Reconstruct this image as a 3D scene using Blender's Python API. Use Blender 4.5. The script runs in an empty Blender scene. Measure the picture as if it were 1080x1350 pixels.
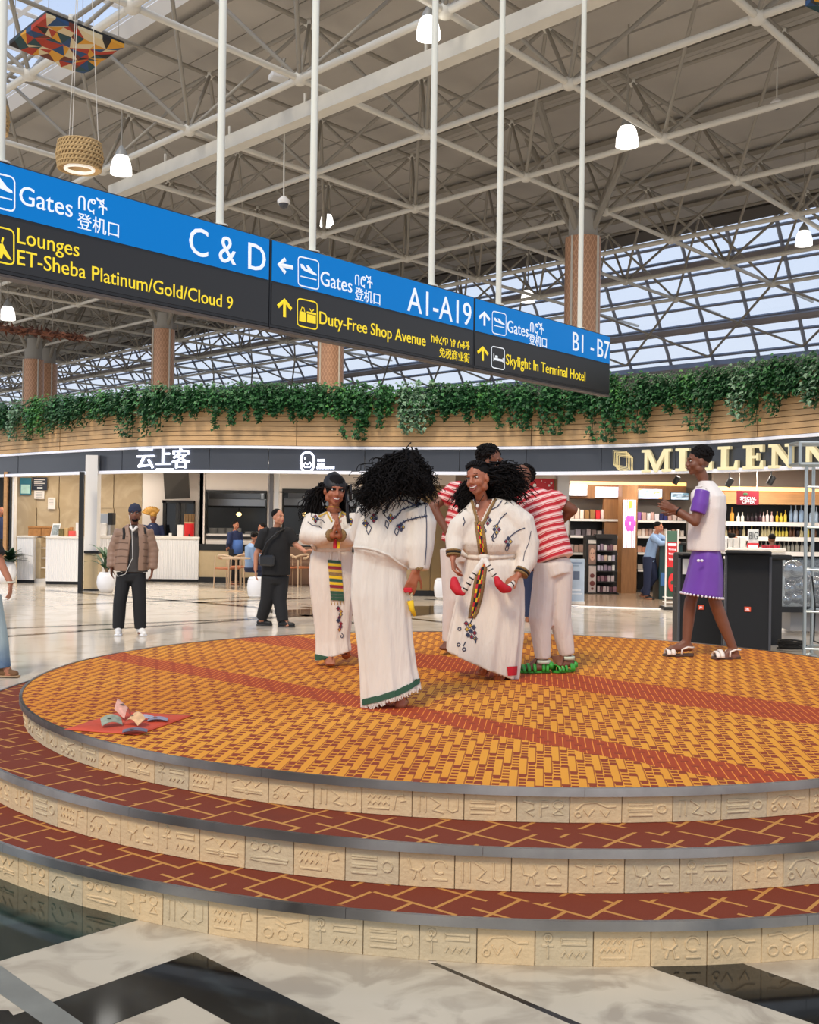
import bpy, bmesh, math, random
from mathutils import Vector, Matrix, Quaternion
from mathutils.bvhtree import BVHTree
random.seed(7)
V = Vector
SC = bpy.context.scene
COL = SC.collection
PI = math.pi

# ---------------------------------------------------------------- camera
F = 1467.0
CAM = V((0, 0, 1.65)); PITCH = 0.0044; ROLL = 0.0144
FWD = V((0, math.cos(PITCH), math.sin(PITCH)))
_u0 = V((0, -math.sin(PITCH), math.cos(PITCH))); _r0 = V((1, 0, 0))
RT = _r0 * math.cos(ROLL) + _u0 * math.sin(ROLL)
UP = _u0 * math.cos(ROLL) - _r0 * math.sin(ROLL)
cam = bpy.data.cameras.new('camera'); camo = bpy.data.objects.new('camera', cam); COL.objects.link(camo)
cam.sensor_fit = 'HORIZONTAL'; cam.sensor_width = 36.0; cam.lens = F / 1080 * 36
cam.clip_end = 400
m = Matrix((RT, UP, -FWD)).transposed().to_4x4(); m.translation = CAM
camo.matrix_world = m
SC.camera = camo
# ---------------------------------------------------------------- sky, sun, exposure
W = bpy.data.worlds.new('sky'); SC.world = W; W.use_nodes = True
nt = W.node_tree; bg = nt.nodes['Background']
tc = nt.nodes.new('ShaderNodeTexCoord'); sx = nt.nodes.new('ShaderNodeSeparateXYZ')
cr = nt.nodes.new('ShaderNodeValToRGB')
nt.links.new(tc.outputs['Generated'], sx.inputs[0]); nt.links.new(sx.outputs['Z'], cr.inputs[0])
cr.color_ramp.elements[0].position = 0.0; cr.color_ramp.elements[0].color = (0.90, 0.92, 0.96, 1)
cr.color_ramp.elements[1].position = 0.75; cr.color_ramp.elements[1].color = (0.42, 0.60, 0.95, 1)
e = cr.color_ramp.elements.new(0.25); e.color = (0.78, 0.86, 1.0, 1)
nt.links.new(cr.outputs[0], bg.inputs['Color']); bg.inputs['Strength'].default_value = 0.95
sun = bpy.data.lights.new('sun', 'SUN'); suno = bpy.data.objects.new('sun', sun); COL.objects.link(suno)
sun.energy = 2.0; sun.angle = math.radians(14); sun.color = (1.0, 0.86, 0.68)
suno.rotation_euler = V((0.35, 0.75, -0.95)).to_track_quat('-Z', 'Y').to_euler()
SC.view_settings.view_transform = 'Standard'; SC.view_settings.look = 'None'
SC.view_settings.gamma = 1.0; SC.view_settings.use_curve_mapping = False
SC.view_settings.exposure = 0.15
SC.cycles.max_bounces = 8; SC.cycles.transparent_max_bounces = 12

# ---------------------------------------------------------------- helpers
def ray(px, py): return FWD + RT * ((px - 540) / F) + UP * ((675 - py) / F)
def P(px, py, D):
    d = ray(px, py); return CAM + d * (D / d.y)
def PZ(px, py, z):
    d = ray(px, py); return CAM + d * ((z - CAM.z) / d.z)
def hor(px): return 681.4 + (px - 540) * 0.0144
def Dfloor(px, py): return PZ(px, py, 0).y

def lin(c):
    c = c / 255.0
    return c / 12.92 if c <= 0.04045 else ((c + 0.055) / 1.055) ** 2.4
def rgb(c): return (lin(c[0]), lin(c[1]), lin(c[2]), 1)

MATS = {}
def mat(name, c=(200, 200, 200), rough=0.55, metal=0.0, noise=0.0, ns=8.0, bump=0.0, bs=40.0, emit=None, es=1.0, alpha=None, spec=0.5, stretch=None, trans=0.0):
    if name in MATS: return MATS[name]
    m = bpy.data.materials.new(name); m.use_nodes = True; MATS[name] = m
    n = m.node_tree.nodes; l = m.node_tree.links; b = n['Principled BSDF']
    b.inputs['Base Color'].default_value = rgb(c); b.inputs['Roughness'].default_value = rough
    b.inputs['Metallic'].default_value = metal; b.inputs['Specular IOR Level'].default_value = spec
    if trans: b.inputs['Transmission Weight'].default_value = trans
    vec = None
    if noise or bump:
        t = n.new('ShaderNodeTexCoord'); vec = t.outputs['Object']
        if stretch:
            mp = n.new('ShaderNodeMapping'); mp.inputs['Scale'].default_value = stretch
            l.new(vec, mp.inputs[0]); vec = mp.outputs[0]
    if noise:
        x = n.new('ShaderNodeTexNoise'); x.inputs['Scale'].default_value = ns; x.inputs['Detail'].default_value = 5
        l.new(vec, x.inputs['Vector'])
        r = n.new('ShaderNodeMapRange'); r.inputs[1].default_value = 0.3; r.inputs[2].default_value = 0.7
        r.inputs[3].default_value = 1 - noise; r.inputs[4].default_value = 1 + noise * 0.6
        l.new(x.outputs['Fac'], r.inputs[0])
        mx = n.new('ShaderNodeMix'); mx.data_type = 'RGBA'; mx.blend_type = 'MULTIPLY'; mx.inputs[0].default_value = 1
        mx.inputs[6].default_value = rgb(c); l.new(r.outputs[0], mx.inputs[7]); l.new(mx.outputs[2], b.inputs['Base Color'])
    if bump:
        x = n.new('ShaderNodeTexNoise'); x.inputs['Scale'].default_value = bs; x.inputs['Detail'].default_value = 4
        l.new(vec, x.inputs['Vector'])
        bp = n.new('ShaderNodeBump'); bp.inputs['Strength'].default_value = bump; bp.inputs['Distance'].default_value = 0.02
        l.new(x.outputs['Fac'], bp.inputs['Height']); l.new(bp.outputs[0], b.inputs['Normal'])
    if emit:
        b.inputs['Emission Color'].default_value = rgb(emit); b.inputs['Emission Strength'].default_value = es
    return m
class NG:
    """small node-graph helper on a material"""
    def __init__(s, name, rough=0.6, metal=0.0):
        s.m = bpy.data.materials.new(name); s.m.use_nodes = True; MATS[name] = s.m
        s.n = s.m.node_tree.nodes; s.l = s.m.node_tree.links; s.b = s.n['Principled BSDF']
        s.b.inputs['Roughness'].default_value = rough; s.b.inputs['Metallic'].default_value = metal
        s.tc = s.n.new('ShaderNodeTexCoord')
    def val(s, sock, v):
        if hasattr(v, 'is_output') or isinstance(v, bpy.types.NodeSocket): s.l.new(v, sock)
        else: sock.default_value = v
    def math(s, op, a, b=0.0, c=None, clamp=False):
        x = s.n.new('ShaderNodeMath'); x.operation = op; x.use_clamp = clamp
        s.val(x.inputs[0], a); s.val(x.inputs[1], b)
        if c is not None: s.val(x.inputs[2], c)
        return x.outputs[0]
    def obj(s, rot=0.0, scale=(1, 1, 1), loc=(0, 0, 0)):
        mp = s.n.new('ShaderNodeMapping'); mp.inputs['Rotation'].default_value = (0, 0, rot)
        mp.inputs['Scale'].default_value = scale; mp.inputs['Location'].default_value = loc
        s.l.new(s.tc.outputs['Object'], mp.inputs[0]); return mp.outputs[0]
    def sep(s, v):
        x = s.n.new('ShaderNodeSeparateXYZ'); s.l.new(v, x.inputs[0]); return x.outputs
    def noise(s, v, scale, detail=3, dist=0.0):
        x = s.n.new('ShaderNodeTexNoise'); x.inputs['Scale'].default_value = scale; x.inputs['Detail'].default_value = detail
        x.inputs['Distortion'].default_value = dist
        s.l.new(v, x.inputs['Vector']); return x.outputs['Fac']
    def mix(s, f, a, b, mode='MIX'):
        x = s.n.new('ShaderNodeMix'); x.data_type = 'RGBA'; x.blend_type = mode
        s.val(x.inputs[0], f); s.val(x.inputs[6], a); s.val(x.inputs[7], b); return x.outputs[2]
    def rng(s, v, a, b, c=0.0, d=1.0):
        x = s.n.new('ShaderNodeMapRange'); s.val(x.inputs[0], v)
        for k, q in enumerate((a, b, c, d)): x.inputs[k + 1].default_value = q
        return x.outputs[0]
    def col(s, c): s.val(s.b.inputs['Base Color'], c); return s.m
    def bump(s, h, strength=0.3, dist=0.01):
        bp = s.n.new('ShaderNodeBump'); bp.inputs['Strength'].default_value = strength; bp.inputs['Distance'].default_value = dist
        s.l.new(h, bp.inputs['Height']); s.l.new(bp.outputs[0], s.b.inputs['Normal'])

ORG = {}   # world origin of each built object
def tag(o, label=None, cat=None, group=None, kind=None):
    if label: o['label'] = label
    if cat: o['category'] = cat
    if group: o['group'] = group
    if kind: o['kind'] = kind
    return o
def thing(name, loc, label=None, cat=None, group=None, kind=None):
    o = bpy.data.objects.new(name, None); o.empty_display_size = 0.1; COL.objects.link(o)
    o.location = loc; ORG[o.name] = V(loc)
    return tag(o, label, cat, group, kind)
def link(name, me, mats, parent=None, origin=None):
    o = bpy.data.objects.new(name, me)
    if mats is not None and not me.materials:
        for q in (mats if isinstance(mats, (list, tuple)) else [mats]): me.materials.append(q)
    COL.objects.link(o)
    if parent is not None:
        o.parent = parent; ORG[o.name] = ORG[parent.name].copy()
    else:
        o.location = origin; ORG[o.name] = V(origin)
    return o
def clone(root, loc=None, rz=None, parent=None):
    c = root.copy(); COL.objects.link(c); c.parent = parent
    if loc is not None: c.location = loc; ORG[c.name] = V(loc)
    if rz is not None: c.rotation_euler = (0, 0, rz)
    for ch in list(root.children): clone(ch, parent=c)
    return c

class MB:
    def __init__(s): s.v = []; s.f = []; s.mi = []; s.cur = 0
    def add(s, vs, fs, M=None):
        k = len(s.v)
        s.v += [tuple(M @ V(q)) for q in vs] if M is not None else [tuple(q) for q in vs]
        for f in fs: s.f.append(tuple(k + i for i in f)); s.mi.append(s.cur)
        return s
    def face(s, pts): return s.add(pts, [tuple(range(len(pts)))])
    def box(s, c, d, M=None, rz=0.0, ch=0.0):
        x, y, z = d[0] / 2, d[1] / 2, d[2] / 2
        T = Matrix.Translation(c) @ Matrix.Rotation(rz, 4, 'Z')
        if M is not None: T = M @ T
        if ch <= 0:
            vs = [(a * x, b * y, e * z) for e in (-1, 1) for b in (-1, 1) for a in (-1, 1)]
            fs = [(0, 2, 3, 1), (4, 5, 7, 6), (0, 1, 5, 4), (2, 6, 7, 3), (0, 4, 6, 2), (1, 3, 7, 5)]
            return s.add(vs, fs, T)
        vs = []; idx = {}
        for e in (-1, 1):
            for b in (-1, 1):
                for a in (-1, 1):
                    for ax in range(3):
                        q = [a * (x - ch), b * (y - ch), e * (z - ch)]; q[ax] = (a * x, b * y, e * z)[ax]
                        idx[(a, b, e, ax)] = len(vs); vs.append(q)
        fs = []
        for sgn in (-1, 1):
            fs.append([idx[(sgn, b, e, 0)] for b, e in ((-1, -1), (1, -1), (1, 1), (-1, 1))][::sgn])
            fs.append([idx[(a, sgn, e, 1)] for a, e in ((-1, -1), (1, -1), (1, 1), (-1, 1))][::-sgn])
            fs.append([idx[(a, b, sgn, 2)] for a, b in ((-1, -1), (1, -1), (1, 1), (-1, 1))][::sgn])
        for a in (-1, 1):
            for b in (-1, 1):
                fs.append((idx[(a, b, -1, 0)], idx[(a, b, 1, 0)], idx[(a, b, 1, 1)], idx[(a, b, -1, 1)])[::a * b])
                fs.append((idx[(a, -1, b, 0)], idx[(a, 1, b, 0)], idx[(a, 1, b, 2)], idx[(a, -1, b, 2)])[::-a * b])
                fs.append((idx[(-1, a, b, 1)], idx[(1, a, b, 1)], idx[(1, a, b, 2)], idx[(-1, a, b, 2)])[::a * b])
                for e in (-1, 1):
                    fs.append((idx[(a, b, e, 0)], idx[(a, b, e, 1)], idx[(a, b, e, 2)])[::a * b * e])
        return s.add(vs, [tuple(f) for f in fs], T)
    def tube(s, pts, r, n=8, caps=True, closed=False, flat=1.0, ref=None):
        pts = [V(p) for p in pts]; k = len(pts)
        rs = r if isinstance(r, (list, tuple)) else [r] * k
        vs = []; prev = None
        for i, p in enumerate(pts):
            if closed: t = pts[(i + 1) % k] - pts[i - 1]
            else: t = pts[min(i + 1, k - 1)] - pts[max(i - 1, 0)]
            if t.length < 1e-9: t = V((0, 0, 1))
            t.normalize()
            if ref is not None: a = V(ref) - t * V(ref).dot(t)
            elif prev is None:
                a = V((0, 0, 1)) if abs(t.z) < 0.9 else V((1, 0, 0)); a = a - t * a.dot(t)
            else: a = prev - t * prev.dot(t)
            if a.length < 1e-6: a = t.orthogonal()
            a.normalize(); prev = a; b = t.cross(a)
            for q in range(n):
                w = 2 * PI * q / n
                vs.append(p + (a * math.cos(w) * flat + b * math.sin(w)) * rs[i])
        fs = []
        for i in range(k if closed else k - 1):
            i2 = (i + 1) % k
            for q in range(n):
                q2 = (q + 1) % n
                fs.append((i * n + q, i * n + q2, i2 * n + q2, i2 * n + q))
        if caps and not closed:
            fs.append(tuple(range(n))[::-1]); fs.append(tuple((k - 1) * n + q for q in range(n)))
        return s.add(vs, fs)
    def lathe(s, prof, n=24, M=None, caps=True):
        vs = []; k = len(prof)
        for r, z in prof:
            for q in range(n): vs.append((r * math.cos(2 * PI * q / n), r * math.sin(2 * PI * q / n), z))
        fs = []
        for i in range(k - 1):
            for q in range(n):
                q2 = (q + 1) % n; fs.append((i * n + q, i * n + q2, (i + 1) * n + q2, (i + 1) * n + q))
        if caps:
            if prof[0][0] > 1e-6: fs.append(tuple(range(n))[::-1])
            if prof[-1][0] > 1e-6: fs.append(tuple((k - 1) * n + q for q in range(n)))
        return s.add(vs, fs, M)
    def ell(s, c, r, nu=14, nv=9, M=None):
        vs = [(0, 0, -r[2])]; fs = []
        for i in range(1, nv):
            t = -PI / 2 + PI * i / nv
            for q in range(nu):
                w = 2 * PI * q / nu; vs.append((r[0] * math.cos(t) * math.cos(w), r[1] * math.cos(t) * math.sin(w), r[2] * math.sin(t)))
        vs.append((0, 0, r[2]))
        for q in range(nu):
            q2 = (q + 1) % nu
            fs.append((0, 1 + q2, 1 + q))
            for i in range(nv - 2): fs.append((1 + i * nu + q, 1 + i * nu + q2, 1 + (i + 1) * nu + q2, 1 + (i + 1) * nu + q))
            fs.append((1 + (nv - 2) * nu + q, 1 + (nv - 2) * nu + q2, len(vs) - 1))
        T = Matrix.Translation(c)
        if M is not None: T = M @ T
        return s.add(vs, fs, T)
    def cap(s, a, b, ra, rb, n=12):
        """tapered capsule"""
        a = V(a); b = V(b); d = b - a
        if d.length < 1e-6: return s.ell(a, (ra, ra, ra))
        d.normalize(); pts = []; rs = []
        for t in (-1, -0.85, -0.5, 0):
            pts.append(a + d * ra * t); rs.append(max(ra * math.sqrt(max(0, 1 - t * t)), 0.0008))
        for t in (0, 0.5, 0.85, 1):
            pts.append(b + d * rb * t); rs.append(max(rb * math.sqrt(max(0, 1 - t * t)), 0.0008))
        return s.tube(pts, rs, n)
    def chain(s, pts, rs, n=12):
        for i in range(len(pts) - 1): s.cap(pts[i], pts[i + 1], rs[i], rs[i + 1], n)
        return s
    def prism(s, poly, z0, z1, M=None):
        n = len(poly)
        vs = [(x, y, z0) for x, y in poly] + [(x, y, z1) for x, y in poly]
        fs = [tuple(range(n))[::-1], tuple(range(n, 2 * n))] + [(i, (i + 1) % n, n + (i + 1) % n, n + i) for i in range(n)]
        return s.add(vs, fs, M)
    def loft(s, rings, closed_caps=True):
        n = len(rings[0]); vs = [p for r in rings for p in r]; fs = []
        for i in range(len(rings) - 1):
            for q in range(n):
                q2 = (q + 1) % n; fs.append((i * n + q, i * n + q2, (i + 1) * n + q2, (i + 1) * n + q))
        if closed_caps:
            fs.append(tuple(range(n))[::-1]); fs.append(tuple((len(rings) - 1) * n + q for q in range(n)))
        return s.add(vs, fs)
    def mesh(s, off=(0, 0, 0), smooth=False, recalc=True):
        me = bpy.data.meshes.new('mesh'); o = V(off)
        me.from_pydata([(p[0] - o.x, p[1] - o.y, p[2] - o.z) for p in s.v], [], s.f)
        if any(s.mi): me.polygons.foreach_set('material_index', s.mi)
        if recalc:
            bm = bmesh.new(); bm.from_mesh(me); bmesh.ops.recalc_face_normals(bm, faces=bm.faces); bm.to_mesh(me); bm.free()
        if smooth: me.polygons.foreach_set('use_smooth', [True] * len(me.polygons))
        me.update(); return me
    def base(s):
        xs = [p[0] for p in s.v]; ys = [p[1] for p in s.v]; zs = [p[2] for p in s.v]
        return V(((min(xs) + max(xs)) / 2, (min(ys) + max(ys)) / 2, min(zs)))
    def build(s, name, mats, parent=None, smooth=False, recalc=True):
        og = ORG[parent.name] if parent is not None else s.base()
        o = link(name, s.mesh(og, smooth, recalc), mats, parent, og)
        if smooth == 'auto':
            o.data.polygons.foreach_set('use_smooth', [True] * len(o.data.polygons))
            o.data.set_sharp_from_angle(angle=math.radians(40))
        return o
def single(mb, name, mats, label, cat, group=None, kind=None, smooth=False):
    return tag(mb.build(name, mats, None, smooth), label, cat, group, kind)

def evaluated(o):
    dg = bpy.context.evaluated_depsgraph_get(); dg.update()
    return bpy.data.meshes.new_from_object(o.evaluated_get(dg))
def text_mesh(body, extrude=0.0, res=3):
    cu = bpy.data.curves.new('t', 'FONT'); cu.body = body; cu.extrude = extrude; cu.resolution_u = res
    o = bpy.data.objects.new('t', cu); COL.objects.link(o)
    me = evaluated(o); bpy.data.objects.remove(o); bpy.data.curves.remove(cu)
    return me
def text_on(name, body, A, B, nrm, m, parent, thick=0.004, height=None, up=None):
    """lettering whose baseline runs from point A to point B on a face with normal nrm"""
    me = text_mesh(body, 0.5)
    xs = [q.co.x for q in me.vertices]; ys = [q.co.y for q in me.vertices]
    x0, x1 = min(xs), max(xs); A = V(A); B = V(B); ex = (B - A); L = ex.length; ex.normalize()
    n = V(nrm).normalized(); up = V(up) if up is not None else V((0, 0, 1)); up = (up - ex * up.dot(ex)).normalized()
    s = L / (x1 - x0); sy = s if height is None else height / max(max(ys), 1e-3)
    og = ORG[parent.name]
    for q in me.vertices:
        c = q.co; q.co = A + ex * ((c.x - x0) * s) + up * (c.y * sy) + n * (thick * (c.z + 0.5)) - og
    me.materials.clear()
    return link(name, me, m, parent)
def remesh(mb, voxel=0.008, it=3, off=(0, 0, 0)):
    me = mb.mesh(off); o = bpy.data.objects.new('t', me); COL.objects.link(o)
    r = o.modifiers.new('r', 'REMESH'); r.mode = 'VOXEL'; r.voxel_size = voxel; r.use_smooth_shade = True
    if it:
        q = o.modifiers.new('s', 'SMOOTH'); q.factor = 0.5; q.iterations = it
    out = evaluated(o); bpy.data.objects.remove(o); bpy.data.meshes.remove(me)
    out.polygons.foreach_set('use_smooth', [True] * len(out.polygons))
    out.materials.clear()
    return out
# ================================================================ materials for the shell
def m_marble(name, base, vein, rough=0.12, vs=1.2, mid=0.5):
    g = NG(name, rough); v = g.obj()
    a = g.noise(v, vs, 8, 1.6); k = g.rng(a, mid - 0.06, mid + 0.10)
    b = g.noise(v, vs * 0.35, 3); kb = g.rng(b, 0.35, 0.65)
    c = g.mix(k, rgb(vein), rgb(base)); c = g.mix(g.math('MULTIPLY', kb, 0.35), c, rgb(vein))
    return g.col(c)
m_floor = m_marble('pale polished marble', (222, 211, 194), (196, 184, 166), 0.11, 1.2, 0.42)
m_white_marble = m_marble('white veined marble', (204, 190, 164), (168, 154, 132), 0.2, 3.2, 0.44)
m_black_marble = m_marble('black marble', (16, 18, 18), (44, 48, 46), 0.08, 3.0, 0.36)
m_green_marble = m_marble('dark green marble', (20, 34, 30), (46, 62, 54), 0.08, 2.5, 0.42)
m_grey_joint = mat('grey stone strip', (128, 126, 114), 0.35, noise=0.15)
m_dark_line = mat('dark stone line', (42, 38, 36), 0.12)
m_wall_beige = m_marble('beige marble wall', (192, 171, 138), (176, 154, 120), 0.18, 1.3, 0.5)
m_white = mat('white paint', (232, 228, 222), 0.5)
m_white_trim = mat('white trim', (240, 240, 244), 0.4)
m_fascia = mat('charcoal fascia panel', (60, 64, 72), 0.28, noise=0.12, ns=0.8)
m_ceil = mat('grey roof deck', (186, 178, 166), 0.7, noise=0.10, ns=0.6)
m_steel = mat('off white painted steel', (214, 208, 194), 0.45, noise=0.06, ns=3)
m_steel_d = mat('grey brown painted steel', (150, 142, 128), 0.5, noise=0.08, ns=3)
m_black = mat('black', (18, 18, 19), 0.5)
m_mull = mat('grey aluminium mullion', (146, 146, 152), 0.4, metal=0.2)
def m_glass_thin(name, tint, refl=0.08):
    m = bpy.data.materials.new(name); m.use_nodes = True; n = m.node_tree.nodes; l = m.node_tree.links
    n.remove(n['Principled BSDF']); out = n['Material Output']
    t = n.new('ShaderNodeBsdfTransparent'); t.inputs[0].default_value = rgb(tint)
    g = n.new('ShaderNodeBsdfGlossy'); g.inputs['Roughness'].default_value = 0.05
    x = n.new('ShaderNodeMixShader'); x.inputs[0].default_value = refl
    l.new(t.outputs[0], x.inputs[1]); l.new(g.outputs[0], x.inputs[2]); l.new(x.outputs[0], out.inputs[0])
    MATS[name] = m; return m
m_glass = m_glass_thin('clear roof glass', (236, 242, 250), 0.05)

# ================================================================ floor
mb = MB(); mb.box((0, 45, -0.1), (150, 130, 0.2))
floor = tag(mb.build('floor', m_floor), kind='structure')
ORG[floor.name] = V(floor.location)
def inlay(name, poly, m, t=0.003, sub=None):
    mb = MB(); mb.prism([(p[0], p[1]) for p in poly], -0.01, t); return mb.build(name, m, floor)
# the pale veined slabs beside the stage and the dark zigzag let into them
def L2(a, b, t): return (a[0] + (b[0] - a[0]) * t, a[1] + (b[1] - a[1]) * t)
inlay('white_slab', [(-3.2, 2.0), (0.98, 3.2 - 0.02), (0.10, 4.12), (-0.1, 5.2), (-3.2, 5.2)], m_white_marble, 0.002)
inlay('white_slab', [(1.01, 3.2), (0.125, 4.12), (0.0, 5.2), (3.6, 5.2), (3.6, 3.0)], m_white_marble, 0.002)
inlay('joint_line', [(0.10, 4.12), (0.98, 3.18), (1.01, 3.2), (0.125, 4.12)], m_dark_line, 0.0025)
inlay('green_slab', [(-3.0, 2.60), (-1.48, 4.08), (-0.62, 5.0), (-3.0, 7.2)], m_green_marble, 0.0032)
inlay('black_slab', [(-1.17, 3.75), (-0.78, 4.19), (-0.75, 3.80), (-0.94, 3.58), (-1.5, 3.0), (-1.87, 3.0)], m_black_marble, 0.0034)
inlay('black_slab', [(-0.78, 4.19), (-0.75, 3.80), (0.05, 3.0), (0.42, 3.0)], m_black_marble, 0.0036)
inlay('grey_strip', [(-1.46, 4.04), (-1.20, 3.77), (-0.98, 3.54), (-0.6, 3.16), (-0.68, 3.12), (-1.07, 3.50), (-1.62, 4.05)], m_grey_joint, 0.0038)
inlay('black_slab', [(-1.75, 3.65), (-1.30, 3.68), (-1.2, 3.55), (-1.9, 2.9)], m_black_marble, 0.0033)
inlay('black_slab', [(0.93, 4.09), (0.80, 4.35), (1.08, 4.45), (1.28, 4.14), (1.47, 3.93), (2.3, 3.05), (1.9, 3.12)], m_black_marble, 0.003)
# thin dark lines inlaid in the pale hall floor
def strip(p, q, w, m=m_dark_line, t=0.0015):
    a = PZ(p[0], p[1], 0); b = PZ(q[0], q[1], 0); d = (b - a).normalized(); n = V((-d.y, d.x, 0)) * w / 2
    inlay('dark_inlay', [(a + n)[:2], (b + n)[:2], (b - n)[:2], (a - n)[:2]], m, t)
strip((-60, 844), (150, 829), 0.16); strip((-60, 831), (330, 816), 0.14); strip((150, 829), (420, 811), 0.12)
strip((60, 778), (330, 800), 0.25); strip((100, 797), (340, 787), 0.2); strip((330, 800), (470, 822), 0.16)
strip((255, 795), (470, 786), 0.22); strip((330, 815), (620, 800), 0.18); strip((400, 800), (600, 822), 0.16)
strip((540, 812), (700, 796), 0.2); strip((560, 790), (760, 800), 0.16)
inlay('dark_inlay', [PZ(*q, 0)[:2] for q in ((345, 806), (470, 799), (470, 812), (395, 814))], m_black_marble, 0.0012)
inlay('dark_inlay', [PZ(*q, 0)[:2] for q in ((470, 801), (640, 797), (640, 808), (470, 812))], m_black_marble, 0.0012)
# shop floor of the duty free shop: warm planks of stone
mb = MB()
q = [PZ(742, 799, 0), PZ(905, 804, 0), PZ(1180, 822, 0)]
mb.prism([(q[0].x, q[0].y), (q[1].x, q[1].y), (q[2].x, q[2].y), (q[2].x + 4, 34), (q[0].x + 1, 34)], -0.01, 0.004)
mb.build('shop_floor', mat('brown grey shop floor', (150, 128, 106), 0.2, noise=0.15, ns=1.5, stretch=(1, 6, 1)), floor)
mb = MB(); mb.tube([q[0] + V((0, 0, .004)), q[1] + V((0, 0, .004)), q[2] + V((0, 0, .004))], 0.012, 4); mb.build('threshold_strip', m_white_trim, floor)

# ================================================================ round stage
CX, CY = 0.647, 7.964
R = [3.887, 3.596, 3.231]; HZ = [0.1775, 0.354, 0.506]
stage = thing('circular_stage', (CX, CY, 0), 'round three-step stage with golden patterned carpet and carved stone risers', 'stage')
# carpets
TH = math.radians(45)
def m_top_carpet():
    g = NG('gold basket weave carpet', 0.85)
    v = g.obj(rot=TH)          # u along the dark bands, w across them
    s = g.sep(v)
    w = s[1]
    # two dark red bands across the stage
    wob = g.math('MULTIPLY', g.math('SUBTRACT', g.noise(v, 5.0, 1), 0.5), 0.10)
    ww = g.math('ADD', w, wob)
    b1 = g.rng(g.math('ABSOLUTE', g.math('SUBTRACT', ww, -1.43)), 0.06, 0.24, 1.0, 0.0)
    b2 = g.rng(g.math('ABSOLUTE', g.math('SUBTRACT', ww, 0.32)), 0.20, 0.40, 1.0, 0.0)
    band = g.math('MAXIMUM', b1, b2)
    # woven cells: plain gold bars beside ladders of brown dashes, staggered column by column
    q = g.sep(g.obj(rot=0.12)); CW = 0.038
    cx = g.math('DIVIDE', g.math('ADD', q[0], 20.0), CW); ci = g.math('FLOOR', cx); fx = g.math('FRACT', cx)
    yy = g.math('ADD', g.math('ADD', q[1], 40.0), g.math('MULTIPLY', ci, 0.105)); cy = g.math('DIVIDE', yy, 0.36); fy = g.math('FRACT', cy)
    par = g.math('MODULO', g.math('ADD', ci, g.math('FLOOR', cy)), 2.0)
    inx = g.math('LESS_THAN', g.math('ABSOLUTE', g.math('SUBTRACT', fx, .5)), .42)
    dash = g.math('MULTIPLY', g.math('MULTIPLY', par, inx), g.math('GREATER_THAN', g.math('FRACT', g.math('DIVIDE', yy, 0.06)), .40))
    join = g.math('LESS_THAN', fy, .09)
    side = g.math('MULTIPLY', g.math('GREATER_THAN', fx, .84), g.math('SUBTRACT', 1.0, par))
    dark = g.math('MAXIMUM', dash, g.math('MAXIMUM', join, g.math('MULTIPLY', side, .8)))
    tone = g.rng(g.noise(v, 0.7, 2), .35, .65)
    gold = g.mix(tone, rgb((216, 136, 24)), rgb((228, 156, 44)))
    c = g.mix(dark, gold, rgb((140, 54, 8)))
    thin = g.math('MULTIPLY', g.math('LESS_THAN', g.math('ABSOLUTE', g.math('SUBTRACT', fx, .5)), .07), g.math('GREATER_THAN', fy, .2))
    cb = g.mix(g.math('MULTIPLY', join, .5), g.mix(thin, rgb((166, 62, 10)), rgb((230, 138, 50))), rgb((116, 40, 8)))
    c = g.mix(g.math('GREATER_THAN', band, .5), c, cb)
    n2 = g.noise(v, 260, 2); c = g.mix(0.22, c, g.mix(n2, rgb((60, 30, 10)), rgb((255, 220, 140))), 'SOFT_LIGHT')
    g.bump(n2, 0.25, 0.004)
    return g.col(c)
def m_tread_carpet():
    g = NG('rust carpet with gold zigzags', 0.9)
    v = g.obj(rot=-math.radians(52)); s = g.sep(v); S = 0.20
    def lines(a, b, off, w, gap):
        ia = g.math('FLOOR', g.math('DIVIDE', b, gap)); sh = g.math('MULTIPLY', g.math('MODULO', g.math('ABSOLUTE', ia), 2.0), S * 0.5 * off)
        fr = g.math('FRACT', g.math('DIVIDE', g.math('ADD', a, g.math('ADD', sh, 40.0)), S))
        return g.math('LESS_THAN', fr, w / S)
    a = lines(s[0], s[1], 1.0, 0.016, 0.40); b = lines(s[1], s[0], 1.0, 0.016, 0.30)
    reg = g.rng(g.noise(v, 1.3, 0), 0.50, 0.52)
    br = g.math('GREATER_THAN', g.math('FRACT', g.math('DIVIDE', g.math('ADD', g.math('ADD', s[0], s[1]), 40.0), 0.42)), 0.22)
    k = g.math('MAXIMUM', g.math('MULTIPLY', a, g.math('MAXIMUM', reg, br)), g.math('MULTIPLY', b, g.math('MAXIMUM', br, reg)))
    n2 = g.noise(v, 240, 2); n3 = g.noise(v, 1.6, 3)
    c = g.mix(n2, rgb((106, 36, 8)), rgb((130, 50, 12)))
    st = g.rng(n3, 0.60, 0.72); c = g.mix(g.math('MULTIPLY', st, 0.45), c, rgb((66, 26, 16)))
    c = g.mix(g.math('MULTIPLY', k, 0.92), c, rgb((196, 136, 62)))
    g.bump(n2, 0.3, 0.004)
    return g.col(c)
m_top = m_top_carpet(); m_tread = m_tread_carpet()
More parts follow.
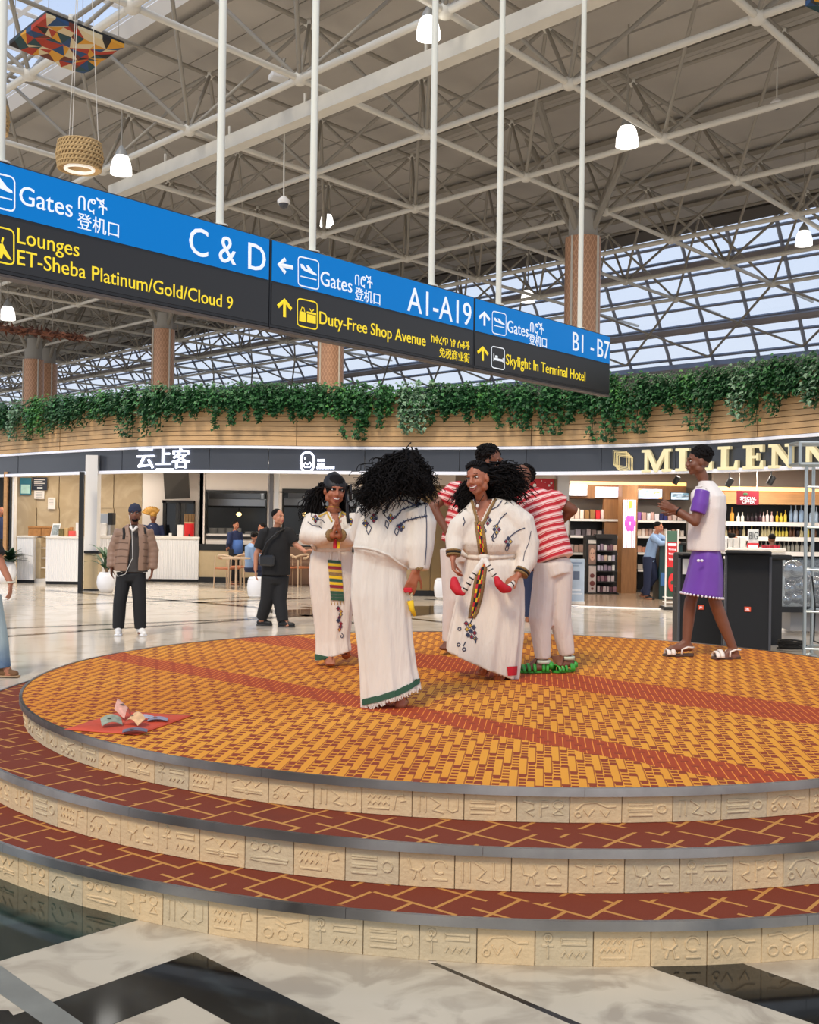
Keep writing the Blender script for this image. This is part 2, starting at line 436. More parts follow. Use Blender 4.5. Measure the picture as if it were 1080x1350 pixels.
def ring_mesh(r0, r1, z0, z1, a0=0, a1=2 * PI, n=160):
    mb = MB(); vs = []; fs = []
    full = abs(a1 - a0 - 2 * PI) < 1e-6
    for i in range(n + 1):
        a = a0 + (a1 - a0) * i / n; c, s_ = math.cos(a), math.sin(a)
        for r, z in ((r0, z0), (r1, z0), (r1, z1), (r0, z1)): vs.append((CX + r * c, CY + r * s_, z))
    for i in range(n):
        for q in range(4): fs.append((i * 4 + q, i * 4 + (q + 1) % 4, i * 4 + 4 + (q + 1) % 4, i * 4 + 4 + q))
    if not full: fs += [(0, 1, 2, 3), (n * 4 + 3, n * 4 + 2, n * 4 + 1, n * 4)]
    return mb.add(vs, fs)
OV = 0.03    # nosing overhang
mb = MB(); mb.prism([(CX + (R[2] - 0.004) * math.cos(2 * PI * i / 160), CY + (R[2] - 0.004) * math.sin(2 * PI * i / 160)) for i in range(160)], HZ[2] - 0.03, HZ[2] - 0.004)
mb.build('top_carpet', m_top, stage)
for k in (0, 1): ring_mesh(R[k + 1] - 0.06, R[k] - 0.004, HZ[k] - 0.03, HZ[k] - 0.004).build('step_carpet', m_tread, stage)
# metal nosing in lengths
def m_nosing():
    g = NG('worn steel edge strip', 0.38, 0.85); v = g.obj()
    n1 = g.noise(v, 1.1, 3); n2 = g.noise(v, 14, 4)
    c = g.mix(g.rng(n1, 0.35, 0.65), rgb((92, 88, 84)), rgb((196, 194, 190))); c = g.mix(g.math('MULTIPLY', n2, 0.35), c, rgb((96, 90, 84)))
    g.l.new(g.rng(n2, 0.3, 0.7, 0.28, 0.5), g.b.inputs['Roughness'])
    return g.col(c)
m_nose = m_nosing()
for k in range(3):
    n = 14
    for i in range(n):
        a0 = 2 * PI * i / n + 0.13 * k + 0.0002; a1 = 2 * PI * (i + 1) / n + 0.13 * k - 0.0002
        ring_mesh(R[k] - 0.018, R[k], HZ[k] - 0.036, HZ[k] + 0.001, a0, a1, 14).build('nosing_strip', m_nose, stage, 'auto')
# carved riser tiles
m_tile = mat('carved sandstone tile', (214, 188, 146), 0.75, noise=0.10, ns=9, bump=0.25, bs=60)
m_tile2 = mat('greyer sandstone tile', (202, 184, 150), 0.75, noise=0.12, ns=7, bump=0.25, bs=60)
def arc(cx, cy, rx, ry, a0=0, a1=360, n=9): return [(cx + rx * math.cos(math.radians(a0 + (a1 - a0) * i / n)), cy + ry * math.sin(math.radians(a0 + (a1 - a0) * i / n))) for i in range(n + 1)]
def wave(x0, x1, y, a, n): return [(x0 + (x1 - x0) * i / n, y + (a if i % 2 else -a)) for i in range(n + 1)]
GLY = [
    [arc(.18, .72, .09, .12), arc(.42, .72, .09, .12), arc(.66, .72, .09, .12), [(.1, .3), (.5, .26), (.9, .28), (.92, .36), (.5, .4), (.1, .36), (.1, .3)]],
    [[(.1, .75), (.6, .75)], [(.1, .68), (.6, .68)], [(.1, .5), (.6, .5)], [(.1, .43), (.6, .43)], [(.1, .25), (.6, .25)], arc(.8, .5, .1, .16)],
    [wave(.1, .55, .7, .06, 8), wave(.1, .55, .45, .06, 8), [(.65, .2), (.7, .75), (.85, .8), (.9, .6), (.78, .55)], [(.1, .22), (.55, .22)]],
    [[(.15, .8), (.2, .5), (.35, .45), (.45, .6), (.4, .78)], [(.3, .45), (.25, .2)], [(.38, .45), (.42, .2), (.5, .2)], arc(.75, .6, .13, .2, 0, 300), [(.62, .22), (.9, .22)]],
    [[(.12, .2), (.12, .8), (.25, .8), (.25, .2)], [(.35, .8), (.55, .55), (.4, .3), (.62, .2)], [(.7, .8), (.7, .35), (.8, .25), (.9, .35), (.9, .8)]],
    [arc(.2, .3, .1, .14), arc(.5, .3, .1, .14), arc(.8, .3, .1, .14), [(.1, .75), (.35, .8), (.55, .62), (.9, .78)], [(.35, .62), (.55, .5)]],
    [[(.1, .65), (.3, .8), (.45, .55), (.6, .8), (.7, .55), (.85, .8)], [(.12, .3), (.88, .3)], [(.12, .38), (.88, .38)], arc(.5, .34, .06, .1)],
    [[(.2, .8), (.2, .2)], [(.1, .55), (.3, .55)], arc(.2, .78, .07, .1), [(.45, .75), (.9, .75), (.9, .6), (.45, .6), (.45, .75)], wave(.45, .9, .32, .08, 7)],
    [[(.1, .5), (.25, .75), (.5, .78), (.72, .6), (.9, .62)], [(.25, .5), (.35, .25), (.45, .5)], [(.6, .48), (.7, .22), (.78, .48)], arc(.14, .3, .06, .1)],
    [[(.1, .8), (.3, .72), (.3, .5), (.15, .4), (.3, .22)], [(.45, .2), (.45, .8), (.6, .8)], [(.6, .62), (.45, .55)], arc(.8, .68, .1, .14), [(.7, .3), (.9, .3), (.8, .48), (.7, .3)]],
]
TMESH = {}
def tile_mesh(w, h, k):
    mb = MB(); mb.box((0, 0.010, h / 2), (w - 0.003, 0.020, h - 0.002), ch=0.002)
    for st in GLY[k]:
        mb.tube([((x - 0.5) * w * 0.94, -0.0005, 0.006 + y * (h - 0.012)) for x, y in st], 0.0048, 6, flat=1.0)
    me = mb.mesh(smooth=False); return me
for k in range(3):
    rr = R[k] - OV; zb = HZ[k - 1] if k else 0.0; h = HZ[k] - 0.036 - zb + (0.004 if k else 0)
    zb = zb - (0.004 if k else 0)
    nt_ = int(round(2 * PI * rr / (0.215 if k == 0 else 0.225))); wt = 2 * rr * math.sin(PI / nt_)
    for g_ in range(len(GLY)):
        for q in (0, 1):
            me = tile_mesh(wt, h, g_); me.materials.append(m_tile if q == 0 else m_tile2); TMESH[(k, g_, q)] = me
    ring_mesh(rr - 0.2, rr - 0.019, zb, zb + h).build('step_core', mat('grey mortar bed', (120, 108, 90), 0.9), stage)
    rnd = random.Random(40 + k); last = -1
    for i in range(nt_):
        a = 2 * PI * (i + 0.5) / nt_
        if math.sin(a) > 0.30: continue
        g_ = rnd.randrange(len(GLY))
        while g_ == last: g_ = rnd.randrange(len(GLY))
        last = g_
        o = bpy.data.objects.new('riser_tile', TMESH[(k, g_, 1 if rnd.random() < 0.25 else 0)]); COL.objects.link(o); o.parent = stage
        o.location = (rr * math.cos(a), rr * math.sin(a), zb); o.rotation_euler = (rnd.uniform(-.006, .006), 0, a + PI / 2 + rnd.uniform(-.004, .004))
    for (a0, a1) in ((math.asin(0.30), PI - math.asin(0.30)),): ring_mesh(rr - 0.02, rr - 0.001, zb, zb + h, a0, a1, 60).build('riser_back', m_tile, stage)

# ================================================================ roof: space frame, deck, glazing
N0 = V((0.24, 23.2, 0)); LA = V((2.37, 2.83, 0)); LB = V((-2.58, 2.80, 0)); ZB = 9.65; ZT = 11.91; ZD = 12.35
def nb(i, j): q = N0 + LA * i + LB * j; q.z = ZB; return q
def ntop(i, j): q = N0 + LA * (i + .5) + LB * (j + .5); q.z = ZT; return q
frame = thing('ceiling_space_frame', nb(0, 0), kind='structure')
cyl = MB(); cyl.lathe([(1, 0), (1, 1)], 8); CYL = cyl.mesh(smooth=False)
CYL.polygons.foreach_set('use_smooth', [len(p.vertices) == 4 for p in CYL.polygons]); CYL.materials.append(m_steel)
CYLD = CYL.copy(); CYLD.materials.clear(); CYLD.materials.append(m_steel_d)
def in_view(p, mrg=60):
    d = p - CAM; z = d.dot(FWD)
    if z < 0.5: return False
    x = 540 + F * d.dot(RT) / z; y = 675 - F * d.dot(UP) / z
    return -mrg < x < 1080 + mrg and -mrg < y < 1350 + mrg
bars = []
for i in range(-3, 6):
    for j in range(-4, 19):
        a = nb(i, j)
        if i < 6: bars.append((a, nb(i + 1, j), 0.060, 0))
        bars.append((a, nb(i, j + 1), 0.068, 0))
        for di in (-1, 0):
            for dj in (-1, 0):
                if -3 <= i + di < 5: bars.append((a, ntop(i + di, j + dj), 0.042, 1))
        if i < 5:
            t = ntop(i, j)
            if i < 4: bars.append((t, ntop(i + 1, j), 0.05, 1))
            bars.append((t, ntop(i, j + 1), 0.05, 1))
vis = []
for a, b, r, d in bars:
    ok = any(in_view(a.lerp(b, t), 20) for t in (0, .25, .5, .75, 1))
    dist = ((a + b) / 2 - CAM).length
    if dist > 62: ok = ok and True
    vis.append((not ok, dist, a, b, r, d))
vis.sort(key=lambda q: (q[0], q[1]))
rest = MB()
for n, (hid, dist, a, b, r, d) in enumerate(vis):
    if n < 296:
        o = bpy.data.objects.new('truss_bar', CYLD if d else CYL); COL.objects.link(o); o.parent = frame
        q = (b - a); o.location = a - ORG[frame.name]; o.rotation_mode = 'QUATERNION'; o.rotation_quaternion = q.to_track_quat('Z', 'Y')
        o.scale = (r, r, q.length)
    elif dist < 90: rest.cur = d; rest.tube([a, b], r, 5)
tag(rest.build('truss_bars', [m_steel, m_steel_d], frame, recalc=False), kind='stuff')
hub = MB(); hub.ell((0, 0, 0), (0.15, 0.15, 0.13), 10, 6); HUB = hub.mesh(smooth=True); HUB.materials.append(m_steel)
for i in range(-2, 6):
    for j in range(-4, 14):
        for fn, s_ in ((nb, 1.0), (ntop, .85)):
            p = fn(i, j)
            if in_view(p, 10) and not (fn is ntop and i > 4):
                o = bpy.data.objects.new('hub', HUB); COL.objects.link(o); o.parent = frame; o.location = p - ORG[frame.name]; o.scale = (s_, s_, s_)
# roof deck of long panels
ceil = thing('ceiling', nb(0, 0) + V((0, 0, ZD - ZB)), kind='structure')
def uv(i, j, z): q = N0 + LA * i + LB * j; q.z = z; return q
I0 = -1.08; I1 = 5.0
k = I0; n = 0
while k < I1 - 0.01:
    k2 = min(k + 0.55, I1)
    for j0, j1 in ((-6, 2), (2, 8), (8, 14), (14, 26)):
        mb = MB(); dz = 0.02 if n % 2 else 0.0
        q = [uv(k + .008, j0, ZD), uv(k2 - .008, j0, ZD), uv(k2 - .008, j1 - .01, ZD), uv(k + .008, j1 - .01, ZD)]
        mb.prism([(p.x, p.y) for p in q], ZD + dz, ZD + 0.12); mb.build('roof_panel', m_ceil, ceil)
    k = k2; n += 1
mb = MB(); q = [uv(I0, -6, 0), uv(I1, -6, 0), uv(I1, 26, 0), uv(I0, 26, 0)]; mb.prism([(p.x, p.y) for p in q], ZD + 0.13, ZD + 0.3); mb.build('roof_backing', m_ceil, ceil)
# purlins under the deck along the long direction, and the dark edge beam
for k in (-0.9, 0.5, 1.5, 2.5, 3.5, 4.4):
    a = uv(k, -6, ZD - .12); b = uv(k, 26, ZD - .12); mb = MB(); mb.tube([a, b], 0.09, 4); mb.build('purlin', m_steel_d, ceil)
mb = MB(); mb.tube([uv(I1, -6, ZD - .1), uv(I1, 26, ZD - .1)], 0.3, 4); mb.build('eaves_beam', mat('dark eaves', (96, 90, 84), 0.6), ceil)
mb = MB(); mb.tube([uv(I0, -6, ZD), uv(I0, 26, ZD)], 0.22, 4); mb.build('skylight_curb', m_white, ceil)
# sloping eaves glazing
def glz(t, j): return uv(I1 + 0.9 * t, j, ZD - 0.1 - 4.65 * t)
win = thing('window_1', glz(1, 0), kind='structure')
rows = [0, .115, .22, .335, .45, .56, .68, .80, .92, 1.0]
js = [-3 + .5 * q for q in range(0, 46)]
pan = MB()
np_ = 0
for a in range(len(js) - 1):
    for b in range(len(rows) - 1):
        c = [glz(rows[b], js[a]), glz(rows[b], js[a + 1]), glz(rows[b + 1], js[a + 1]), glz(rows[b + 1], js[a])]
        if np_ < 298 and in_view(sum(c, V()) / 4, 30):
            mb = MB(); mb.face(c); mb.build('pane', m_glass, win, recalc=False); np_ += 1
        else: pan.face(c)
tag(pan.build('panes', m_glass, win, recalc=False), kind='stuff')
for j in js:
    mb = MB(); mb.tube([glz(0, j), glz(1, j)], 0.075, 4); mb.build('mullion', m_mull, win)
for n, t in enumerate(rows):
    mb = MB(); mb.tube([glz(t, js[0]), glz(t, js[-1])], 0.06, 4); mb.build('transom', m_mull, win)
for t in (.28, .72):
    mb = MB(); mb.tube([glz(t, js[0]) - V((.25, .3, .05)), glz(t, js[-1]) - V((.25, .3, .05))], 0.14, 6); mb.build('purlin', mat('grey purlin', (150, 142, 140), 0.5), win)
# bracing struts in front of the glazing
for j in range(-2, 18):
    for (a, b) in (((5, ZB, j), (5.75, 7.9, j + 1)), ((5, ZB, j + 1), (5.75, 7.9, j))):
        mb = MB(); mb.tube([uv(a[0], a[2], a[1]), uv(b[0], b[2], b[1])], 0.045, 5); mb.build('brace', m_steel_d, win, recalc=False)
# rooflight over the near edge
sky = thing('window_2', uv(-2, 0, ZD), kind='structure')
for j in range(-2, 8):
    for h_ in (0, .5):
        mb = MB(); mb.face([uv(I0 - 1.5, j + h_, ZD + .3), uv(I0, j + h_, ZD + .3), uv(I0, j + h_ + .5, ZD + .3), uv(I0 - 1.5, j + h_ + .5, ZD + .3)]); mb.build('pane', m_glass, sky, recalc=False)
        mb = MB(); mb.tube([uv(I0 - 1.5, j + h_, ZD + .25), uv(I0, j + h_, ZD + .25)], 0.06, 4); mb.build('glazing_bar', m_white, sky)
for i_ in (-.5, -1.0, -1.5):
    mb = MB(); mb.tube([uv(I0 + i_, -2, ZD + .2), uv(I0 + i_, 8, ZD + .2)], 0.06, 4); mb.build('glazing_bar', m_white, sky)
# outer wall under the glazing
mb = MB(); a = uv(I1 + .92, -6, 0); b = uv(I1 + .92, 26, 0); n_ = V((.74, .68, 0)) * .3
mb.prism([(a.x, a.y), (b.x, b.y), ((b + n_).x, (b + n_).y), ((a + n_).x, (a + n_).y)], 0, ZD - 4.7)
tag(mb.build('wall_back', mat('pale grey outer wall', (168, 164, 160), 0.6)), kind='structure')
mb = MB(); mb.tube([uv(I1 + .8, -6, 7.55), uv(I1 + .8, 26, 7.55)], 0.22, 4); tag(mb.build('trim_1', m_mull), kind='structure')
# cable tray girder
tray = MB()
A_ = P(760, 2, 7.65 * F / (hor(760) - 2)); B_ = P(150, 254, 7.65 * F / (hor(150) - 254)); A2 = A_ + (A_ - B_) * .4
d_ = (B_ - A2).normalized(); s_ = V((-d_.y, d_.x, 0)); tray.tube([A2, B_], 0.20, 4, ref=(0.7 * s_ + V((0, 0, .7))))
tray_o = single(tray, 'cable_tray', m_steel, 'long pale grey box girder running diagonally under the roof trusses', 'girder')
for t in (.25, .45, .62, .75, .88):
    p = A2.lerp(B_, t); mb = MB(); mb.tube([p + V((0, 0, .1)), V((p.x, p.y, ZB + .05))], 0.03, 5); mb.build('hanger', m_steel, tray_o)
# columns
def m_lattice():
    g = NG('copper lattice cladding', 0.35, 0.35); v = g.tc.outputs['Object']; s = g.sep(v)
    ang = g.math('ARCTAN2', s[1], s[0]); a = g.math('MULTIPLY', ang, 4.0); z = g.math('MULTIPLY', s[2], 4.4)
    f1 = g.math('ABSOLUTE', g.math('SINE', g.math('MULTIPLY', g.math('ADD', a, z), 3.0))); f2 = g.math('ABSOLUTE', g.math('SINE', g.math('MULTIPLY', g.math('SUBTRACT', a, z), 3.0)))
    k = g.math('LESS_THAN', g.math('MINIMUM', f1, f2), 0.30)
    return g.col(g.mix(k, rgb((190, 142, 110)), rgb((216, 170, 136))))
m_lat = m_lattice(); m_conc = mat('grey column concrete', (168, 164, 156), 0.7)
def column(px, D, dia, lab, ztop=8.9):
    b = P(px, 600, D); b.z = 0
    t = thing('column', b, lab, 'column', 'clad roof columns')
    Mx = Matrix.Translation(b); r = dia / 2
    mb = MB(); mb.lathe([(r, 0), (r, ztop)], 32, Mx); mb.build('cladding', m_lat, t, 'auto')
    for q in range(4):
        a = PI / 4 + q * PI / 2; p = b + V((math.cos(a), math.sin(a), 0)) * (r + .005); mb = MB(); mb.tube([p, p + V((0, 0, ztop))], 0.035, 5); mb.build('cladding_rib', m_steel, t)
    mb = MB(); mb.lathe([(r * .82, ztop), (r * .82, ZB - .1), (r * .6, ZB)], 24, Mx); mb.build('shaft', m_conc, t, 'auto')
    for q in range(4):
        a = PI / 4 + q * PI / 2; p = b + V((math.cos(a) * r * .6, math.sin(a) * r * .6, ZB - .6)); e = b + V((math.cos(a) * 1.9, math.sin(a) * 1.9, ZT)); mb = MB(); mb.tube([p, e], 0.09, 8); mb.build('branch_strut', m_steel_d, t)
    return t
column(765, 28.7, 0.92, 'copper lattice column to the right of the hanging sign')
column(434, 37, 0.88, 'copper lattice column below the middle panel of the hanging sign')
column(213, 44, 0.90, 'copper lattice column below the lounges panel of the sign')
column(42, 51, 0.95, 'leftmost of the copper lattice columns, at the left edge', 8.6)
column(60, 54, 1.0, 'copper lattice column partly hidden behind the leftmost column', 8.8)
# ================================================================ hanging direction sign
SL = V((-2.919, 7.93, 0)); SR = V((2.735, 15.14, 0)); SD = (SR - SL).normalized(); SN = V((SD.y, -SD.x, 0)) # towards camera
ZS0, ZS1, ZSM = 3.34, 4.14, 3.752
def sp(px, py, out=0.0):
    d = ray(px, py); t = (SL - CAM).dot(SN) / d.dot(SN); return CAM + d * t + SN * out
def st(px):   # distance along the sign
    return (sp(px, 400) - SL).dot(SD)
m_blue = mat('blue sign face', (0, 96, 166), 0.4, emit=(0, 134, 216), es=0.42, spec=.15)
m_sblack = mat('black sign face', (34, 33, 33), 0.35)
m_sframe = mat('dark sign frame', (26, 26, 28), 0.4)
m_swhite = mat('white sign lettering', (238, 244, 248), 0.4, emit=(238, 244, 248), es=0.35)
m_syel = mat('yellow sign lettering', (250, 222, 40), 0.4, emit=(250, 222, 40), es=0.35)
sgn = thing('direction_sign', (SL + SR) / 2 + V((0, 0, ZS0)), 'long hanging blue and black gate direction sign in three sections', 'sign')
def sbox(t0, t1, z0, z1, d0, d1, name, m, ch=0.0):
    c = SL + SD * ((t0 + t1) / 2) + SN * ((d0 + d1) / 2); c.z = (z0 + z1) / 2
    mb = MB(); mb.box(c, (t1 - t0, abs(d1 - d0), z1 - z0), rz=math.atan2(SD.y, SD.x), ch=ch); return mb.build(name, m, sgn)
edges = [-1.9, st(356), st(626), st(806)]
for a, b in zip(edges[:-1], edges[1:]):
    sbox(a + .004, b - .004, ZS0, ZS1, -0.11, -0.006, 'sign_box', m_sframe, 0.006)
    sbox(a + .02, b - .02, ZSM + .012, ZS1 - .012, -0.004, 0.0, 'blue_panel', m_blue)
    sbox(a + .02, b - .02, ZS0 + .03, ZSM - .012, -0.004, 0.0, 'black_panel', m_sblack)
    sbox(a + .006, b - .006, ZS0 - .02, ZS0 - .001, -0.115, 0.0, 'bottom_rail', mat('brown grey rail', (84, 76, 70), 0.5))
TXT = [('Gates', (25.3, 269.5), (95.3, 286), 'w'), ('በሮች', (103, 277), (141, 283), 'w'), ('登机口', (102, 300), (156.4, 311.6), 'w'), ('C & D', (249, 335), (347, 358), 'w'),
       ('Lounges', (22.5, 320), (104, 339), 'y'), ('ET-Sheba Platinum/Gold/Cloud 9', (22.6, 346), (306.5, 410), 'y'),
       ('Gates', (422.4, 376.4), (464, 385.5), 'w'), ('በሮች', (468, 376), (491, 380.5), 'w'), ('登机口', (468, 394), (501, 401), 'w'), ('A1-A19', (537, 410), (621, 430), 'w'),
       ('Duty-Free Shop Avenue', (421, 425), (561, 458), 'y'), ('ከቀረጥ ነፃ ሱቆች', (568, 452), (619, 461), 'y'), ('免税商业街', (579, 470), (619, 477), 'y'),
       ('Gates', (668.7, 438), (696.5, 444), 'w'), ('በሮች', (699, 437.5), (716.4, 441.5), 'w'), ('登机口', (697.4, 452.5), (720.6, 458), 'w'), ('B1 - B7', (755, 462), (804, 473.6), 'w'),
       ('Skylight In Terminal Hotel', (667, 480), (771.5, 503), 'y')]
def pz_level(A, B, k=0.0):
    a = sp(*A, k); b = sp(*B, k); z = (a.z + b.z) / 2; a.z = z; b.z = z; return a, b
for body, A, B, c in TXT:
    if body in ('C & D', 'B1 - B7'):
        a, b = pz_level(A, B); me = text_mesh(body); xs = [q.co.x for q in me.vertices]; s_ = (b - a).length / (max(xs) - min(xs))
        for word, f0 in zip(body.split(), (0.0, .385, .785) if body[0] == 'C' else (0.0, .47, .65)):
            wm = text_mesh(word); wx = [q.co.x for q in wm.vertices]; wy = [q.co.y for q in wm.vertices]; p = a.lerp(b, f0)
            text_on('lettering', word, p, p + (b - a).normalized() * (max(wx) - min(wx)) * s_, SN, m_swhite, sgn, 0.004, height=max(wy) * s_)
        continue
    a, b = pz_level(A, B)
    o = text_on('lettering', body, a, b, SN, m_swhite if c == 'w' else m_syel, sgn, 0.004)
    if c == 'y': pass
def stroke_sign(pts, c, w=0.012, closed=False, name='icon_line'):
    mb = MB(); q = [sp(p[0], p[1], 0.003) for p in pts]; mb.tube(q, w, 4, closed=closed, ref=SN, flat=0.25); return mb.build(name, m_swhite if c == 'w' else m_syel, sgn)
def poly_sign(pts, c, name='icon_shape'):
    mb = MB(); q = [sp(p[0], p[1], 0.0) for p in pts]; n = len(q)
    mb.add(q + [p + SN * .005 for p in q], [tuple(range(n)), tuple(range(n, 2 * n))] + [(i, (i + 1) % n, n + (i + 1) % n, n + i) for i in range(n)])
    return mb.build(name, m_swhite if c == 'w' else m_syel, sgn)
def rrect(x0, y0, x1, y1, sl, r=4):
    pts = []
    for cx, cy, a0 in ((x1 - r, y0 + r, -90), (x1 - r, y1 - r, 0), (x0 + r, y1 - r, 90), (x0 + r, y0 + r, 180)):
        for k in range(4):
            a = math.radians(a0 + 30 * k); x = cx + r * math.cos(a); y = cy + r * math.sin(a); pts.append((x, y + (x - (x0 + x1) / 2) * sl))
    return pts
SLP = [0.235, 0.2, 0.17]
# icon frames
stroke_sign(rrect(-24, 229, 19, 274, .25, 6), 'w', 0.006, True); stroke_sign(rrect(393, 341, 420, 379, .23), 'w', 0.006, True); stroke_sign(rrect(649, 412, 667, 441, .22, 3), 'w', 0.006, True)
stroke_sign(rrect(-24, 299, 18, 345, .23, 6), 'y', 0.006, True); stroke_sign(rrect(392, 396, 418, 432, .22), 'y', 0.006, True); stroke_sign(rrect(648, 458, 665, 486, .21, 3), 'w', 0.006, True)
def plane_icon(cx, cy, s, sl):
    pts = [(-11, -8), (-8, -8), (-4, -3), (0, -2.2), (-3, -8), (0, -8), (7, -.8), (11, 1), (11.5, 3), (8, 3), (-6, 0), (-10, -3)]
    poly_sign([(cx + x * s, cy + y * s + (x * s) * sl) for x, y in pts], 'w')
    stroke_sign([(cx - 11 * s, cy + 9 * s - 11 * s * sl), (cx + 11 * s, cy + 9 * s + 11 * s * sl)], 'w', 0.005)
plane_icon(-1, 246, 1.5, .25); plane_icon(406.5, 358, .95, .23); plane_icon(658, 425, .62, .22)
def arrow(cx, cy, s, sl, kind, c):
    if kind == 'left': L = [[(9, 0), (-9, 0)], [(-1, -9), (-9.5, 0), (-1, 9)]]
    else: L = [[(0, 10), (0, -9)], [(-8, -1), (0, -10), (8, -1)]]
    for q in L: stroke_sign([(cx + x * s, cy + y * s + x * s * sl) for x, y in q], c, 0.019 if s > .8 else 0.022, name='arrow')
arrow(377, 351, 1.0, .23, 'left', 'w'); arrow(375, 407, 1.1, .22, 'up', 'y'); arrow(638.6, 421, .85, .2, 'up', 'w'); arrow(636.5, 467, .85, .2, 'up', 'y')
# lounge figure, shopping bags, bed
poly_sign([(-2, 322), (3, 321), (6, 327), (15, 343), (11, 342), (4, 334), (2, 341), (-6, 338)], 'y'); stroke_sign([(2, 316), (4, 317)], 'y', 0.02)
poly_sign([(395, 410), (403, 412), (403.5, 425), (394.5, 423)], 'y'); stroke_sign([(396.5, 410), (398, 405), (400.5, 406), (401.5, 411)], 'y', .005)
poly_sign([(405, 414), (416, 416.5), (416, 427), (405, 425)], 'y'); poly_sign([(404.5, 410.5), (416.5, 413), (416.5, 415.5), (404.5, 413)], 'y'); stroke_sign([(408, 407), (410.5, 411), (413.5, 408.5)], 'y', .006)
stroke_sign([(651, 466), (651, 476)], 'w', .008); stroke_sign([(651, 473), (663, 475.5)], 'w', .014); stroke_sign([(663, 472), (663, 478)], 'w', .008); stroke_sign([(653, 470), (656, 470.7)], 'w', .014)
# suspension poles
m_pole = mat('ivory painted pole', (226, 226, 212), 0.4)
for px, top in ((3, 3), (294, 297), (416.5, 420.5), (574, 583), (662.5, 671.5), (770, 780)):
    a = sp(px, 400); c = SL + SD * ((a - SL).dot(SD)) - SN * 0.055
    mb = MB(); mb.tube([V((c.x, c.y, ZS1)), V((c.x, c.y, ZB + .6))], 0.034, 12); mb.build('suspension_pole', m_pole, sgn, 'auto')
    mb = MB(); mb.lathe([(.07, 0), (.07, .012), (.04, .02)], 12, Matrix.Translation((c.x, c.y, ZS1))); mb.build('pole_flange', m_pole, sgn)
# ================================================================ pendant lamps, cameras, decorations under the roof
m_lamp = mat('glowing white lamp shade', (250, 250, 246), 0.4, emit=(255, 252, 244), es=2.2)
def bell(px, py, D, w, lab):
    r = w * D / F / 2; c = P(px, py, D); h = r * 2.1
    t = thing('pendant_lamp', c - V((0, 0, h / 2)), lab, 'lamp', 'bell pendant lamps under the roof')
    T = Matrix.Translation(c - V((0, 0, h / 2)))
    mb = MB(); mb.lathe([(r * .2, h * .06), (r * .9, h * .06), (r, 0), (r * .97, h * .3), (r * .8, h * .65), (r * .62, h * .8)], 20, T, True); mb.build('shade', m_lamp, t, 'auto')
    mb = MB(); mb.lathe([(r * .62, h * .8), (r * .5, h), (r * .3, h * 1.15), (r * .1, h * 1.3)], 16, T); mb.build('housing', mat('grey lamp housing', (150, 148, 142), .4), t, 'auto')
    L = bpy.data.lights.new('pendant_light', 'SPOT'); L.energy = 700; L.color = (1, .86, .68); L.shadow_soft_size = .3; L.spot_size = math.radians(130); L.spot_blend = .6
    lo = bpy.data.objects.new('pendant_light', L); COL.objects.link(lo); lo.location = c - V((0, 0, h * .5 + .12))
    top = max(c.z + 1, ZB if c.z < ZB - .3 else ZT)
    mb = MB(); mb.tube([c + V((0, 0, h * .7)), V((c.x, c.y, top))], 0.02, 6); mb.build('stem', m_steel_d, t)
bell(565, 34, 17.5, 32, 'largest bell lamp, at the top between two sign poles'); bell(827, 177, 23, 30, 'bell lamp below the trusses right of the sign poles')
bell(431, 289, 33, 18, 'small bell lamp just above the arrow sign section'); bell(160, 215, 22, 28, 'bell lamp beside the woven drum lamp')
bell(1060, 312, 30, 22, 'bell lamp in front of the window at the right edge'); bell(10, 411, 38, 20, 'bell lamp under the sign at the left edge'); bell(696, 389, 42, 18, 'bell lamp in front of the glazing above the sign end')
m_rat = mat('woven rattan', (196, 164, 112), 0.7, noise=0.25, ns=30)
def drum(px, py, D, w, h, lab):
    c = P(px, py, D); r = w * D / F / 2; hh = h * D / F
    t = thing('drum_lamp', c - V((0, 0, hh / 2)), lab, 'lamp', 'woven drum lamps')
    for q in range(7):
        z = -hh / 2 + hh * q / 6; rr = r * (1 - .10 * abs(q - 3) / 3 * .8)
        mb = MB(); mb.tube([c + V((rr * math.cos(2 * PI * k / 32), rr * math.sin(2 * PI * k / 32), z)) for k in range(32)], .012, 5, closed=True); mb.build('hoop', m_rat, t)
    for q in range(36):
        a = 2 * PI * q / 36
        mb = MB(); mb.tube([c + V(((r * (1 - .08 * abs(s_))) * 1.01 * math.cos(a + .35 * s_), (r * (1 - .08 * abs(s_))) * 1.01 * math.sin(a + .35 * s_), s_ * hh / 2)) for s_ in (-1, -.5, 0, .5, 1)], .011, 4, ref=(math.cos(a), math.sin(a), 0), flat=.4); mb.build('cane_strip', m_rat, t)
    T = Matrix.Translation(c)
    mb = MB(); mb.lathe([(r * .9, -hh / 2 + .01), (r * .95, 0), (r * .9, hh / 2 - .01)], 28, T, False); mb.build('liner', mat('tan lamp liner', (182, 150, 104), .8), t, True)
    mb = MB(); mb.tube([c + V((r * .6 * math.cos(2 * PI * k / 28), r * .6 * math.sin(2 * PI * k / 28), -hh / 2)) for k in range(28)], .02, 6, closed=True); mb.build('lower_ring', mat('pale lamp ring', (244, 240, 230), .5, emit=(255, 246, 230), es=.5), t)
    mb = MB(); mb.lathe([(0.02, -hh * .1), (r * .25, 0), (0.02, hh * .25)], 12, T); mb.build('bulb', m_lamp, t)
    for q in range(3):
        a = 2 * PI * q / 3 + .4; p = c + V((math.cos(a) * r * .8, math.sin(a) * r * .8, hh / 2)); mb = MB(); mb.tube([p, V((c.x, c.y, ZB))], .004, 4); mb.build('wire', m_steel, t)
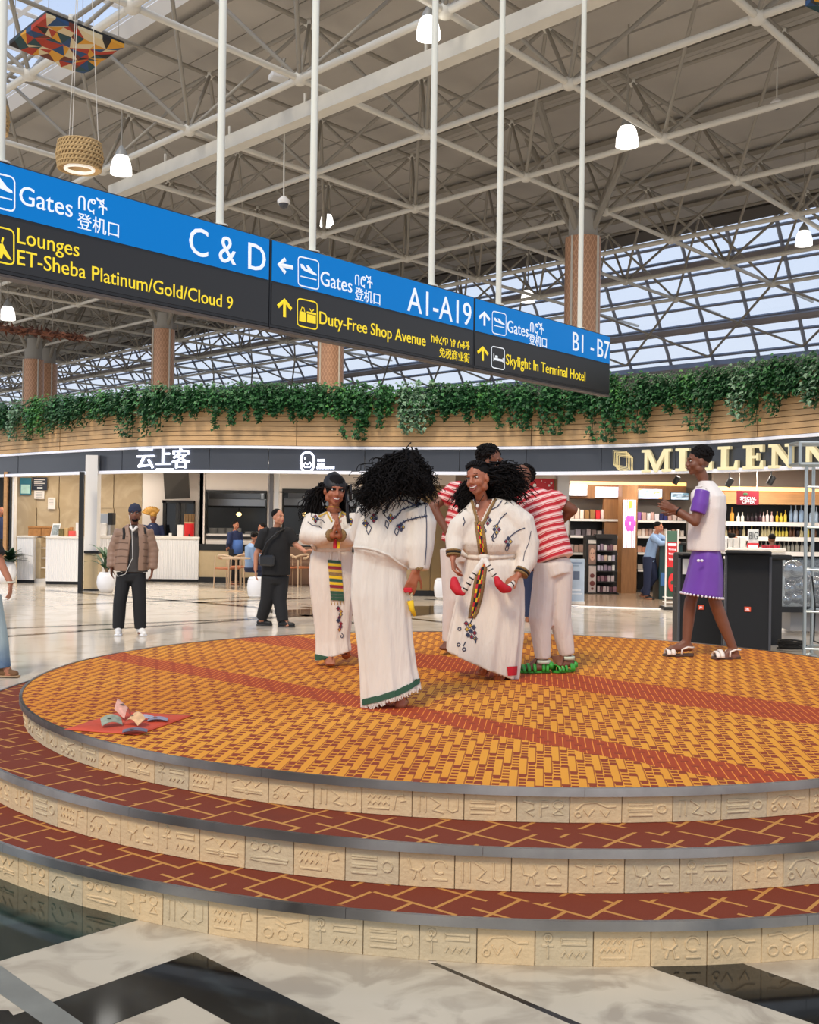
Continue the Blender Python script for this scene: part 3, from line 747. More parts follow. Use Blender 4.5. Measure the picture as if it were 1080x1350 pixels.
drum(105, 206, 13, 60, 34, 'woven rattan drum lamp hanging above the blue sign'); drum(-12, 158, 13, 46, 34, 'woven drum lamp cut off by the left edge')
# patterned ceiling panel
def quilt(px4, z, lab, seed):
    c4 = [PZ(x, y, z) for x, y in px4]; c = sum(c4, V()) / 4
    t = thing('patterned_panel', c, lab, 'panel', 'patterned hanging panels')
    cs = [mat('panel ' + n, q, .8) for n, q in (('red', (166, 52, 26)), ('ochre', (206, 146, 40)), ('teal', (34, 66, 70)), ('cream', (208, 190, 150)), ('black', (34, 28, 24)), ('blue', (34, 68, 108)), ('brown', (104, 46, 24)))]
    rnd = random.Random(seed); n = 7
    g = {}
    for i in range(n + 1):
        for j in range(n + 1):
            u_ = i / n + (rnd.uniform(-.05, .05) if 0 < i < n else 0); v_ = j / n + (rnd.uniform(-.05, .05) if 0 < j < n else 0)
            g[(i, j)] = (u_, v_, .015 + rnd.uniform(0, .05))
    def pt(u_, v_, h): return c4[0].lerp(c4[1], u_).lerp(c4[3].lerp(c4[2], u_), v_) - V((0, 0, h))
    for i in range(n):
        for j in range(n):
            q = [g[(i, j)], g[(i + 1, j)], g[(i + 1, j + 1)], g[(i, j + 1)]]
            dg = rnd.random() < .5
            for tri in (((0, 1, 2), (0, 2, 3)) if dg else ((0, 1, 3), (1, 2, 3))):
                mb = MB(); lo = [pt(*q[k]) for k in tri]; hi = [pt(q[k][0], q[k][1], 0) for k in tri]
                mb.add(lo + hi, [(0, 1, 2), (3, 5, 4), (0, 3, 4, 1), (1, 4, 5, 2), (2, 5, 3, 0)]); mb.build('patch', cs[rnd.choice((0, 0, 1, 1, 2, 3, 3, 4, 5, 6))], t)
    mb = MB(); mb.add([pt(u_, v_, h) for h in (0, -.03) for u_, v_ in ((0, 0), (1, 0), (1, 1), (0, 1))], [(0, 1, 2, 3), (4, 5, 6, 7), (0, 1, 5, 4), (1, 2, 6, 5), (2, 3, 7, 6), (3, 0, 4, 7)]); mb.build('backing_board', m_black, t)
    for u_, v_ in ((.05, .05), (.95, .05), (.95, .95), (.05, .95)):
        p = pt(u_, v_, 0); mb = MB(); mb.tube([p, V((p.x, p.y, ZB))], .004, 4); mb.build('wire', m_steel_d, t)
quilt([(12, 57), (61, 17), (164, 58), (110, 93)], 7.65, 'square panel patched in red ochre teal and cream, hanging top left', 3)
quilt([(1062, 2), (1110, -36), (1212, 6), (1166, 44)], 6.6, 'patterned hanging panel cut off at the top right corner', 5)
# bristly brown strip far left
mb = MB(); rnd = random.Random(5)
a_ = P(-60, 425, 34); b_ = P(112, 446, 34)
for q in range(420):
    t = rnd.random(); p = a_.lerp(b_, t) + V((rnd.uniform(-.1, .1), rnd.uniform(-.4, .4), rnd.uniform(-.12, .12) * (1 - .6 * t))); d = V((rnd.uniform(-1, 1), rnd.uniform(-1, 1), rnd.uniform(-.6, .6))).normalized() * .22
    s_ = d.orthogonal().normalized() * .05; mb.cur = q % 2; mb.add([p - s_, p + d, p + s_, p + V((0, 0, .02))], [(0, 1, 2), (0, 3, 1)])
mb.cur = 0; mb.tube([a_, b_], .08, 6)
go = single(mb, 'dried_leaf_garland', [mat('brown dry leaf', (126, 78, 56), .8), mat('dark dry leaf', (84, 50, 38), .8)], 'long brown dried leaf garland hanging far left under the roof', 'garland', kind='stuff')
for q in (.35, .75):
    p = a_.lerp(b_, q); w = MB(); w.tube([p, V((p.x, p.y, ZB))], .012, 4); w.build('wire', m_steel_d, go)
# cctv domes and floodlight
def cctv(px, py, D, top, lab):
    c = P(px, py, D); t = thing('ceiling_camera', c, lab, 'camera'); T = Matrix.Translation(c)
    mb = MB(); mb.lathe([(.12, .02), (.13, .08), (.05, .16)], 16, T); mb.build('housing', m_white, t, 'auto')
    mb = MB(); mb.lathe([(.002, -.08), (.06, -.06), (.09, -.01), (.10, .02)], 16, T); mb.build('dome', mat('smoked dome', (70, 70, 74), .15), t, True)
    mb = MB(); mb.tube([c + V((0, 0, .16)), P(px + 1, top, D)], .015, 6); mb.build('rod', m_steel, t)
cctv(374, 270, 22, 176, 'white dome camera on a rod between the two left sign poles'); cctv(1024, 140, 24, 80, 'white dome camera on a rod at upper right')
c = P(368, 101, 21); t = thing('floodlight', c, 'white box floodlight clamped to a truss near the top', 'light')
mb = MB(); mb.box(c, (.34, .3, .12), ch=.02, rz=.4); mb.build('body', m_white, t); mb = MB(); mb.tube([c, c + V((0.1, 0, .35))], .03, 6); mb.build('bracket', m_steel_d, t)
# ================================================================ ring of shops
RP = [(-260, 37), (-120, 30.5), (0, 26.7), (110, 24.0), (210, 22.4), (310, 21.9), (420, 21.8), (570, 21.4), (720, 20.7), (850, 19.6), (950, 18.5), (1053, 17.1), (1160, 15.7), (1300, 14)]
def ringD(px):
    for k in range(len(RP) - 1):
        if px <= RP[k + 1][0] or k == len(RP) - 2:
            p0 = RP[max(k - 1, 0)]; p1 = RP[k]; p2 = RP[k + 1]; p3 = RP[min(k + 2, len(RP) - 1)]
            t = (px - p1[0]) / (p2[0] - p1[0]); w = p2[0] - p1[0]
            m1 = (p2[1] - p0[1]) / max(p2[0] - p0[0], 1) * w; m2 = (p3[1] - p1[1]) / max(p3[0] - p1[0], 1) * w
            return (2*t**3 - 3*t*t + 1) * p1[1] + (t**3 - 2*t*t + t) * m1 + (-2*t**3 + 3*t*t) * p2[1] + (t**3 - t*t) * m2
def rg(px, n=0.0, z=0.0):
    def g(x): D = ringD(x); return V(((x - 540) / F * D, D, 0))
    p = g(px); t = (g(px + 2) - g(px - 2)).normalized(); nn = V((t.y, -t.x, 0)); p = p + nn * n; p.z = z; return p
def rtan(px): a = rg(px - 2); b = rg(px + 2); return (b - a).normalized()
def rstrip(px0, px1, n0, n1, z0, z1, step=12.0):
    mb = MB(); k = max(1, int(abs(px1 - px0) / step)); R_ = []
    for i in range(k + 1):
        x = px0 + (px1 - px0) * i / k; R_.append([rg(x, n0, z0), rg(x, n1, z0), rg(x, n1, z1), rg(x, n0, z1)])
    return mb.loft(R_)
ZF0, ZF1, ZW = 2.475, 2.99, 3.98
fas = thing('wall_facade', rg(540, 0, ZF0), kind='structure')
cuts = [-250, -110, 23, 160, 275, 353, 480, 605, 693, 792, 890, 990, 1095, 1200, 1290]
for a, b in zip(cuts[:-1], cuts[1:]): rstrip(a + .4, b - .4, -.12, 0.0, ZF0 + .05, ZF1 - .04).build('fascia_panel', m_fascia, fas, 'auto')
m_trimlit = mat('white lit trim', (240, 242, 250), .4, emit=(235, 240, 255), es=.08)
rstrip(-250, 1290, -.14, .06, ZF0 - .01, ZF0 + .05).build('lower_trim', m_trimlit, fas, 'auto')
rstrip(-250, 1290, -.14, .07, ZF1 - .04, ZF1 + .01).build('upper_trim', m_trimlit, fas, 'auto')
m_wood = mat('pale oak slat', (206, 168, 120), .6, noise=.10, ns=2.5, stretch=(1, 1, 10))
m_wgap = mat('brown slat gap', (128, 98, 66), .8)
rstrip(-250, 1290, -.14, .02, ZF1 + .01, ZW).build('slat_backing', m_wgap, fas, 'auto')
ns_ = 10
for k in range(ns_):
    z = ZF1 + .015 + (ZW - ZF1 - .03) * k / ns_; h = (ZW - ZF1 - .03) / ns_
    for a, b in ((-250, 80), (80, 390), (390, 700), (700, 1000), (1000, 1290)):
        rstrip(a + .5, b - .5, .02, .045, z + .006, z + h - .006).build('wood_slat', m_wood, fas, 'auto')
rstrip(-250, 1290, -.4, .08, ZW, ZW + .05).build('planter_ledge', m_white, fas, 'auto')
# soffit / shop ceiling behind the fascia
mb = MB(); pts = [rg(x, -.1) for x in range(-250, 1291, 40)]
poly = [(p.x, p.y) for p in pts] + [(26, 42), (-34, 52)]
mb.prism(poly, 2.80, 2.9); tag(mb.build('ceiling_shops', mat('white shop ceiling', (214, 208, 200), .6)), kind='structure')
# ---------------------------------------------------------------- hanging ivy
gm = [mat('ivy leaf ' + n, c, .55, noise=.3, ns=9) for n, c in (('dark', (34, 80, 42)), ('mid', (54, 110, 56)), ('bright', (84, 142, 64)), ('grey', (122, 154, 122)))]
def ivy_mesh(seed, n, w, drop, mix):
    rnd = random.Random(seed); mb = MB()
    strands = []
    for q in range(int(w / .05)):
        x = rnd.uniform(-w / 2, w / 2); L = drop * rnd.choice((.55, .6, .65, .75, 1.0, rnd.uniform(.4, 1))); strands.append((x, L, rnd.uniform(-.10, .10)))
    for x, L, dx in strands:
        m_ = int(n * L / drop)
        for q in range(m_):
            t = rnd.random() ** 0.75
            p = V((x + dx * t + rnd.gauss(0, .035), -.10 - .08 * math.sin(min(t * 3, 1.5)) + rnd.gauss(0, .05), .14 - t * L + rnd.gauss(0, .02) + (.06 * rnd.random() if t < .15 else 0)))
            s = rnd.uniform(.035, .072); d = V((rnd.uniform(-.7, .7), rnd.uniform(-1, -.1), rnd.uniform(-1, .1))).normalized()
            side = d.cross(V((0, -1, .6)).normalized());
            if side.length < .1: side = V((1, 0, 0))
            side.normalize(); nrm = side.cross(d)
            mb.cur = rnd.choice(mix)
            mb.add([p, p + d * s * .35 + side * s * .62, p + d * s * .75 + side * s * .30 + nrm * .008, p + d * s * 1.35, p + d * s * .75 - side * s * .30 + nrm * .008, p + d * s * .35 - side * s * .62], [(0, 1, 2), (0, 2, 3), (0, 3, 4), (0, 4, 5)])
    me = mb.mesh(recalc=False)
    for g_ in gm: me.materials.append(g_)
    st = MB()
    for x, L, dx in strands: st.tube([(x, -.02, .10), (x + dx * .3, -.13, .08 - L * .3), (x + dx, -.14, .12 - L)], .006, 3)
    sm = st.mesh(); sm.materials.append(gm[0]); return me, sm
IV = [ivy_mesh(1, 84, .55, .68, (0, 0, 0, 1)), ivy_mesh(2, 84, .55, .78, (0, 0, 1, 1)), ivy_mesh(3, 84, .5, .62, (1, 1, 2, 0)), ivy_mesh(4, 80, .42, .78, (3, 3, 1, 3)), ivy_mesh(5, 88, .6, .58, (0, 1, 0, 0)), ivy_mesh(6, 84, .45, .92, (0, 0, 1)), ivy_mesh(7, 84, .5, .70, (1, 1, 2, 2)), ivy_mesh(8, 84, .5, .56, (0, 1, 1))]
rnd = random.Random(11); px = -60.0; q = 0
while px < 1140:
    k = rnd.choice((0, 0, 1, 1, 2, 3, 4, 5, 6, 7, 0, 4))
    p = rg(px, .02, ZW + .06); tn = rtan(px)
    o = bpy.data.objects.new('hanging_ivy', IV[k][0]); COL.objects.link(o); o.location = p; ORG[o.name] = p.copy()
    o.rotation_euler = (0, 0, math.atan2(tn.y, tn.x) + rnd.uniform(-.1, .1)); s_ = rnd.uniform(.9, 1.15); o.scale = (s_, s_, s_ * rnd.uniform(.92, 1.15))
    look = ('dense dark green', 'long dark green', 'bright mid green', 'pale grey-green', 'short bushy dark', 'longest trailing dark', 'fresh light green', 'very short mid green')[k]
    mark = ('at the left edge', 'above the notices on the beige wall', 'above the white pillar', 'above the Chinese character sign', 'above the left kitchen window', 'above the oval emblem sign', 'above the dancer seen from behind', 'above the brown cabinet', 'above the laughing dancer', 'above the red poster', 'left of the gilt emblem', 'above the first gilt letters', 'above the middle gilt letters', 'at the right edge')[max(0, min(13, int((px + 30) / 1110 * 14)))]
    tag(o, look + ' ivy clump hanging ' + mark, 'plant', 'hanging ivy along the wooden band')
    c = bpy.data.objects.new('stem', IV[k][1]); COL.objects.link(c); c.parent = o
    px += 0.27 * F / ringD(px) * rnd.uniform(.85, 1.15); q += 1
# ---------------------------------------------------------------- signs on the fascia
m_glow = mat('glowing white sign', (250, 250, 255), .4, emit=(225, 232, 255), es=3.0)
def facing(px): t = rtan(px); return V((t.y, -t.x, 0))
s1 = thing('restaurant_sign', rg(215, .01, ZF0 + .1), 'glowing white Chinese character sign on the dark fascia', 'sign')
def onf(px, py, n=.01):
    D = ringD(px); p = P(px, py, D); q = rg(px, n); return V((q.x, q.y, p.z))
for ch, a, b, yb in (('云', 181, 203, 615), ('上', 206, 225, 612), ('客', 227, 250, 615)):
    A = onf(a, yb); B = onf(b, yb); z = (A.z + B.z) / 2; A.z = B.z = z
    text_on('character', ch, A, B, facing(215), m_glow, s1, .03, height=.36)
mb = MB(); A = onf(206, 619); B = onf(228, 619); mb.tube([A, B], .02, 4); mb.build('small_lettering_bar', m_glow, s1)
s2 = thing('oval_sign', rg(405, .01, ZF0 + .1), 'glowing white rounded oval emblem with small lettering on fascia', 'sign')
mb = MB(); c = onf(404.5, 609); tn = rtan(405); oval = []
for k in range(32):
    a = 2 * PI * k / 32; x = abs(math.cos(a)) ** .6 * (1 if math.cos(a) > 0 else -1) * .125; z = abs(math.sin(a)) ** .7 * (1 if math.sin(a) > 0 else -1) * .18; oval.append(c + tn * x + V((0, 0, z)))
mb.tube(oval, .02, 6, closed=True); mb.build('oval_ring', m_glow, s2)
mb = MB(); mb.tube([c + tn * x + V((0, 0, z)) for x, z in ((-.08, -.06), (-.04, -.02), (.0, -.05), (.05, -.01), (.08, -.06), (.05, -.10), (-.05, -.10), (-.08, -.06))], .014, 5); mb.build('cloud_mark', m_glow, s2)
mb = MB(); mb.box(c + V((-.05, 0, .07)), (.02, .02, .05)); mb.build('lantern_mark', m_glow, s2)
for a, b, y in ((418, 428, 607), (418, 428, 612), (417, 441, 616.5)):
    n_ = 3 if b < 430 else 7
    for k in range(n_):
        A = onf(a + (b - a) * k / n_, y); B = onf(a + (b - a) * (k + .75) / n_, y); B.z = A.z; mb = MB(); mb.tube([A, B], .024, 4); mb.build('small_glyph', m_glow, s2)
# slab-serif gilt letters
m_gilt = mat('gilt letter face', (236, 220, 170), .22, metal=.55, noise=.12, ns=4, emit=(250, 235, 190), es=.25)
s3 = thing('shop_sign', rg(950, .01, ZF0 + .06), 'large gilt slab-serif letters and square emblem on the shop fascia', 'sign')
LET = {
 'I': [[(.0, 0), (1, 0), (1, .12), (.72, .12), (.72, .88), (1, .88), (1, 1), (0, 1), (0, .88), (.28, .88), (.28, .12), (0, .12)]],
 'L': [[(0, 0), (1, 0), (1, .38), (.87, .38), (.80, .12), (.45, .12), (.45, .88), (.62, .88), (.62, 1), (0, 1), (0, .88), (.17, .88), (.17, .12), (0, .12)]],
 'E': [[(0, 0), (1, 0), (1, .34), (.88, .34), (.82, .12), (.45, .12), (.45, .44), (.66, .44), (.66, .34), (.76, .34), (.76, .66), (.66, .66), (.66, .56), (.45, .56), (.45, .88), (.80, .88), (.85, .70), (.97, .70), (.97, 1), (0, 1), (0, .88), (.17, .88), (.17, .12), (0, .12)]],
 'N': [[(0, 0), (.4, 0), (.4, .12), (.27, .12), (.27, .72), (.76, 0), (.88, 0), (.88, .88), (1, .88), (1, 1), (.62, 1), (.62, .88), (.75, .88), (.75, .36), (.32, 1), (0, 1), (0, .88), (.13, .88), (.13, .12), (0, .12)]],
 'M': [[(0, 0), (.30, 0), (.30, .12), (.20, .12), (.20, .74), (.44, 0), (.53, 0), (.78, .74), (.78, .12), (.69, .12), (.69, 0), (1, 0), (1, .12), (.91, .12), (.91, .88), (1, .88), (1, 1), (.74, 1), (.5, .32), (.27, 1), (0, 1), (0, .88), (.10, .88), (.10, .12), (0, .12)]],
 'U': [[(.3, .02), (.7, .02), (.85, .18), (.85, .88), (1, .88), (1, 1), (.58, 1), (.58, .88), (.72, .88), (.72, .24), (.62, .14), (.46, .14), (.38, .24), (.38, .88), (.5, .88), (.5, 1), (0, 1), (0, .88), (.14, .88), (.14, .2)]]}
def gilt(ch, a, b, yt0, yb0, yt1, yb1):
    A0 = onf(a, yb0, .02); A1 = onf(a, yt0, .02); B0 = onf(b, yb1, .02); B1 = onf(b, yt1, .02); n = facing((a + b) / 2) * .06
    for pl in LET[ch]:
        q = [A0.lerp(B0, x).lerp(A1.lerp(B1, x), y) for x, y in pl]; k = len(q); mb = MB()
        mb.add(q + [p + n for p in q], [tuple(range(k))[::-1], tuple(range(k, 2 * k))] + [(i, (i + 1) % k, k + (i + 1) % k, k + i) for i in range(k)]); mb.build('letter', m_gilt, s3)
for ch, a, b in (('M', 848, 887), ('I', 893, 911), ('L', 916, 942), ('L', 949.5, 976), ('E', 983, 1010), ('N', 1017, 1052), ('N', 1062, 1098), ('I', 1106, 1124), ('U', 1132, 1168), ('M', 1176, 1220)):
    f0 = 1 - (a - 848) / 232; yt = lambda x: 593.5 - (x - 848) * .043; yb = lambda x: 623 - (x - 848) * .031
    gilt(ch, a, b, yt(a), yb(a), yt(b), yb(b))
for k, (dx, dy) in enumerate(((0, 0), (2.2, 2), (4.4, 4), (6.6, 6), (8.8, 8))):
    mb = MB(); x0, y0 = 808 + dx, 594 + dy; q = [onf(x, y, .02 + .006 * k) for x, y in ((x0, y0), (x0 + 18, y0 + 1.5), (x0 + 18.5, y0 + 21.5), (x0 + 1, y0 + 19))]
    mb.tube(q, .012, 4, closed=True); mb.build('emblem_square', m_gilt, s3)

# ---------------------------------------------------------------- generic shop helpers
def pbox(px0, px1, py0, py1, D, dep, ch=0.0, mb=None):
    """box whose front face spans the given extents at distance D and which runs back by dep"""
    a = P(px0, py1, D); b = P(px1, py0, D); mb = mb or MB()
    mb.box(((a.x + b.x) / 2, D + dep / 2, (a.z + b.z) / 2), (abs(b.x - a.x), dep, abs(b.z - a.z)), ch=ch); return mb
def gbox(px0, px1, py0, D, dep, ch=0.0, z0=0.0, mb=None):
    """the same, standing on the floor"""
    a = P(px0, 700, D); b = P(px1, py0, D); mb = mb or MB()
    mb.box(((a.x + b.x) / 2, D + dep / 2, (z0 + b.z) / 2), (abs(b.x - a.x), dep, b.z - z0), ch=ch); return mb
def struct(mb, name, m, smooth=False): return tag(mb.build(name, m, None, smooth), kind='structure')
def area(name, loc, sx, sy, e, col=(1, .9, .78), rot=(0, 0, 0), parent=None):
    L = bpy.data.lights.new(name, 'AREA'); L.shape = 'RECTANGLE'; L.size = sx; L.size_y = sy; L.energy = e; L.color = col
    o = bpy.data.objects.new(name, L); COL.objects.link(o); o.location = loc; o.rotation_euler = rot; return o
m_ribbed = NG('white ribbed counter front', .5); _s = m_ribbed.sep(m_ribbed.tc.outputs['Object'])
_w = m_ribbed.math('SINE', m_ribbed.math('MULTIPLY', _s[0], 150)); m_ribbed.bump(_w, .4, .01); m_ribbed = m_ribbed.col(rgb((232, 230, 228)))
m_counter_top = mat('pale stone worktop', (226, 220, 210), .25)
m_beige = mat('beige wainscot', (196, 174, 136), .5, noise=.05)
m_wallw = mat('warm white wall', (222, 212, 202), .6)
m_woodw = mat('brown shop wood', (150, 106, 66), .5, noise=.2, ns=3, stretch=(8, 8, 1))
m_woodl = mat('light shop wood', (196, 148, 98), .45, noise=.15, ns=3, stretch=(1, 8, 8))
m_shelf = mat('black shelving', (26, 24, 24), .5)
m_dkgl = mat('dark window glass', (26, 30, 34), .06)
m_ss = mat('brushed stainless', (178, 180, 182), .32, metal=.8)
# restaurant walls (left half)
wl = thing('wall_restaurant', P(140, 770, 28), kind='structure')
def wpart(n, mbx, m): return mbx.build(n, m, wl)
for k, (a, b) in enumerate(((-40, 16), (16, 48), (48, 78), (78, 106), (106, 150), (150, 188))):
    for (t, u) in ((618, 670), (670, 724), (724, 764)):
        wpart('marble_panel', pbox(a + .12, b - .12, t + .12, u - .12, 28.4 + k * .02, .05), m_wall_beige)
wpart('wall_core', pbox(-60, 190, 612, 764.5, 28.56, .2), m_wall_beige)
wpart('white_wall', pbox(186, 262.5, 615, 768, 28.2, .2), m_wallw)
wpart('corner_return', (lambda a, b, mb: mb.prism([(a.x, a.y), (b.x, b.y), (b.x + .1, b.y), (a.x + .1, a.y)], 0, 2.8) or mb)(P(262, 700, 26.9), P(262, 700, 28.3), MB()), m_wallw)
# kitchen wall with pass-through windows
def zpx(py, px, D): return P(px, py, D).z
DK = 26.9
for (a, b, t, u) in ((262, 271, 600, 726), (271, 640, 600, 648), (271, 640, 709, 726), (352, 372, 648, 709), (560, 640, 648, 709)): wpart('kitchen_wall', pbox(a, b, t, u, DK, .15), m_wallw)
wpart('wainscot', pbox(262, 640, 726, 769, DK - .02, .17), m_beige)
wpart('dado_strip', pbox(262, 640, 722.5, 725.5, DK - .05, .05), m_black)
wpart('skirting', pbox(262, 640, 766, 769.5, DK - .05, .03), m_black)
for (a, b) in ((271, 352), (372, 560)):
    w_ = thing('window_%d' % (3 if a < 300 else 4), P((a + b) / 2, 709, DK), kind='structure')
    for q in ((a, b, 647, 649.5), (a, b, 707.5, 710), (a, a + 1.6, 647, 710), (b - 1.6, b, 647, 710)): pbox(*q, DK - .04, .2).build('window_frame', m_black, w_)
# kitchen behind
ki = thing('wall_kitchen', P(400, 720, 30.5), kind='structure')
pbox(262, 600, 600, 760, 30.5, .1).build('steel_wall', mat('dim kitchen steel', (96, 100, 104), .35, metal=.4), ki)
pbox(262, 600, 708, 770, 28.2, .9).build('kitchen_bench', m_ss, ki)
for nm, a, b, lab in (('extractor_hood', 268, 350, 'steel extractor hood behind the left kitchen window'), ('extractor_hood', 374, 470, 'steel extractor hood behind the right kitchen window')):
    t = thing(nm, P((a + b) / 2, 672, 28.6), lab, 'hood')
    pbox(a, b, 658, 668, 28.4, 1.2, .01).build('hood_body', m_ss, t); pbox(a + 6, b - 6, 640, 658, 28.8, .8, .01).build('duct', m_ss, t); pbox(a, b, 667.5, 669, 28.38, .06).build('lip', m_black, t)
area('kitchen_light', P(320, 650, 29.2), 3.0, .4, 18, (1, .95, .88)); area('kitchen_light', P(470, 650, 29.2), 4, .4, 20, (1, .95, .88))
for px, lab in ((315, 'warm globe lamp seen in the left kitchen window'), (402, 'warm globe lamp seen in the right kitchen window')):
    mb = MB(); mb.ell(P(px, 678, 29.5), (.07, .07, .055)); t = single(mb, 'globe_lamp', mat('warm globe', (255, 226, 160), .4, emit=(255, 214, 140), es=3), lab, 'lamp', smooth=True)
    c = P(px, 678, 29.5); mb = MB(); mb.tube([c, c + V((0, 0, .9))], .01, 5); mb.build('cord', m_black, t)
plate = MB(); plate.lathe([(.03, 0), (.09, .004), (.125, .016), (.12, .018), (.02, .006)], 16); PL = plate.mesh(smooth=True); PL.materials.append(m_white)
for k, px in enumerate((277, 287.5, 298, 308.5, 325, 333)):
    p = P(px, 706.5, 28.0); n_ = 12 if k < 4 else 7
    for q in range(n_):
        o = bpy.data.objects.new('plate', PL); COL.objects.link(o); o.location = (p.x, 28.45, .0 + zpx(708, px, 28.2) + q * .019 + .001); ORG[o.name] = V(o.location)
        tag(o, 'white plate in the ' + ('first', 'second', 'third', 'fourth', 'low fifth', 'low sixth')[k] + ' stack from the left on the kitchen bench', 'plate', 'stacked plates in the kitchen')
def downlight(px, D, e, lab, r=.09, col=(1, .92, .82)):
    c = V(((px - 540) / F * D, D, 2.795)); t = thing('downlight', c, lab, 'light', 'ceiling downlights')
    mb = MB(); mb.lathe([(r * 1.15, 0), (r * 1.15, -.012), (r, -.012)], 16, Matrix.Translation(c)); mb.build('rim', m_white_trim, t)
    mb = MB(); mb.lathe([(r, -.008), (r, -.004)], 16, Matrix.Translation(c)); mb.build('lens', m_lamp, t)
    L = bpy.data.lights.new('downlight_lamp', 'AREA'); L.shape = 'DISK'; L.size = .5; L.energy = e * .36; L.color = col; o = bpy.data.objects.new('downlight_lamp', L); COL.objects.link(o); o.location = c - V((0, 0, .03))
for k, (px, D, e) in enumerate(((40, 27.3, 60), (85, 27, 60), (165, 27.2, 60), (225, 25.2, 70), (300, 24.6, 80), (400, 24.4, 80), (500, 24.2, 60), (150, 24.6, 50))): downlight(px, D, e, 'recessed ceiling downlight above the restaurant')  # unseen downlights, added to brighten the restaurant interior
# posts and pillars
mb = gbox(103.5, 110, 622, 23.0, .1); struct(mb, 'trim_2', m_black)
pl = thing('pillar', P(120, 780, 23.4), 'square white pillar with beige base beside the black post', 'pillar')
pl.location.z = 0; ORG[pl.name].z = 0
gbox(111.5, 129, 600, 23.45, .28, 0, P(120, 729.5, 23.4).z).build('white_shaft', m_white, pl); gbox(111, 129.5, 730, 23.42, .3).build('beige_base', m_beige, pl); pbox(110.5, 130, 726.5, 729.5, 23.38, .36).build('black_band', m_black, pl); gbox(111, 129.5, 777, 23.40, .3).build('plinth', m_black, pl)
a = thing('mullion_post', P(362, 770, 22.6), 'grey and white post behind the man in black', 'post'); a.location.z = 0; ORG[a.name].z = 0
gbox(354.5, 360.5, 612, 22.6, .12).build('grey_face', mat('grey post', (120, 116, 114), .4, metal=.3), a); gbox(361, 368, 612, 22.62, .14).build('white_face', m_white, a); gbox(353, 354.5, 612, 22.58, .12).build('edge_strip', m_white_trim, a)
dr = thing('door_1', P(8, 765, 26.5), kind='structure'); dr.location.z = 0; ORG[dr.name].z = 0
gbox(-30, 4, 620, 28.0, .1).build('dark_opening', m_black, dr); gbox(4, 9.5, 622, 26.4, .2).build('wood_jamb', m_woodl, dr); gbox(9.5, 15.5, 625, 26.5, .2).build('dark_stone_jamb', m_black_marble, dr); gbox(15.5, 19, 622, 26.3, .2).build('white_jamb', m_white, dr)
# counters
def counter(px0, px1, pyt, D, dep, lab, name='counter'):
    a = P((px0 + px1) / 2, pyt, D); t = thing(name, (a.x, D, 0), lab, 'counter', 'white restaurant counters')
    gbox(px0, px1, pyt + 1.6, D, dep, 0, .07).build('ribbed_front', m_ribbed, t); gbox(px0 + .5, px1 - .5, 764, D + .06, dep - .1).build('kick_plate', m_black, t)
    pbox(px0 - .7, px1 + .7, pyt - .4, pyt + 1.6, D - .03, dep + .06, .008).build('worktop', m_counter_top, t); return t
counter(23, 44, 707, 25.7, .7, 'narrow white ribbed counter near the left edge')
counter(61, 106, 708, 25.3, .7, 'white ribbed counter left of the black post')
counter(129, 262, 708, 26.8, .75, 'long white ribbed counter behind the man in the brown jacket')
t = thing('shelf_unit', P(52, 768, 25.9), 'open beige side shelf between the two left counters', 'shelf'); t.location.z = 0; ORG[t.name].z = 0
gbox(44, 54, 709, 25.9, .5).build('side_panel', m_beige, t); gbox(54, 61, 709, 26.3, .1).build('back_panel', m_black, t)
for y in (722, 735, 748): pbox(54, 61, y, y + 1.2, 25.95, .4).build('shelf_board', m_counter_top, t)
gbox(44, 61, 763, 25.85, .5).build('plinth', m_counter_top, t)
# things on the counters
def onc(px0, px1, py0, py1, D, dep, name, m, lab, cat, ch=.006, grp=None): return single(pbox(px0, px1, py0, py1, D, dep, ch), name, m, lab, cat, grp)
m_crate = mat('wicker brown box', (176, 122, 66), .7, noise=.2, ns=20)
for k, (a, b) in enumerate(((37, 54), (54.3, 66))):
    t = onc(a, b, 695, 706.4, 25.95, .35, 'wooden_box', m_crate, ('left' if k == 0 else 'right') + ' of the two brown wooden boxes on the left counter', 'box')
    pbox(a - .3, b + .3, 694, 696, 25.93, .39, .004).build('lid', m_crate, t)
t = thing('menu_stand', P(71, 707.5, 25.5), 'white framed menu stand leaning on the counter left of the post', 'menu')
mb = MB(); a = P(66, 707, 25.5); b = P(76.5, 707, 25.5); hh = .29; fr = [a, b, b + V((.03, .1, hh)), a + V((.03, .1, hh))]; mb.add(fr + [q + V((0, .02, 0)) for q in fr], [(0, 1, 2, 3), (7, 6, 5, 4), (0, 4, 5, 1), (1, 5, 6, 2), (2, 6, 7, 3), (3, 7, 4, 0)]); mb.build('frame', m_white, t)
mb = MB(); c = sum(fr, V()) / 4; mb.add([c + (q - c) * .8 - V((0, .006, 0)) for q in fr], [(0, 1, 2, 3)]); mb.build('printed_sheet', mat('menu print', (150, 158, 156), .6, noise=.4, ns=25), t, recalc=False)
onc(77, 83.5, 697, 707.3, 25.5, .12, 'tea_tin', mat('olive tin', (110, 96, 52), .4, noise=.3, ns=20), 'olive gold tin beside the menu stand', 'tin'); onc(84, 90, 696, 707.3, 25.55, .12, 'paper_bag', mat('kraft paper', (196, 164, 112), .8), 'small kraft paper bag between the tin and red box', 'bag')
t = onc(90.3, 98, 700, 707.3, 25.5, .14, 'red_box', mat('coral red box', (222, 84, 74), .5), 'small coral red box with brown lid on the counter', 'box'); pbox(91.5, 95.5, 695, 700, 25.52, .08, .004).build('lid', m_crate, t)
onc(99.5, 103, 689, 707.3, 25.6, .1, 'card_holder', m_white, 'white card holder just left of the black post', 'holder')
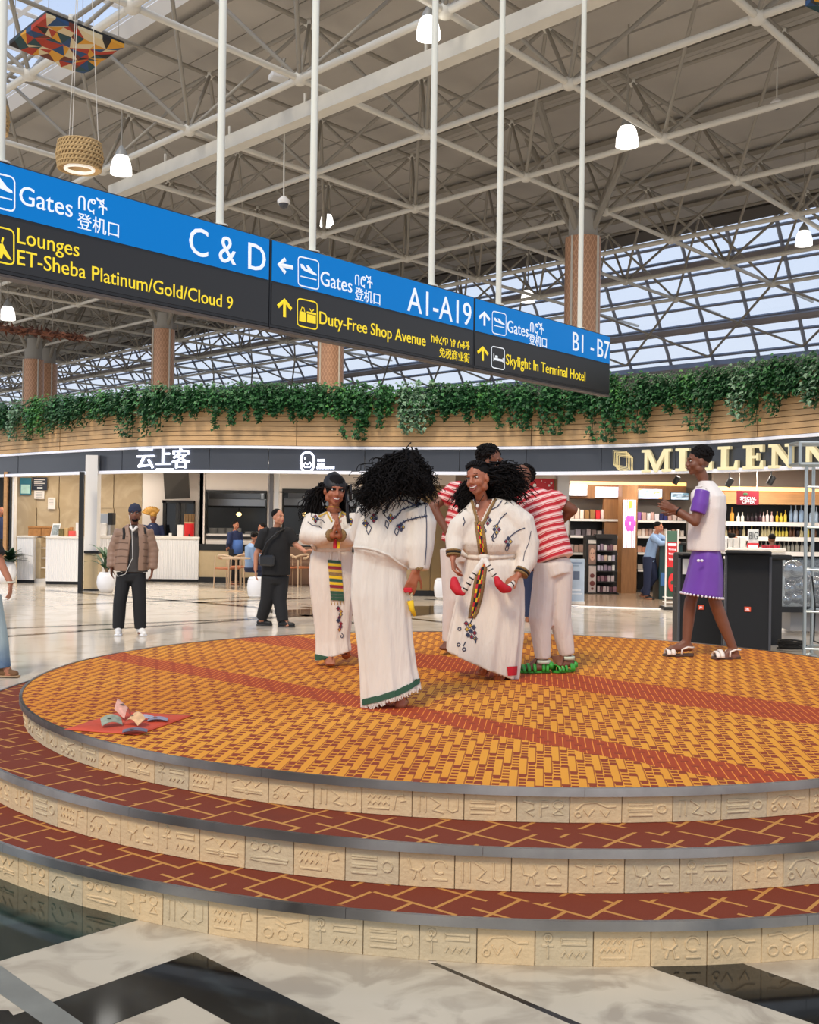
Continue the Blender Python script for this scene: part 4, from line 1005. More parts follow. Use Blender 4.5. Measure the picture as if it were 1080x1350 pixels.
t = thing('coffee_machine', P(140, 707.5, 26.9), 'steel coffee machine behind the white pillar', 'machine')
pbox(130, 146, 677, 706.5, 27.1, .4, .01).build('body', m_ss, t); pbox(142, 148.5, 676, 692, 27.0, .3, .01).build('hopper', m_black, t); pbox(131, 140, 690, 706.5, 26.95, .12, .01).build('drip_front', m_white, t)
# dark menu screen, service hatch
t = thing('menu_screen', P(232, 658, 27.6), 'large dark tilted menu screen above the counter hatch', 'screen')
mb = MB(); A = [P(215, 620, 27.2), P(248, 622, 27.2), P(250, 657, 27.6), P(217.5, 658, 27.6)]; mb.add(A + [q + V((0, .08, 0)) for q in A], [(3, 2, 1, 0), (4, 5, 6, 7), (0, 1, 5, 4), (1, 2, 6, 5), (2, 3, 7, 6), (3, 0, 4, 7)]); mb.build('panel', mat('dark screen', (40, 38, 36), .3), t)
mb = MB(); mb.tube([P(232, 640, 27.5), P(232, 632, 28.25)], .03, 6); mb.build('bracket', m_black, t)
ht = thing('window_5', P(235, 708, 28.1), kind='structure')
pbox(214, 257, 661, 709, 28.16, .03).build('dark_glass', m_dkgl, ht)
for q in ((214, 257, 660, 663), (214, 219, 660, 709), (254.5, 257, 660, 709), (234.5, 237.5, 662, 709)): pbox(*q, 28.1, .06).build('frame', m_black, ht)
t = thing('drink_urn', P(249.5, 707.5, 27), 'bright red drink urn with wooden slatted lid on the counter', 'urn'); c = P(249.5, 707.4, 27.0)
mb = MB(); mb.lathe([(.115, 0), (.12, .02), (.12, .32)], 20, Matrix.Translation(c)); mb.build('barrel', mat('red plastic', (206, 26, 30), .35), t, 'auto'); mb = MB(); mb.lathe([(.125, .32), (.125, .35)], 20, Matrix.Translation(c)); mb.build('rim', mat('pale wood rim', (196, 160, 116), .6), t, 'auto')
for k in range(10):
    a = 2 * PI * k / 10; mb = MB(); mb.box(c + V((.115 * math.cos(a), .115 * math.sin(a), .45)), (.05, .012, .2), rz=a + PI / 2); mb.build('slat', mat('brown slat', (126, 96, 60), .7), t)
mb = MB(); mb.tube([c + V((.03, -.12, .05)), c + V((.03, -.18, .05)), c + V((.03, -.18, .02))], .015, 6); mb.build('tap', m_black, t)
onc(233.5, 241.5, 692, 707.4, 26.95, .03, 'menu_card', m_white, 'white upright menu card beside the red urn', 'menu', .003)
t = onc(222.5, 226, 703, 707.4, 26.95, .06, 'phone_holder', m_white, 'small white holder on the counter before the hatch', 'holder', .004)
# wall notices
m_teal = mat('teal notice', (46, 112, 130), .5); m_paper = mat('white paper', (222, 214, 206), .7); m_navy = mat('navy notice', (24, 30, 44), .4)
t = thing('framed_notice', P(33, 652, 28.35), 'teal framed notice high on the beige wall', 'notice'); pbox(26, 41, 630, 652, 28.34, .04, .004).build('frame', m_teal, t); pbox(27.5, 39.5, 639, 650.5, 28.33, .012).build('sheet', mat('pale aqua sheet', (176, 212, 200), .6, noise=.15, ns=9), t)
t = thing('framed_notice', P(52, 646, 28.35), 'dark navy notice beside the teal one', 'notice'); pbox(42, 62, 629.5, 646, 28.34, .04, .004).build('board', m_navy, t)
for k in range(4): pbox(45, 59 - (k % 2) * 3, 632 + k * 2.4, 632.9 + k * 2.4, 28.33, .01).build('text_line', m_paper, t)
pbox(49, 56, 642.5, 644.5, 28.33, .01).build('logo_stroke', m_white, t)
for a, b, c_, d, lab in ((45, 58.5, 647, 657.5, 'white paper sheet under the navy notice'), (63, 73, 656, 671, 'white paper sheet lowest on the beige wall')):
    t = single(pbox(a, b, c_, d, 28.36, .006), 'paper_sheet', m_paper, lab, 'paper')
    for k in range(4): pbox(a + 2, b - 2.5, c_ + 2.5 + k * 2, c_ + 3.0 + k * 2, 28.355, .004).build('text_line', mat('grey print', (150, 146, 144), .7), t)
# plants in white pots
m_pot = mat('white glazed ceramic', (236, 236, 238), .2)
def blades(c, n, L, spread, m, name, parent, seed, w=.035, up=.8):
    rnd = random.Random(seed)
    for k in range(n):
        a = rnd.uniform(0, 2 * PI); l = L * rnd.uniform(.6, 1.1); o = V((math.cos(a), math.sin(a), 0)); q = []; lean = spread * rnd.uniform(.5, 1.2); h0 = rnd.uniform(0, .45) * L
        for t in (0, .25, .5, .75, 1): q.append(c + V((0, 0, h0)) + o * (lean * t * l) + V((0, 0, up * l * (t - .75 * lean * t * t))))
        s = V((-o.y, o.x, 0)); mb = MB(); W_ = (.5, 1, .9, .6, .05)
        vs = []
        for i, p in enumerate(q): vs += [p - s * w * W_[i], p + V((0, 0, -.006)), p + s * w * W_[i]]
        fs = []
        for i in range(4): fs += [(i * 3, i * 3 + 1, i * 3 + 4, i * 3 + 3), (i * 3 + 1, i * 3 + 2, i * 3 + 5, i * 3 + 4)]
        mb.add(vs, fs); mb.build(name, m, parent, True, recalc=False)
m_blade = mat('dark green blade leaf', (44, 84, 44), .45, noise=.25, ns=6); m_bush = mat('deep green leaf', (26, 58, 34), .5, noise=.3, ns=6)
def pot(c, r, h, parent, name='pot'):
    mb = MB(); mb.lathe([(r * .62, 0), (r * .95, h * .25), (r * 1.05, h * .5), (r * .95, h * .8), (r * .72, h), (r * .62, h), (r * .6, h * .9)], 24, Matrix.Translation(c)); return mb.build(name, m_pot, parent, True)
b = PZ(140, 781, 0); t = thing('potted_plant', b, 'spiky dracaena in a white round pot beside the brown jacket man', 'plant'); pot(b, .19, .42, t); mb = MB(); mb.tube([b + V((0, 0, .3)), b + V((.02, 0, .75))], .03, 6); mb.build('stem', mat('brown stem', (110, 86, 60), .8), t); blades(b + V((0, 0, .42)), 34, .72, .75, m_blade, 'leaf', t, 4)
b = PZ(8, 769, 0); t = thing('potted_plant', b, 'dark leafy plant in a white pot behind the man at left edge', 'plant'); pot(b, .22, .5, t); blades(b + V((.1, 0, .42)), 40, .5, .9, m_bush, 'leaf', t, 9, .06, .7)
# white ceramic stools
def stool(px, py, lab):
    b = PZ(px, py, 0); t = thing('ceramic_stool', b, lab, 'stool', 'white drum stools'); r = .185; h = .42
    mb = MB(); mb.lathe([(r * .7, 0), (r * .92, h * .15), (r * 1.02, h * .5), (r * .92, h * .85), (r * .72, h * .985), (0.001, h)], 28, Matrix.Translation(b)); mb.build('body', m_pot, t, True)
    for z in (.10, .9): mb = MB(); mb.tube([b + V((r * .86 * math.cos(2 * PI * k / 28), r * .86 * math.sin(2 * PI * k / 28), h * z)) for k in range(28)], .008, 5, closed=True); mb.build('rim_bead', m_pot, t, True)
stool(338, 788, 'white drum stool beside the man in black'); stool(584, 789, 'white drum stool behind the dancers')
# cafe chairs and table
m_ash = mat('pale ash wood', (206, 178, 146), .5); m_tan = mat('tan leather seat', (184, 112, 72), .5)
def cafe_chair(b, rz, lab):
    t = thing('cafe_chair', b, lab, 'chair', 'pale cafe chairs'); T = Matrix.Translation(b) @ Matrix.Rotation(rz, 4, 'Z')
    for x in (-.2, .2):
        mb = MB(); mb.tube([T @ V((x, -.2, 0)), T @ V((x * .95, -.19, .62))], .016, 6); mb.build('leg', m_ash, t); mb = MB(); mb.tube([T @ V((x * 1.05, .22, 0)), T @ V((x, .2, .72))], .016, 6); mb.build('leg', m_ash, t)
    mb = MB(); mb.box((0, 0, .44), (.42, .42, .045), M=T, ch=.015); mb.build('seat', m_tan, t)
    mb = MB(); mb.tube([T @ V((.2 * math.cos(a) * 1.05, .02 + .2 * math.sin(a), .66 + .07 * max(0, math.sin(a)))) for a in [(-.35 + 3.84 * k / 12) for k in range(13)]], .018, 6, ref=(0, 0, 1), flat=1.6); mb.build('back_rail', m_ash, t, True)
b = PZ(300, 775, 0); cafe_chair(b, 2.6, 'pale wooden cafe chair left of the table by the kitchen wall'); b = PZ(318, 773, 0); cafe_chair(b + V((0, .2, 0)), -.5, 'cafe chair under the seated guest in light blue')
b = PZ(378, 773, 0); cafe_chair(b, .4, 'cafe chair right of the man in black'); b = PZ(396, 772, 0); cafe_chair(b + V((0, -.3, 0)), -.8, 'cafe chair next to the leftmost dancer')
b = PZ(311, 780, 0); t = thing('cafe_table', b, 'small pale cafe table beside the kitchen wall chairs', 'table')
mb = MB(); mb.lathe([(.3, .70), (.31, .715), (.3, .73)], 24, Matrix.Translation(b)); mb.build('tabletop', m_ash, t, 'auto'); mb = MB(); mb.tube([b, b + V((0, 0, .7))], .025, 8); mb.build('stem', m_ash, t); mb = MB(); mb.lathe([(.18, 0), (.18, .012), (.03, .03)], 20, Matrix.Translation(b)); mb.build('foot', m_ash, t, 'auto')
# sofa bench and brown cabinet behind the dancers
t = thing('bench_sofa', P(385, 768, 26.3), 'brown upholstered bench along the wall behind the cafe chairs', 'bench'); t.location.z = 0; ORG[t.name].z = 0
m_brown = mat('brown upholstery', (128, 98, 78), .7); gbox(368, 455, 741, 26.25, .5, .03).build('seat', m_brown, t); gbox(368, 455, 722, 26.6, .15, .03).build('backrest', m_brown, t)
t = thing('brown_cabinet', P(565, 786, 23.2), 'tall golden brown cabinet behind the dancers', 'cabinet'); t.location.z = 0; ORG[t.name].z = 0
m_gold = mat('golden brown veneer', (150, 120, 74), .3, noise=.1, ns=3)
gbox(546, 592, 640, 23.3, .5).build('body', m_gold, t); gbox(547, 568.5, 641, 23.27, .03, .003, .1).build('door', m_gold, t); gbox(569.5, 591, 641, 23.27, .03, .003, .1).build('door', m_gold, t); gbox(546, 592, 779, 23.25, .5).build('plinth', m_black, t)
# red poster panel and grey pier
t = thing('poster_board', P(712, 700, 21.2), 'red poster with white spots behind the striped shirts', 'poster'); t.location.z = 0; ORG[t.name].z = 0
m_red = mat('poster red', (196, 36, 44), .5); pbox(672, 731, 631, 702, 21.35, .08, .005).build('red_panel', m_red, t); gbox(672, 731, 702, 21.36, .07, .005).build('grey_lower_panel', mat('grey lower panel', (120, 114, 110), .5), t); gbox(731, 735, 631, 21.3, .1).build('brown_edge', m_woodw, t)
A = P(688, 640.5, 21.33); B = P(699, 640.5, 21.33); B.z = A.z; text_on('lettering', 'ary', A, B, (0, -1, 0), m_swhite, t, .004)
rnd = random.Random(2)
for x, y, r in ((705, 640, .035), (718, 647, .015), (724, 640, .022), (727, 637, .02), (714, 634, .012), (722, 655, .012), (700, 650, .012), (728, 648, .01), (710, 652, .014), (695, 634, .01), (719, 636, .008)):
    c = P(x, y, 21.34); mb = MB(); mb.lathe([(r, 0), (r, .01)], 10, Matrix.Translation(c) @ Matrix.Rotation(PI / 2, 4, 'X')); mb.build('white_spot', m_white, t)
struct(gbox(735, 751, 600, 21.1, .4), 'trim_3', mat('grey pier', (188, 184, 180), .5)); struct(gbox(600, 672, 600, 22.6, .2), 'trim_4', mat('brown pier', (120, 104, 88), .5))
# ================================================================ duty free shop (right)
DB = 26.4
dw = thing('wall_duty_free', P(850, 780, DB), kind='structure'); dw.location.z = 0; ORG[dw.name].z = 0
gbox(700, 1010, 600, DB, .15).build('left_wall', mat('shop grey wall', (196, 188, 178), .6), dw)
gbox(940, 1250, 600, 24.6, .15).build('right_wall', mat('shop grey wall 2', (190, 182, 172), .6), dw)
t = thing('wood_header', P(830, 656, DB - .6), 'brown wooden header band above the perfume shelves', 'header'); 
pbox(752, 905, 639, 657, DB - .62, .6).build('band', m_woodw, t); pbox(752, 905, 636.5, 638.5, DB - .65, .05).build('light_strip', mat('warm cove light', (255, 200, 130), .5, emit=(255, 190, 110), es=2.0), t)
t = thing('wood_header', P(1010, 664, 23.6), 'light wooden header band above the bottle shelves', 'header'); pbox(945, 1200, 646, 664, 23.6, .6).build('band', m_woodl, t); pbox(945, 1200, 645, 646.5, 23.55, .08).build('light_strip', MATS['warm cove light'], t)
# lit header screens
def m_screen(name, cols, es=1.2, sc=3.0):
    g = NG(name, .4); v = g.obj(scale=(1, 1, 3)); n_ = g.noise(v, sc, 3); c = g.mix(g.rng(n_, .4, .6), rgb(cols[0]), rgb(cols[1])); c = g.mix(g.rng(g.noise(v, sc * 2.2, 1), .55, .65), c, rgb(cols[2]))
    g.col(c); g.l.new(c, g.b.inputs['Emission Color']); g.b.inputs['Emission Strength'].default_value = es; return g.m
for k, (a, b, t0, t1, cols, lab) in enumerate(((751, 774, 639.5, 653, ((235, 240, 250), (196, 206, 230), (230, 200, 150)), 'bright backlit advert panel at the far left of the wooden header'), (785.5, 819, 642.5, 655.5, ((240, 240, 250), (190, 190, 235), (210, 190, 180)), 'bright backlit advert panel left of the wooden pillar'), (842, 873, 645.5, 657, ((150, 190, 240), (235, 240, 250), (240, 170, 80)), 'blue and orange backlit advert panel right of the wooden pillar'), (885, 908, 650, 658.5, ((200, 220, 235), (40, 46, 54), (90, 130, 150)), 'dark screen behind the clapping hands'))):
    D = DB - .75; t = thing('advert_screen', P((a + b) / 2, t1, D), lab, 'screen'); pbox(a - .6, b + .6, t0 - .6, t1 + .6, D, .1, .01).build('casing', m_white if k < 3 else m_black, t); pbox(a, b, t0, t1, D - .006, .02).build('lit_face', m_screen('advert %d' % k, cols, .9), t)
# wooden pillar with lit panels
t = thing('display_pillar', P(829, 785, DB - 1.5), 'brown wooden pillar with white lit strips and pink flower print', 'pillar'); t.location.z = 0; ORG[t.name].z = 0
gbox(820, 841, 640, DB - 1.4, .5).build('wood_core', m_woodw, t)
gbox(797, 820, 658, DB - .9, .3).build('side_wing', m_woodw, t)
m_lp = mat('lit white strip', (245, 240, 250), .5, emit=(245, 238, 250), es=.9)
for k in range(6): pbox(822 + k * 2.85, 824.3 + k * 2.85, 659, 722, DB - 1.46, .05).build('lit_strip', m_lp, t)
m_pink = mat('pink flower print', (236, 90, 190), .5, emit=(236, 90, 190), es=.5)
fl = P(831, 690, DB - 1.475)
for k in range(6):
    a = 2 * PI * k / 6; mb = MB(); mb.ell(fl + V((.07 * math.cos(a), 0, .12 * math.sin(a))), (.06, .006, .08), 8, 5); mb.build('petal_print', m_pink, t)
mb = MB(); mb.ell(fl + V((0, 0, .42)), (.05, .006, .09), 8, 5); mb.build('yellow_print', mat('yellow print', (236, 214, 80), .5, emit=(236, 214, 80), es=.4), t)
# shelving and stock
rnd = random.Random(21)
BOX = MB(); BOX.box((0, 0, .5), (1, 1, 1), ch=.03); BOXM = BOX.mesh()
STK = {}
def boxmat(c):
    k = tuple(c)
    if k not in STK:
        me = BOXM.copy(); me.materials.append(mat('carton %d %d %d' % k, c, .4)); STK[k] = me
    return STK[k]
bt = MB(); bt.lathe([(.5, 0), (.5, .55), (.42, .64), (.17, .72), (.15, .92), (.19, .925), (.19, 1.0)], 10); BTM = bt.mesh(smooth=True); BT = {}
def botmat(c):
    k = tuple(c)
    if k not in BT:
        me = BTM.copy(); me.materials.append(mat('bottle %d %d %d' % k, c, .15)); BT[k] = me
    return BT[k]
def stock(a, b, y_shelf, D, dep, w, h, cols, lab, cat, grp, fn=boxmat, gap=.12, name='perfume_box', jit=.25):
    """a row of goods standing on a shelf"""
    x = P(a, y_shelf, D).x; xe = P(b, y_shelf, D).x; z = P((a + b) / 2, y_shelf, D).z; ci = 0
    while x < xe - w * .6:
        ww = w * rnd.uniform(.8, 1.2); hh = h * rnd.uniform(1 - jit, 1); c = cols[ci % len(cols)] if rnd.random() < .75 else rnd.choice(cols); ci += rnd.choice((0, 1, 1))
        o = bpy.data.objects.new(name, fn(c)); COL.objects.link(o); o.location = (x + ww / 2, D + dep * .35, z + .002); ORG[o.name] = V(o.location)
        o.scale = (ww * .92, min(ww, dep * .6) * .92, hh); tag(o, lab, cat, grp); x += ww * (1 + gap)
def shelf_unit(a, b, ytop, ys, D, dep, lab, backs=True):
    t = thing('shelf_unit', P((a + b) / 2, 780, D), lab, 'shelf'); t.location.z = 0; ORG[t.name].z = 0
    gbox(a, b, ytop, D + dep, .04).build('back_panel', m_shelf, t)
    for y in ys:
        pbox(a, b, y, y + 1.6, D, dep).build('shelf_board', m_shelf, t); pbox(a, b, y + .2, y + 2.2, D - .015, .012).build('price_strip', m_white, t)
    gbox(a, b, 779, D, dep).build('plinth', m_shelf, t)
    return t
skin = [(236, 214, 196), (226, 190, 172), (200, 150, 96), (150, 110, 60), (210, 40, 48), (240, 220, 214), (236, 196, 200), (232, 226, 220)]
dull = [(110, 104, 112), (150, 140, 150), (90, 80, 84), (176, 160, 160), (130, 110, 104), (200, 190, 186)]
cool = [(150, 90, 170), (190, 150, 200), (230, 226, 230), (28, 34, 90), (40, 44, 110), (216, 196, 186), (30, 28, 34), (200, 160, 150)]
shelf_unit(752, 818, 684, (684.5, 706.5, 729, 751), DB - .9, .5, 'black perfume shelves left of the wooden pillar')
shelf_unit(841, 905, 686, (686.5, 707, 729, 751.5), DB - .9, .5, 'black perfume shelves right of the wooden pillar')
G1 = 'perfume boxes left of the pillar'; G2 = 'perfume boxes right of the pillar'
stock(753, 817, 684.3, DB - .9, .5, .10, .23, skin, 'pale or gold perfume box on the top shelf left of the pillar', 'box', G1)
stock(753, 817, 706.3, DB - .9, .5, .12, .15, dull, 'grey perfume box on the second shelf left of the pillar', 'box', G1 + ', second shelf')
stock(753, 772, 728.8, DB - .9, .5, .09, .22, skin + [(236, 196, 60)], 'perfume box on the third shelf beside the cosmetics stand', 'box', G1 + ', third shelf')
stock(842, 904, 686.3, DB - .9, .5, .09, .20, cool, 'violet navy or black perfume box on the top shelf right of the pillar', 'box', G2)
stock(842, 904, 706.8, DB - .9, .5, .08, .17, [(226, 200, 180), (240, 226, 214), (200, 160, 140), (180, 150, 140)], 'cream perfume box on the second shelf right of the pillar', 'box', G2 + ', second shelf')
stock(842, 870, 728.8, DB - .9, .5, .11, .15, [(220, 160, 130), (210, 140, 110), (230, 180, 150)], 'peach carton on the shelf behind the leaning assistant', 'box', G2 + ', third shelf')
stock(842, 870, 751.3, DB - .9, .5, .13, .14, [(214, 200, 186), (180, 170, 160)], 'pale carton on the low shelf behind the leaning assistant', 'box', G2 + ', fourth shelf')
# cosmetics stand with portrait panel
D = 24.6; t = thing('cosmetics_stand', P(795, 793, D), 'black cosmetics stand with a portrait panel and stocked shelves', 'stand'); t.location.z = 0; ORG[t.name].z = 0
gbox(773, 814, 706, D + .35, .05).build('back_panel', m_shelf, t); gbox(772, 816, 782, D, .42).build('base', m_shelf, t); gbox(773, 774, 706, D, .4).build('side_panel', m_shelf, t); gbox(774, 787, 706, D + .12, .25).build('front_column', m_shelf, t); pbox(786, 813, 704.5, 709.5, D, .3).build('header', m_shelf, t)
pbox(776, 786, 712, 716.5, D + .10, .02).build('name_plate', m_white, t)
pp = pbox(776, 786, 718, 744, D + .10, .02).build('portrait_print', mat('portrait backdrop', (150, 120, 108), .5), t)
c = P(781, 731, D + .095); mb = MB(); mb.ell(c, (.068, .006, .14), 14, 8); mb.build('face_print', mat('face print', (222, 178, 156), .5), pp, True)
for dx in (-.025, .028): mb = MB(); mb.ell(c + V((dx, -.006, .03)), (.014, .003, .008), 8, 4); mb.build('eye_print', m_black, pp)
mb = MB(); mb.ell(c + V((0, -.006, -.065)), (.022, .003, .012), 8, 4); mb.build('mouth_print', mat('lip print', (190, 84, 84), .5), pp)
lp = pbox(776, 786, 746, 781, D + .10, .02).build('product_print', mat('product print', (206, 192, 188), .5), t)
for y, r in ((759, .05), (769, .06), (776, .03)): mb = MB(); mb.ell(P(781, y, D + .095), (r, .005, r), 10, 5); mb.build('print_spot', mat('print red brown', (120, 60, 56), .5), lp)
for y in (726, 740, 753, 767, 781): pbox(788, 813, y, y + 1.2, D, .35).build('shelf_board', m_shelf, t)
for y in (725.8, 739.8, 752.8, 766.8, 780.8): stock(788.5, 812.5, y, D, .35, .07, .14, [(196, 186, 204), (160, 140, 160), (232, 226, 220), (120, 84, 96), (216, 190, 170)] if y < 755 else [(150, 110, 120), (100, 60, 72), (210, 190, 190)], 'small cosmetics carton on the black stand with portrait', 'box', 'cosmetics on the black stand', name='cosmetics_box')
# light blue standee
D = 21.75; t = thing('poster_standee', P(757, 796, D), 'pale blue freestanding poster board at the shop entrance', 'standee'); t.location.z = 0; ORG[t.name].z = 0
gbox(744, 771, 737, D, .04, .004, .02).build('board', mat('pale blue print', (178, 196, 216), .5, noise=.12, ns=4), t); gbox(744, 771, 793, D - .06, .25).build('foot', m_white, t)
for a, b, y0, y1, cc in ((748, 768, 741, 743, (130, 150, 176)), (749, 763, 745, 746.5, (140, 160, 184)), (751, 766, 777, 779, (220, 228, 238)), (750, 768, 782, 783.5, (220, 228, 238))): pbox(a, b, y0, y1, D - .006, .006).build('print_line', mat('print %d' % cc[0], cc, .5), t)
pbox(756, 764.5, 753, 764, D - .006, .006).build('print_patch', mat('dark print patch', (92, 104, 128), .5), t)
# banner stand and teal gondola
D = 22.6; t = thing('display_gondola', P(874, 795, D + .6), 'dark teal display unit behind the red and green banner', 'display'); t.location.z = 0; ORG[t.name].z = 0
gbox(870, 900, 717, D + .6, .6, .01).build('body', mat('dark teal panel', (30, 62, 66), .35), t); pbox(869, 905, 715, 718, D + .56, .7, .006).build('top', m_black, t); pbox(871, 879, 755, 772, D + .59, .02).build('blue_print', mat('blue print', (60, 110, 170), .5), t)
D = 20.6; t = thing('banner_stand', P(886, 803, D), 'red and green roll banner with script lettering in a white frame', 'banner'); t.location.z = 0; ORG[t.name].z = 0
pbox(880, 893, 700, 715, D, .02).build('green_head', mat('muted green print', (76, 110, 90), .5), t); pbox(880, 893, 715, 748, D, .02).build('red_field', mat('banner red', (206, 40, 44), .5), t); pbox(880, 893, 748, 787, D, .02).build('green_field', mat('banner green', (40, 70, 54), .5), t)
mb = MB(); c = P(886, 768, D - .012); mb.ell(c, (.07, .008, .17), 14, 6); mb.build('red_flower_print', mat('banner red', (206, 40, 44)), t, True); mb = MB(); mb.ell(c - V((0, .006, 0)), (.03, .006, .04), 8, 5); mb.build('flower_centre', MATS['banner green'], t)
for k, y in enumerate((724, 730, 737)):
    mb = MB(); mb.tube([P(882 + j * 1.0, y + (1.2 if j % 2 else -1.2) + j * .1, D - .008) for j in range(10)], .007, 4); mb.build('script_line', m_swhite, t)
pbox(881, 892, 716.5, 719.5, D - .008, .006).build('lettering_bar', m_swhite, t)
for a in (878, 893.5): gbox(a, a + 1.6, 698, D - .01, .04).build('frame_post', m_white, t)
for y in (788, 794, 800): pbox(878, 895, y, y + 1, D - .02, .3).build('foot_rail', m_white, t)
gbox(877, 896, 800.5, D - .1, .4).build('base', m_black, t)
# bottle shelves
DR = 23.7
shelf_unit(946, 1200, 668, (690.5, 710, 729.5, 750), DR, .5, 'long black bottle shelves behind the loudspeakers')
G3 = 'bottles on the right hand shelves'
stock(948, 965, 690.2, DR, .5, .10, .36, [(232, 222, 170), (240, 200, 120)], 'tall pale gold bottle at the left of the upper bottle shelf', 'bottle', G3 + ', gold', botmat, .10, 'bottle'); stock(965, 973, 690.2, DR, .5, .085, .38, [(230, 160, 60)], 'orange bottle on the upper bottle shelf', 'bottle', G3 + ', orange', botmat, .10, 'bottle')
stock(974, 987, 690.2, DR, .5, .075, .26, [(236, 232, 220)], 'white bottle on the upper bottle shelf', 'bottle', G3 + ', white', botmat, .10, 'bottle'); stock(987, 1008, 690.2, DR, .5, .08, .27, [(44, 28, 34), (56, 30, 40)], 'dark red wine bottle on the upper bottle shelf', 'bottle', G3 + ', dark', botmat, .10, 'bottle')
stock(1008, 1025, 690.2, DR, .5, .085, .30, [(232, 196, 190), (238, 222, 220)], 'pale pink bottle on the upper bottle shelf', 'bottle', G3 + ', pink', botmat, .10, 'bottle'); stock(1026, 1043, 690.2, DR, .5, .085, .30, [(240, 196, 40), (236, 206, 80)], 'yellow bottle on the upper bottle shelf', 'bottle', G3 + ', yellow', botmat, .10, 'bottle'); stock(1044, 1200, 690.2, DR, .5, .10, .40, [(150, 176, 206), (176, 196, 216)], 'blue bottle at the right end of the upper bottle shelf', 'bottle', G3 + ', blue', botmat, .10, 'bottle')
stock(948, 1080, 709.7, DR, .5, .075, .30, [(110, 70, 40), (40, 28, 26), (226, 210, 160), (60, 36, 28), (236, 214, 90)], 'brown or amber bottle on the second bottle shelf', 'bottle', G3 + ', second shelf', botmat, .05, 'bottle')
stock(948, 1080, 729.2, DR, .5, .09, .28, [(180, 176, 160), (150, 140, 120), (206, 200, 186)], 'pale bottle on the third bottle shelf', 'bottle', G3 + ', third shelf', botmat, .05, 'bottle')
t = thing('offer_sign', P(986, 665, 22.8), 'dark red SPECIAL OFFER sign hanging above the bottles', 'sign'); pbox(971.5, 1001, 647, 665.5, 22.8, .03, .003).build('board', mat('dark red board', (136, 24, 44), .45), t)
for body, a, b, y in (('SPECIAL', 976, 997, 659), ('OFFER', 978.5, 995, 663.6)):
    A = P(a, y, 22.795); B = P(b, y, 22.795); B.z = A.z; text_on('lettering', body, A, B, (0, -1, 0), m_swhite, t, .004)
mb = MB(); mb.ell(P(983, 651.5, 22.795), (.05, .004, .03), 10, 5); mb.build('green_mark', mat('green mark', (60, 110, 70), .5), t)
for a in (975, 998): mb = MB(); mb.tube([P(a, 647, 22.81), V((P(a, 647, 22.81).x, 22.81, 2.8))], .006, 4); mb.build('wire', m_steel, t)
t = thing('promo_sign', P(993.5, 724, 19.5), 'white and red card sign reading BIG above the loudspeaker', 'sign'); pbox(986.5, 1000.5, 698, 716, 19.5, .02).build('white_card', mat('grey white card', (206, 208, 206), .5), t); pbox(985.5, 1000.8, 716, 725, 19.49, .02).build('red_card', MATS['poster red'], t)
A = P(988, 711, 19.49); B = P(999, 711, 19.49); B.z = A.z; text_on('lettering', 'BIG', A, B, (0, -1, 0), mat('dark print', (60, 66, 70), .5), t, .004, height=.13)
pbox(987.5, 999, 718.5, 722, 19.48, .006).build('lettering_bar', m_swhite, t); mb = MB(); mb.tube([P(993, 720, 19.53), V((P(993, 720, 19.53).x, 19.53, .9))], .012, 6); mb.build('stem', m_steel, t)
# low promotion tables between the shelves and the loudspeakers
t = thing('promo_table', P(985, 745, 19.9), 'white promotion table with red boxes behind the loudspeakers', 'table'); t.location.z = 0; ORG[t.name].z = 0
gbox(955, 1036, 726, 19.4, .8, .01).build('body', m_white, t); pbox(954, 1037, 723.5, 726.5, 19.36, .88, .006).build('top', m_counter_top, t)
stock(956, 984, 723.3, 19.5, .5, .10, .20, [(206, 204, 200), (190, 186, 180), (228, 226, 224)], 'white carton on the promotion table behind the speaker', 'box', 'white cartons on the promotion table', name='carton'); stock(1008, 1034, 723.3, 19.5, .4, .06, .06, [(170, 30, 50), (150, 24, 40)], 'small red tin on the promotion table', 'tin', 'red tins on the promotion table', name='tin')
# downlights, track spots
for k, (px, D, e) in enumerate(((770, 25, 90), (860, 24.6, 90), (800, 22.2, 70), (905, 20.6, 60), (930, 22.8, 90), (1010, 22.6, 110), (1080, 21.5, 100), (963, 19.4, 60), (989, 19.0, 60), (1052, 17.9, 60), (1130, 19, 60))): downlight(px, D, e, 'recessed ceiling downlight above the perfume shop', .16)
for px, py, D, lab in ((892, 633, 20.4, 'small black track spot above the clapping man'), (962, 636, 19.2, 'black track spot left of the offer sign'), (1017, 633, 18.4, 'black track spot right of the offer sign')):
    c = P(px, py, D); t = thing('track_spot', c, lab, 'spotlight'); mb = MB(); mb.lathe([(.05, -.08), (.055, .06), (.03, .08)], 12, Matrix.Translation(c) @ Matrix.Rotation(.5, 4, 'Y')); mb.build('can', m_black, t, 'auto'); mb = MB(); mb.tube([c, V((c.x, c.y, 2.8))], .012, 5); mb.build('stem', m_black, t)
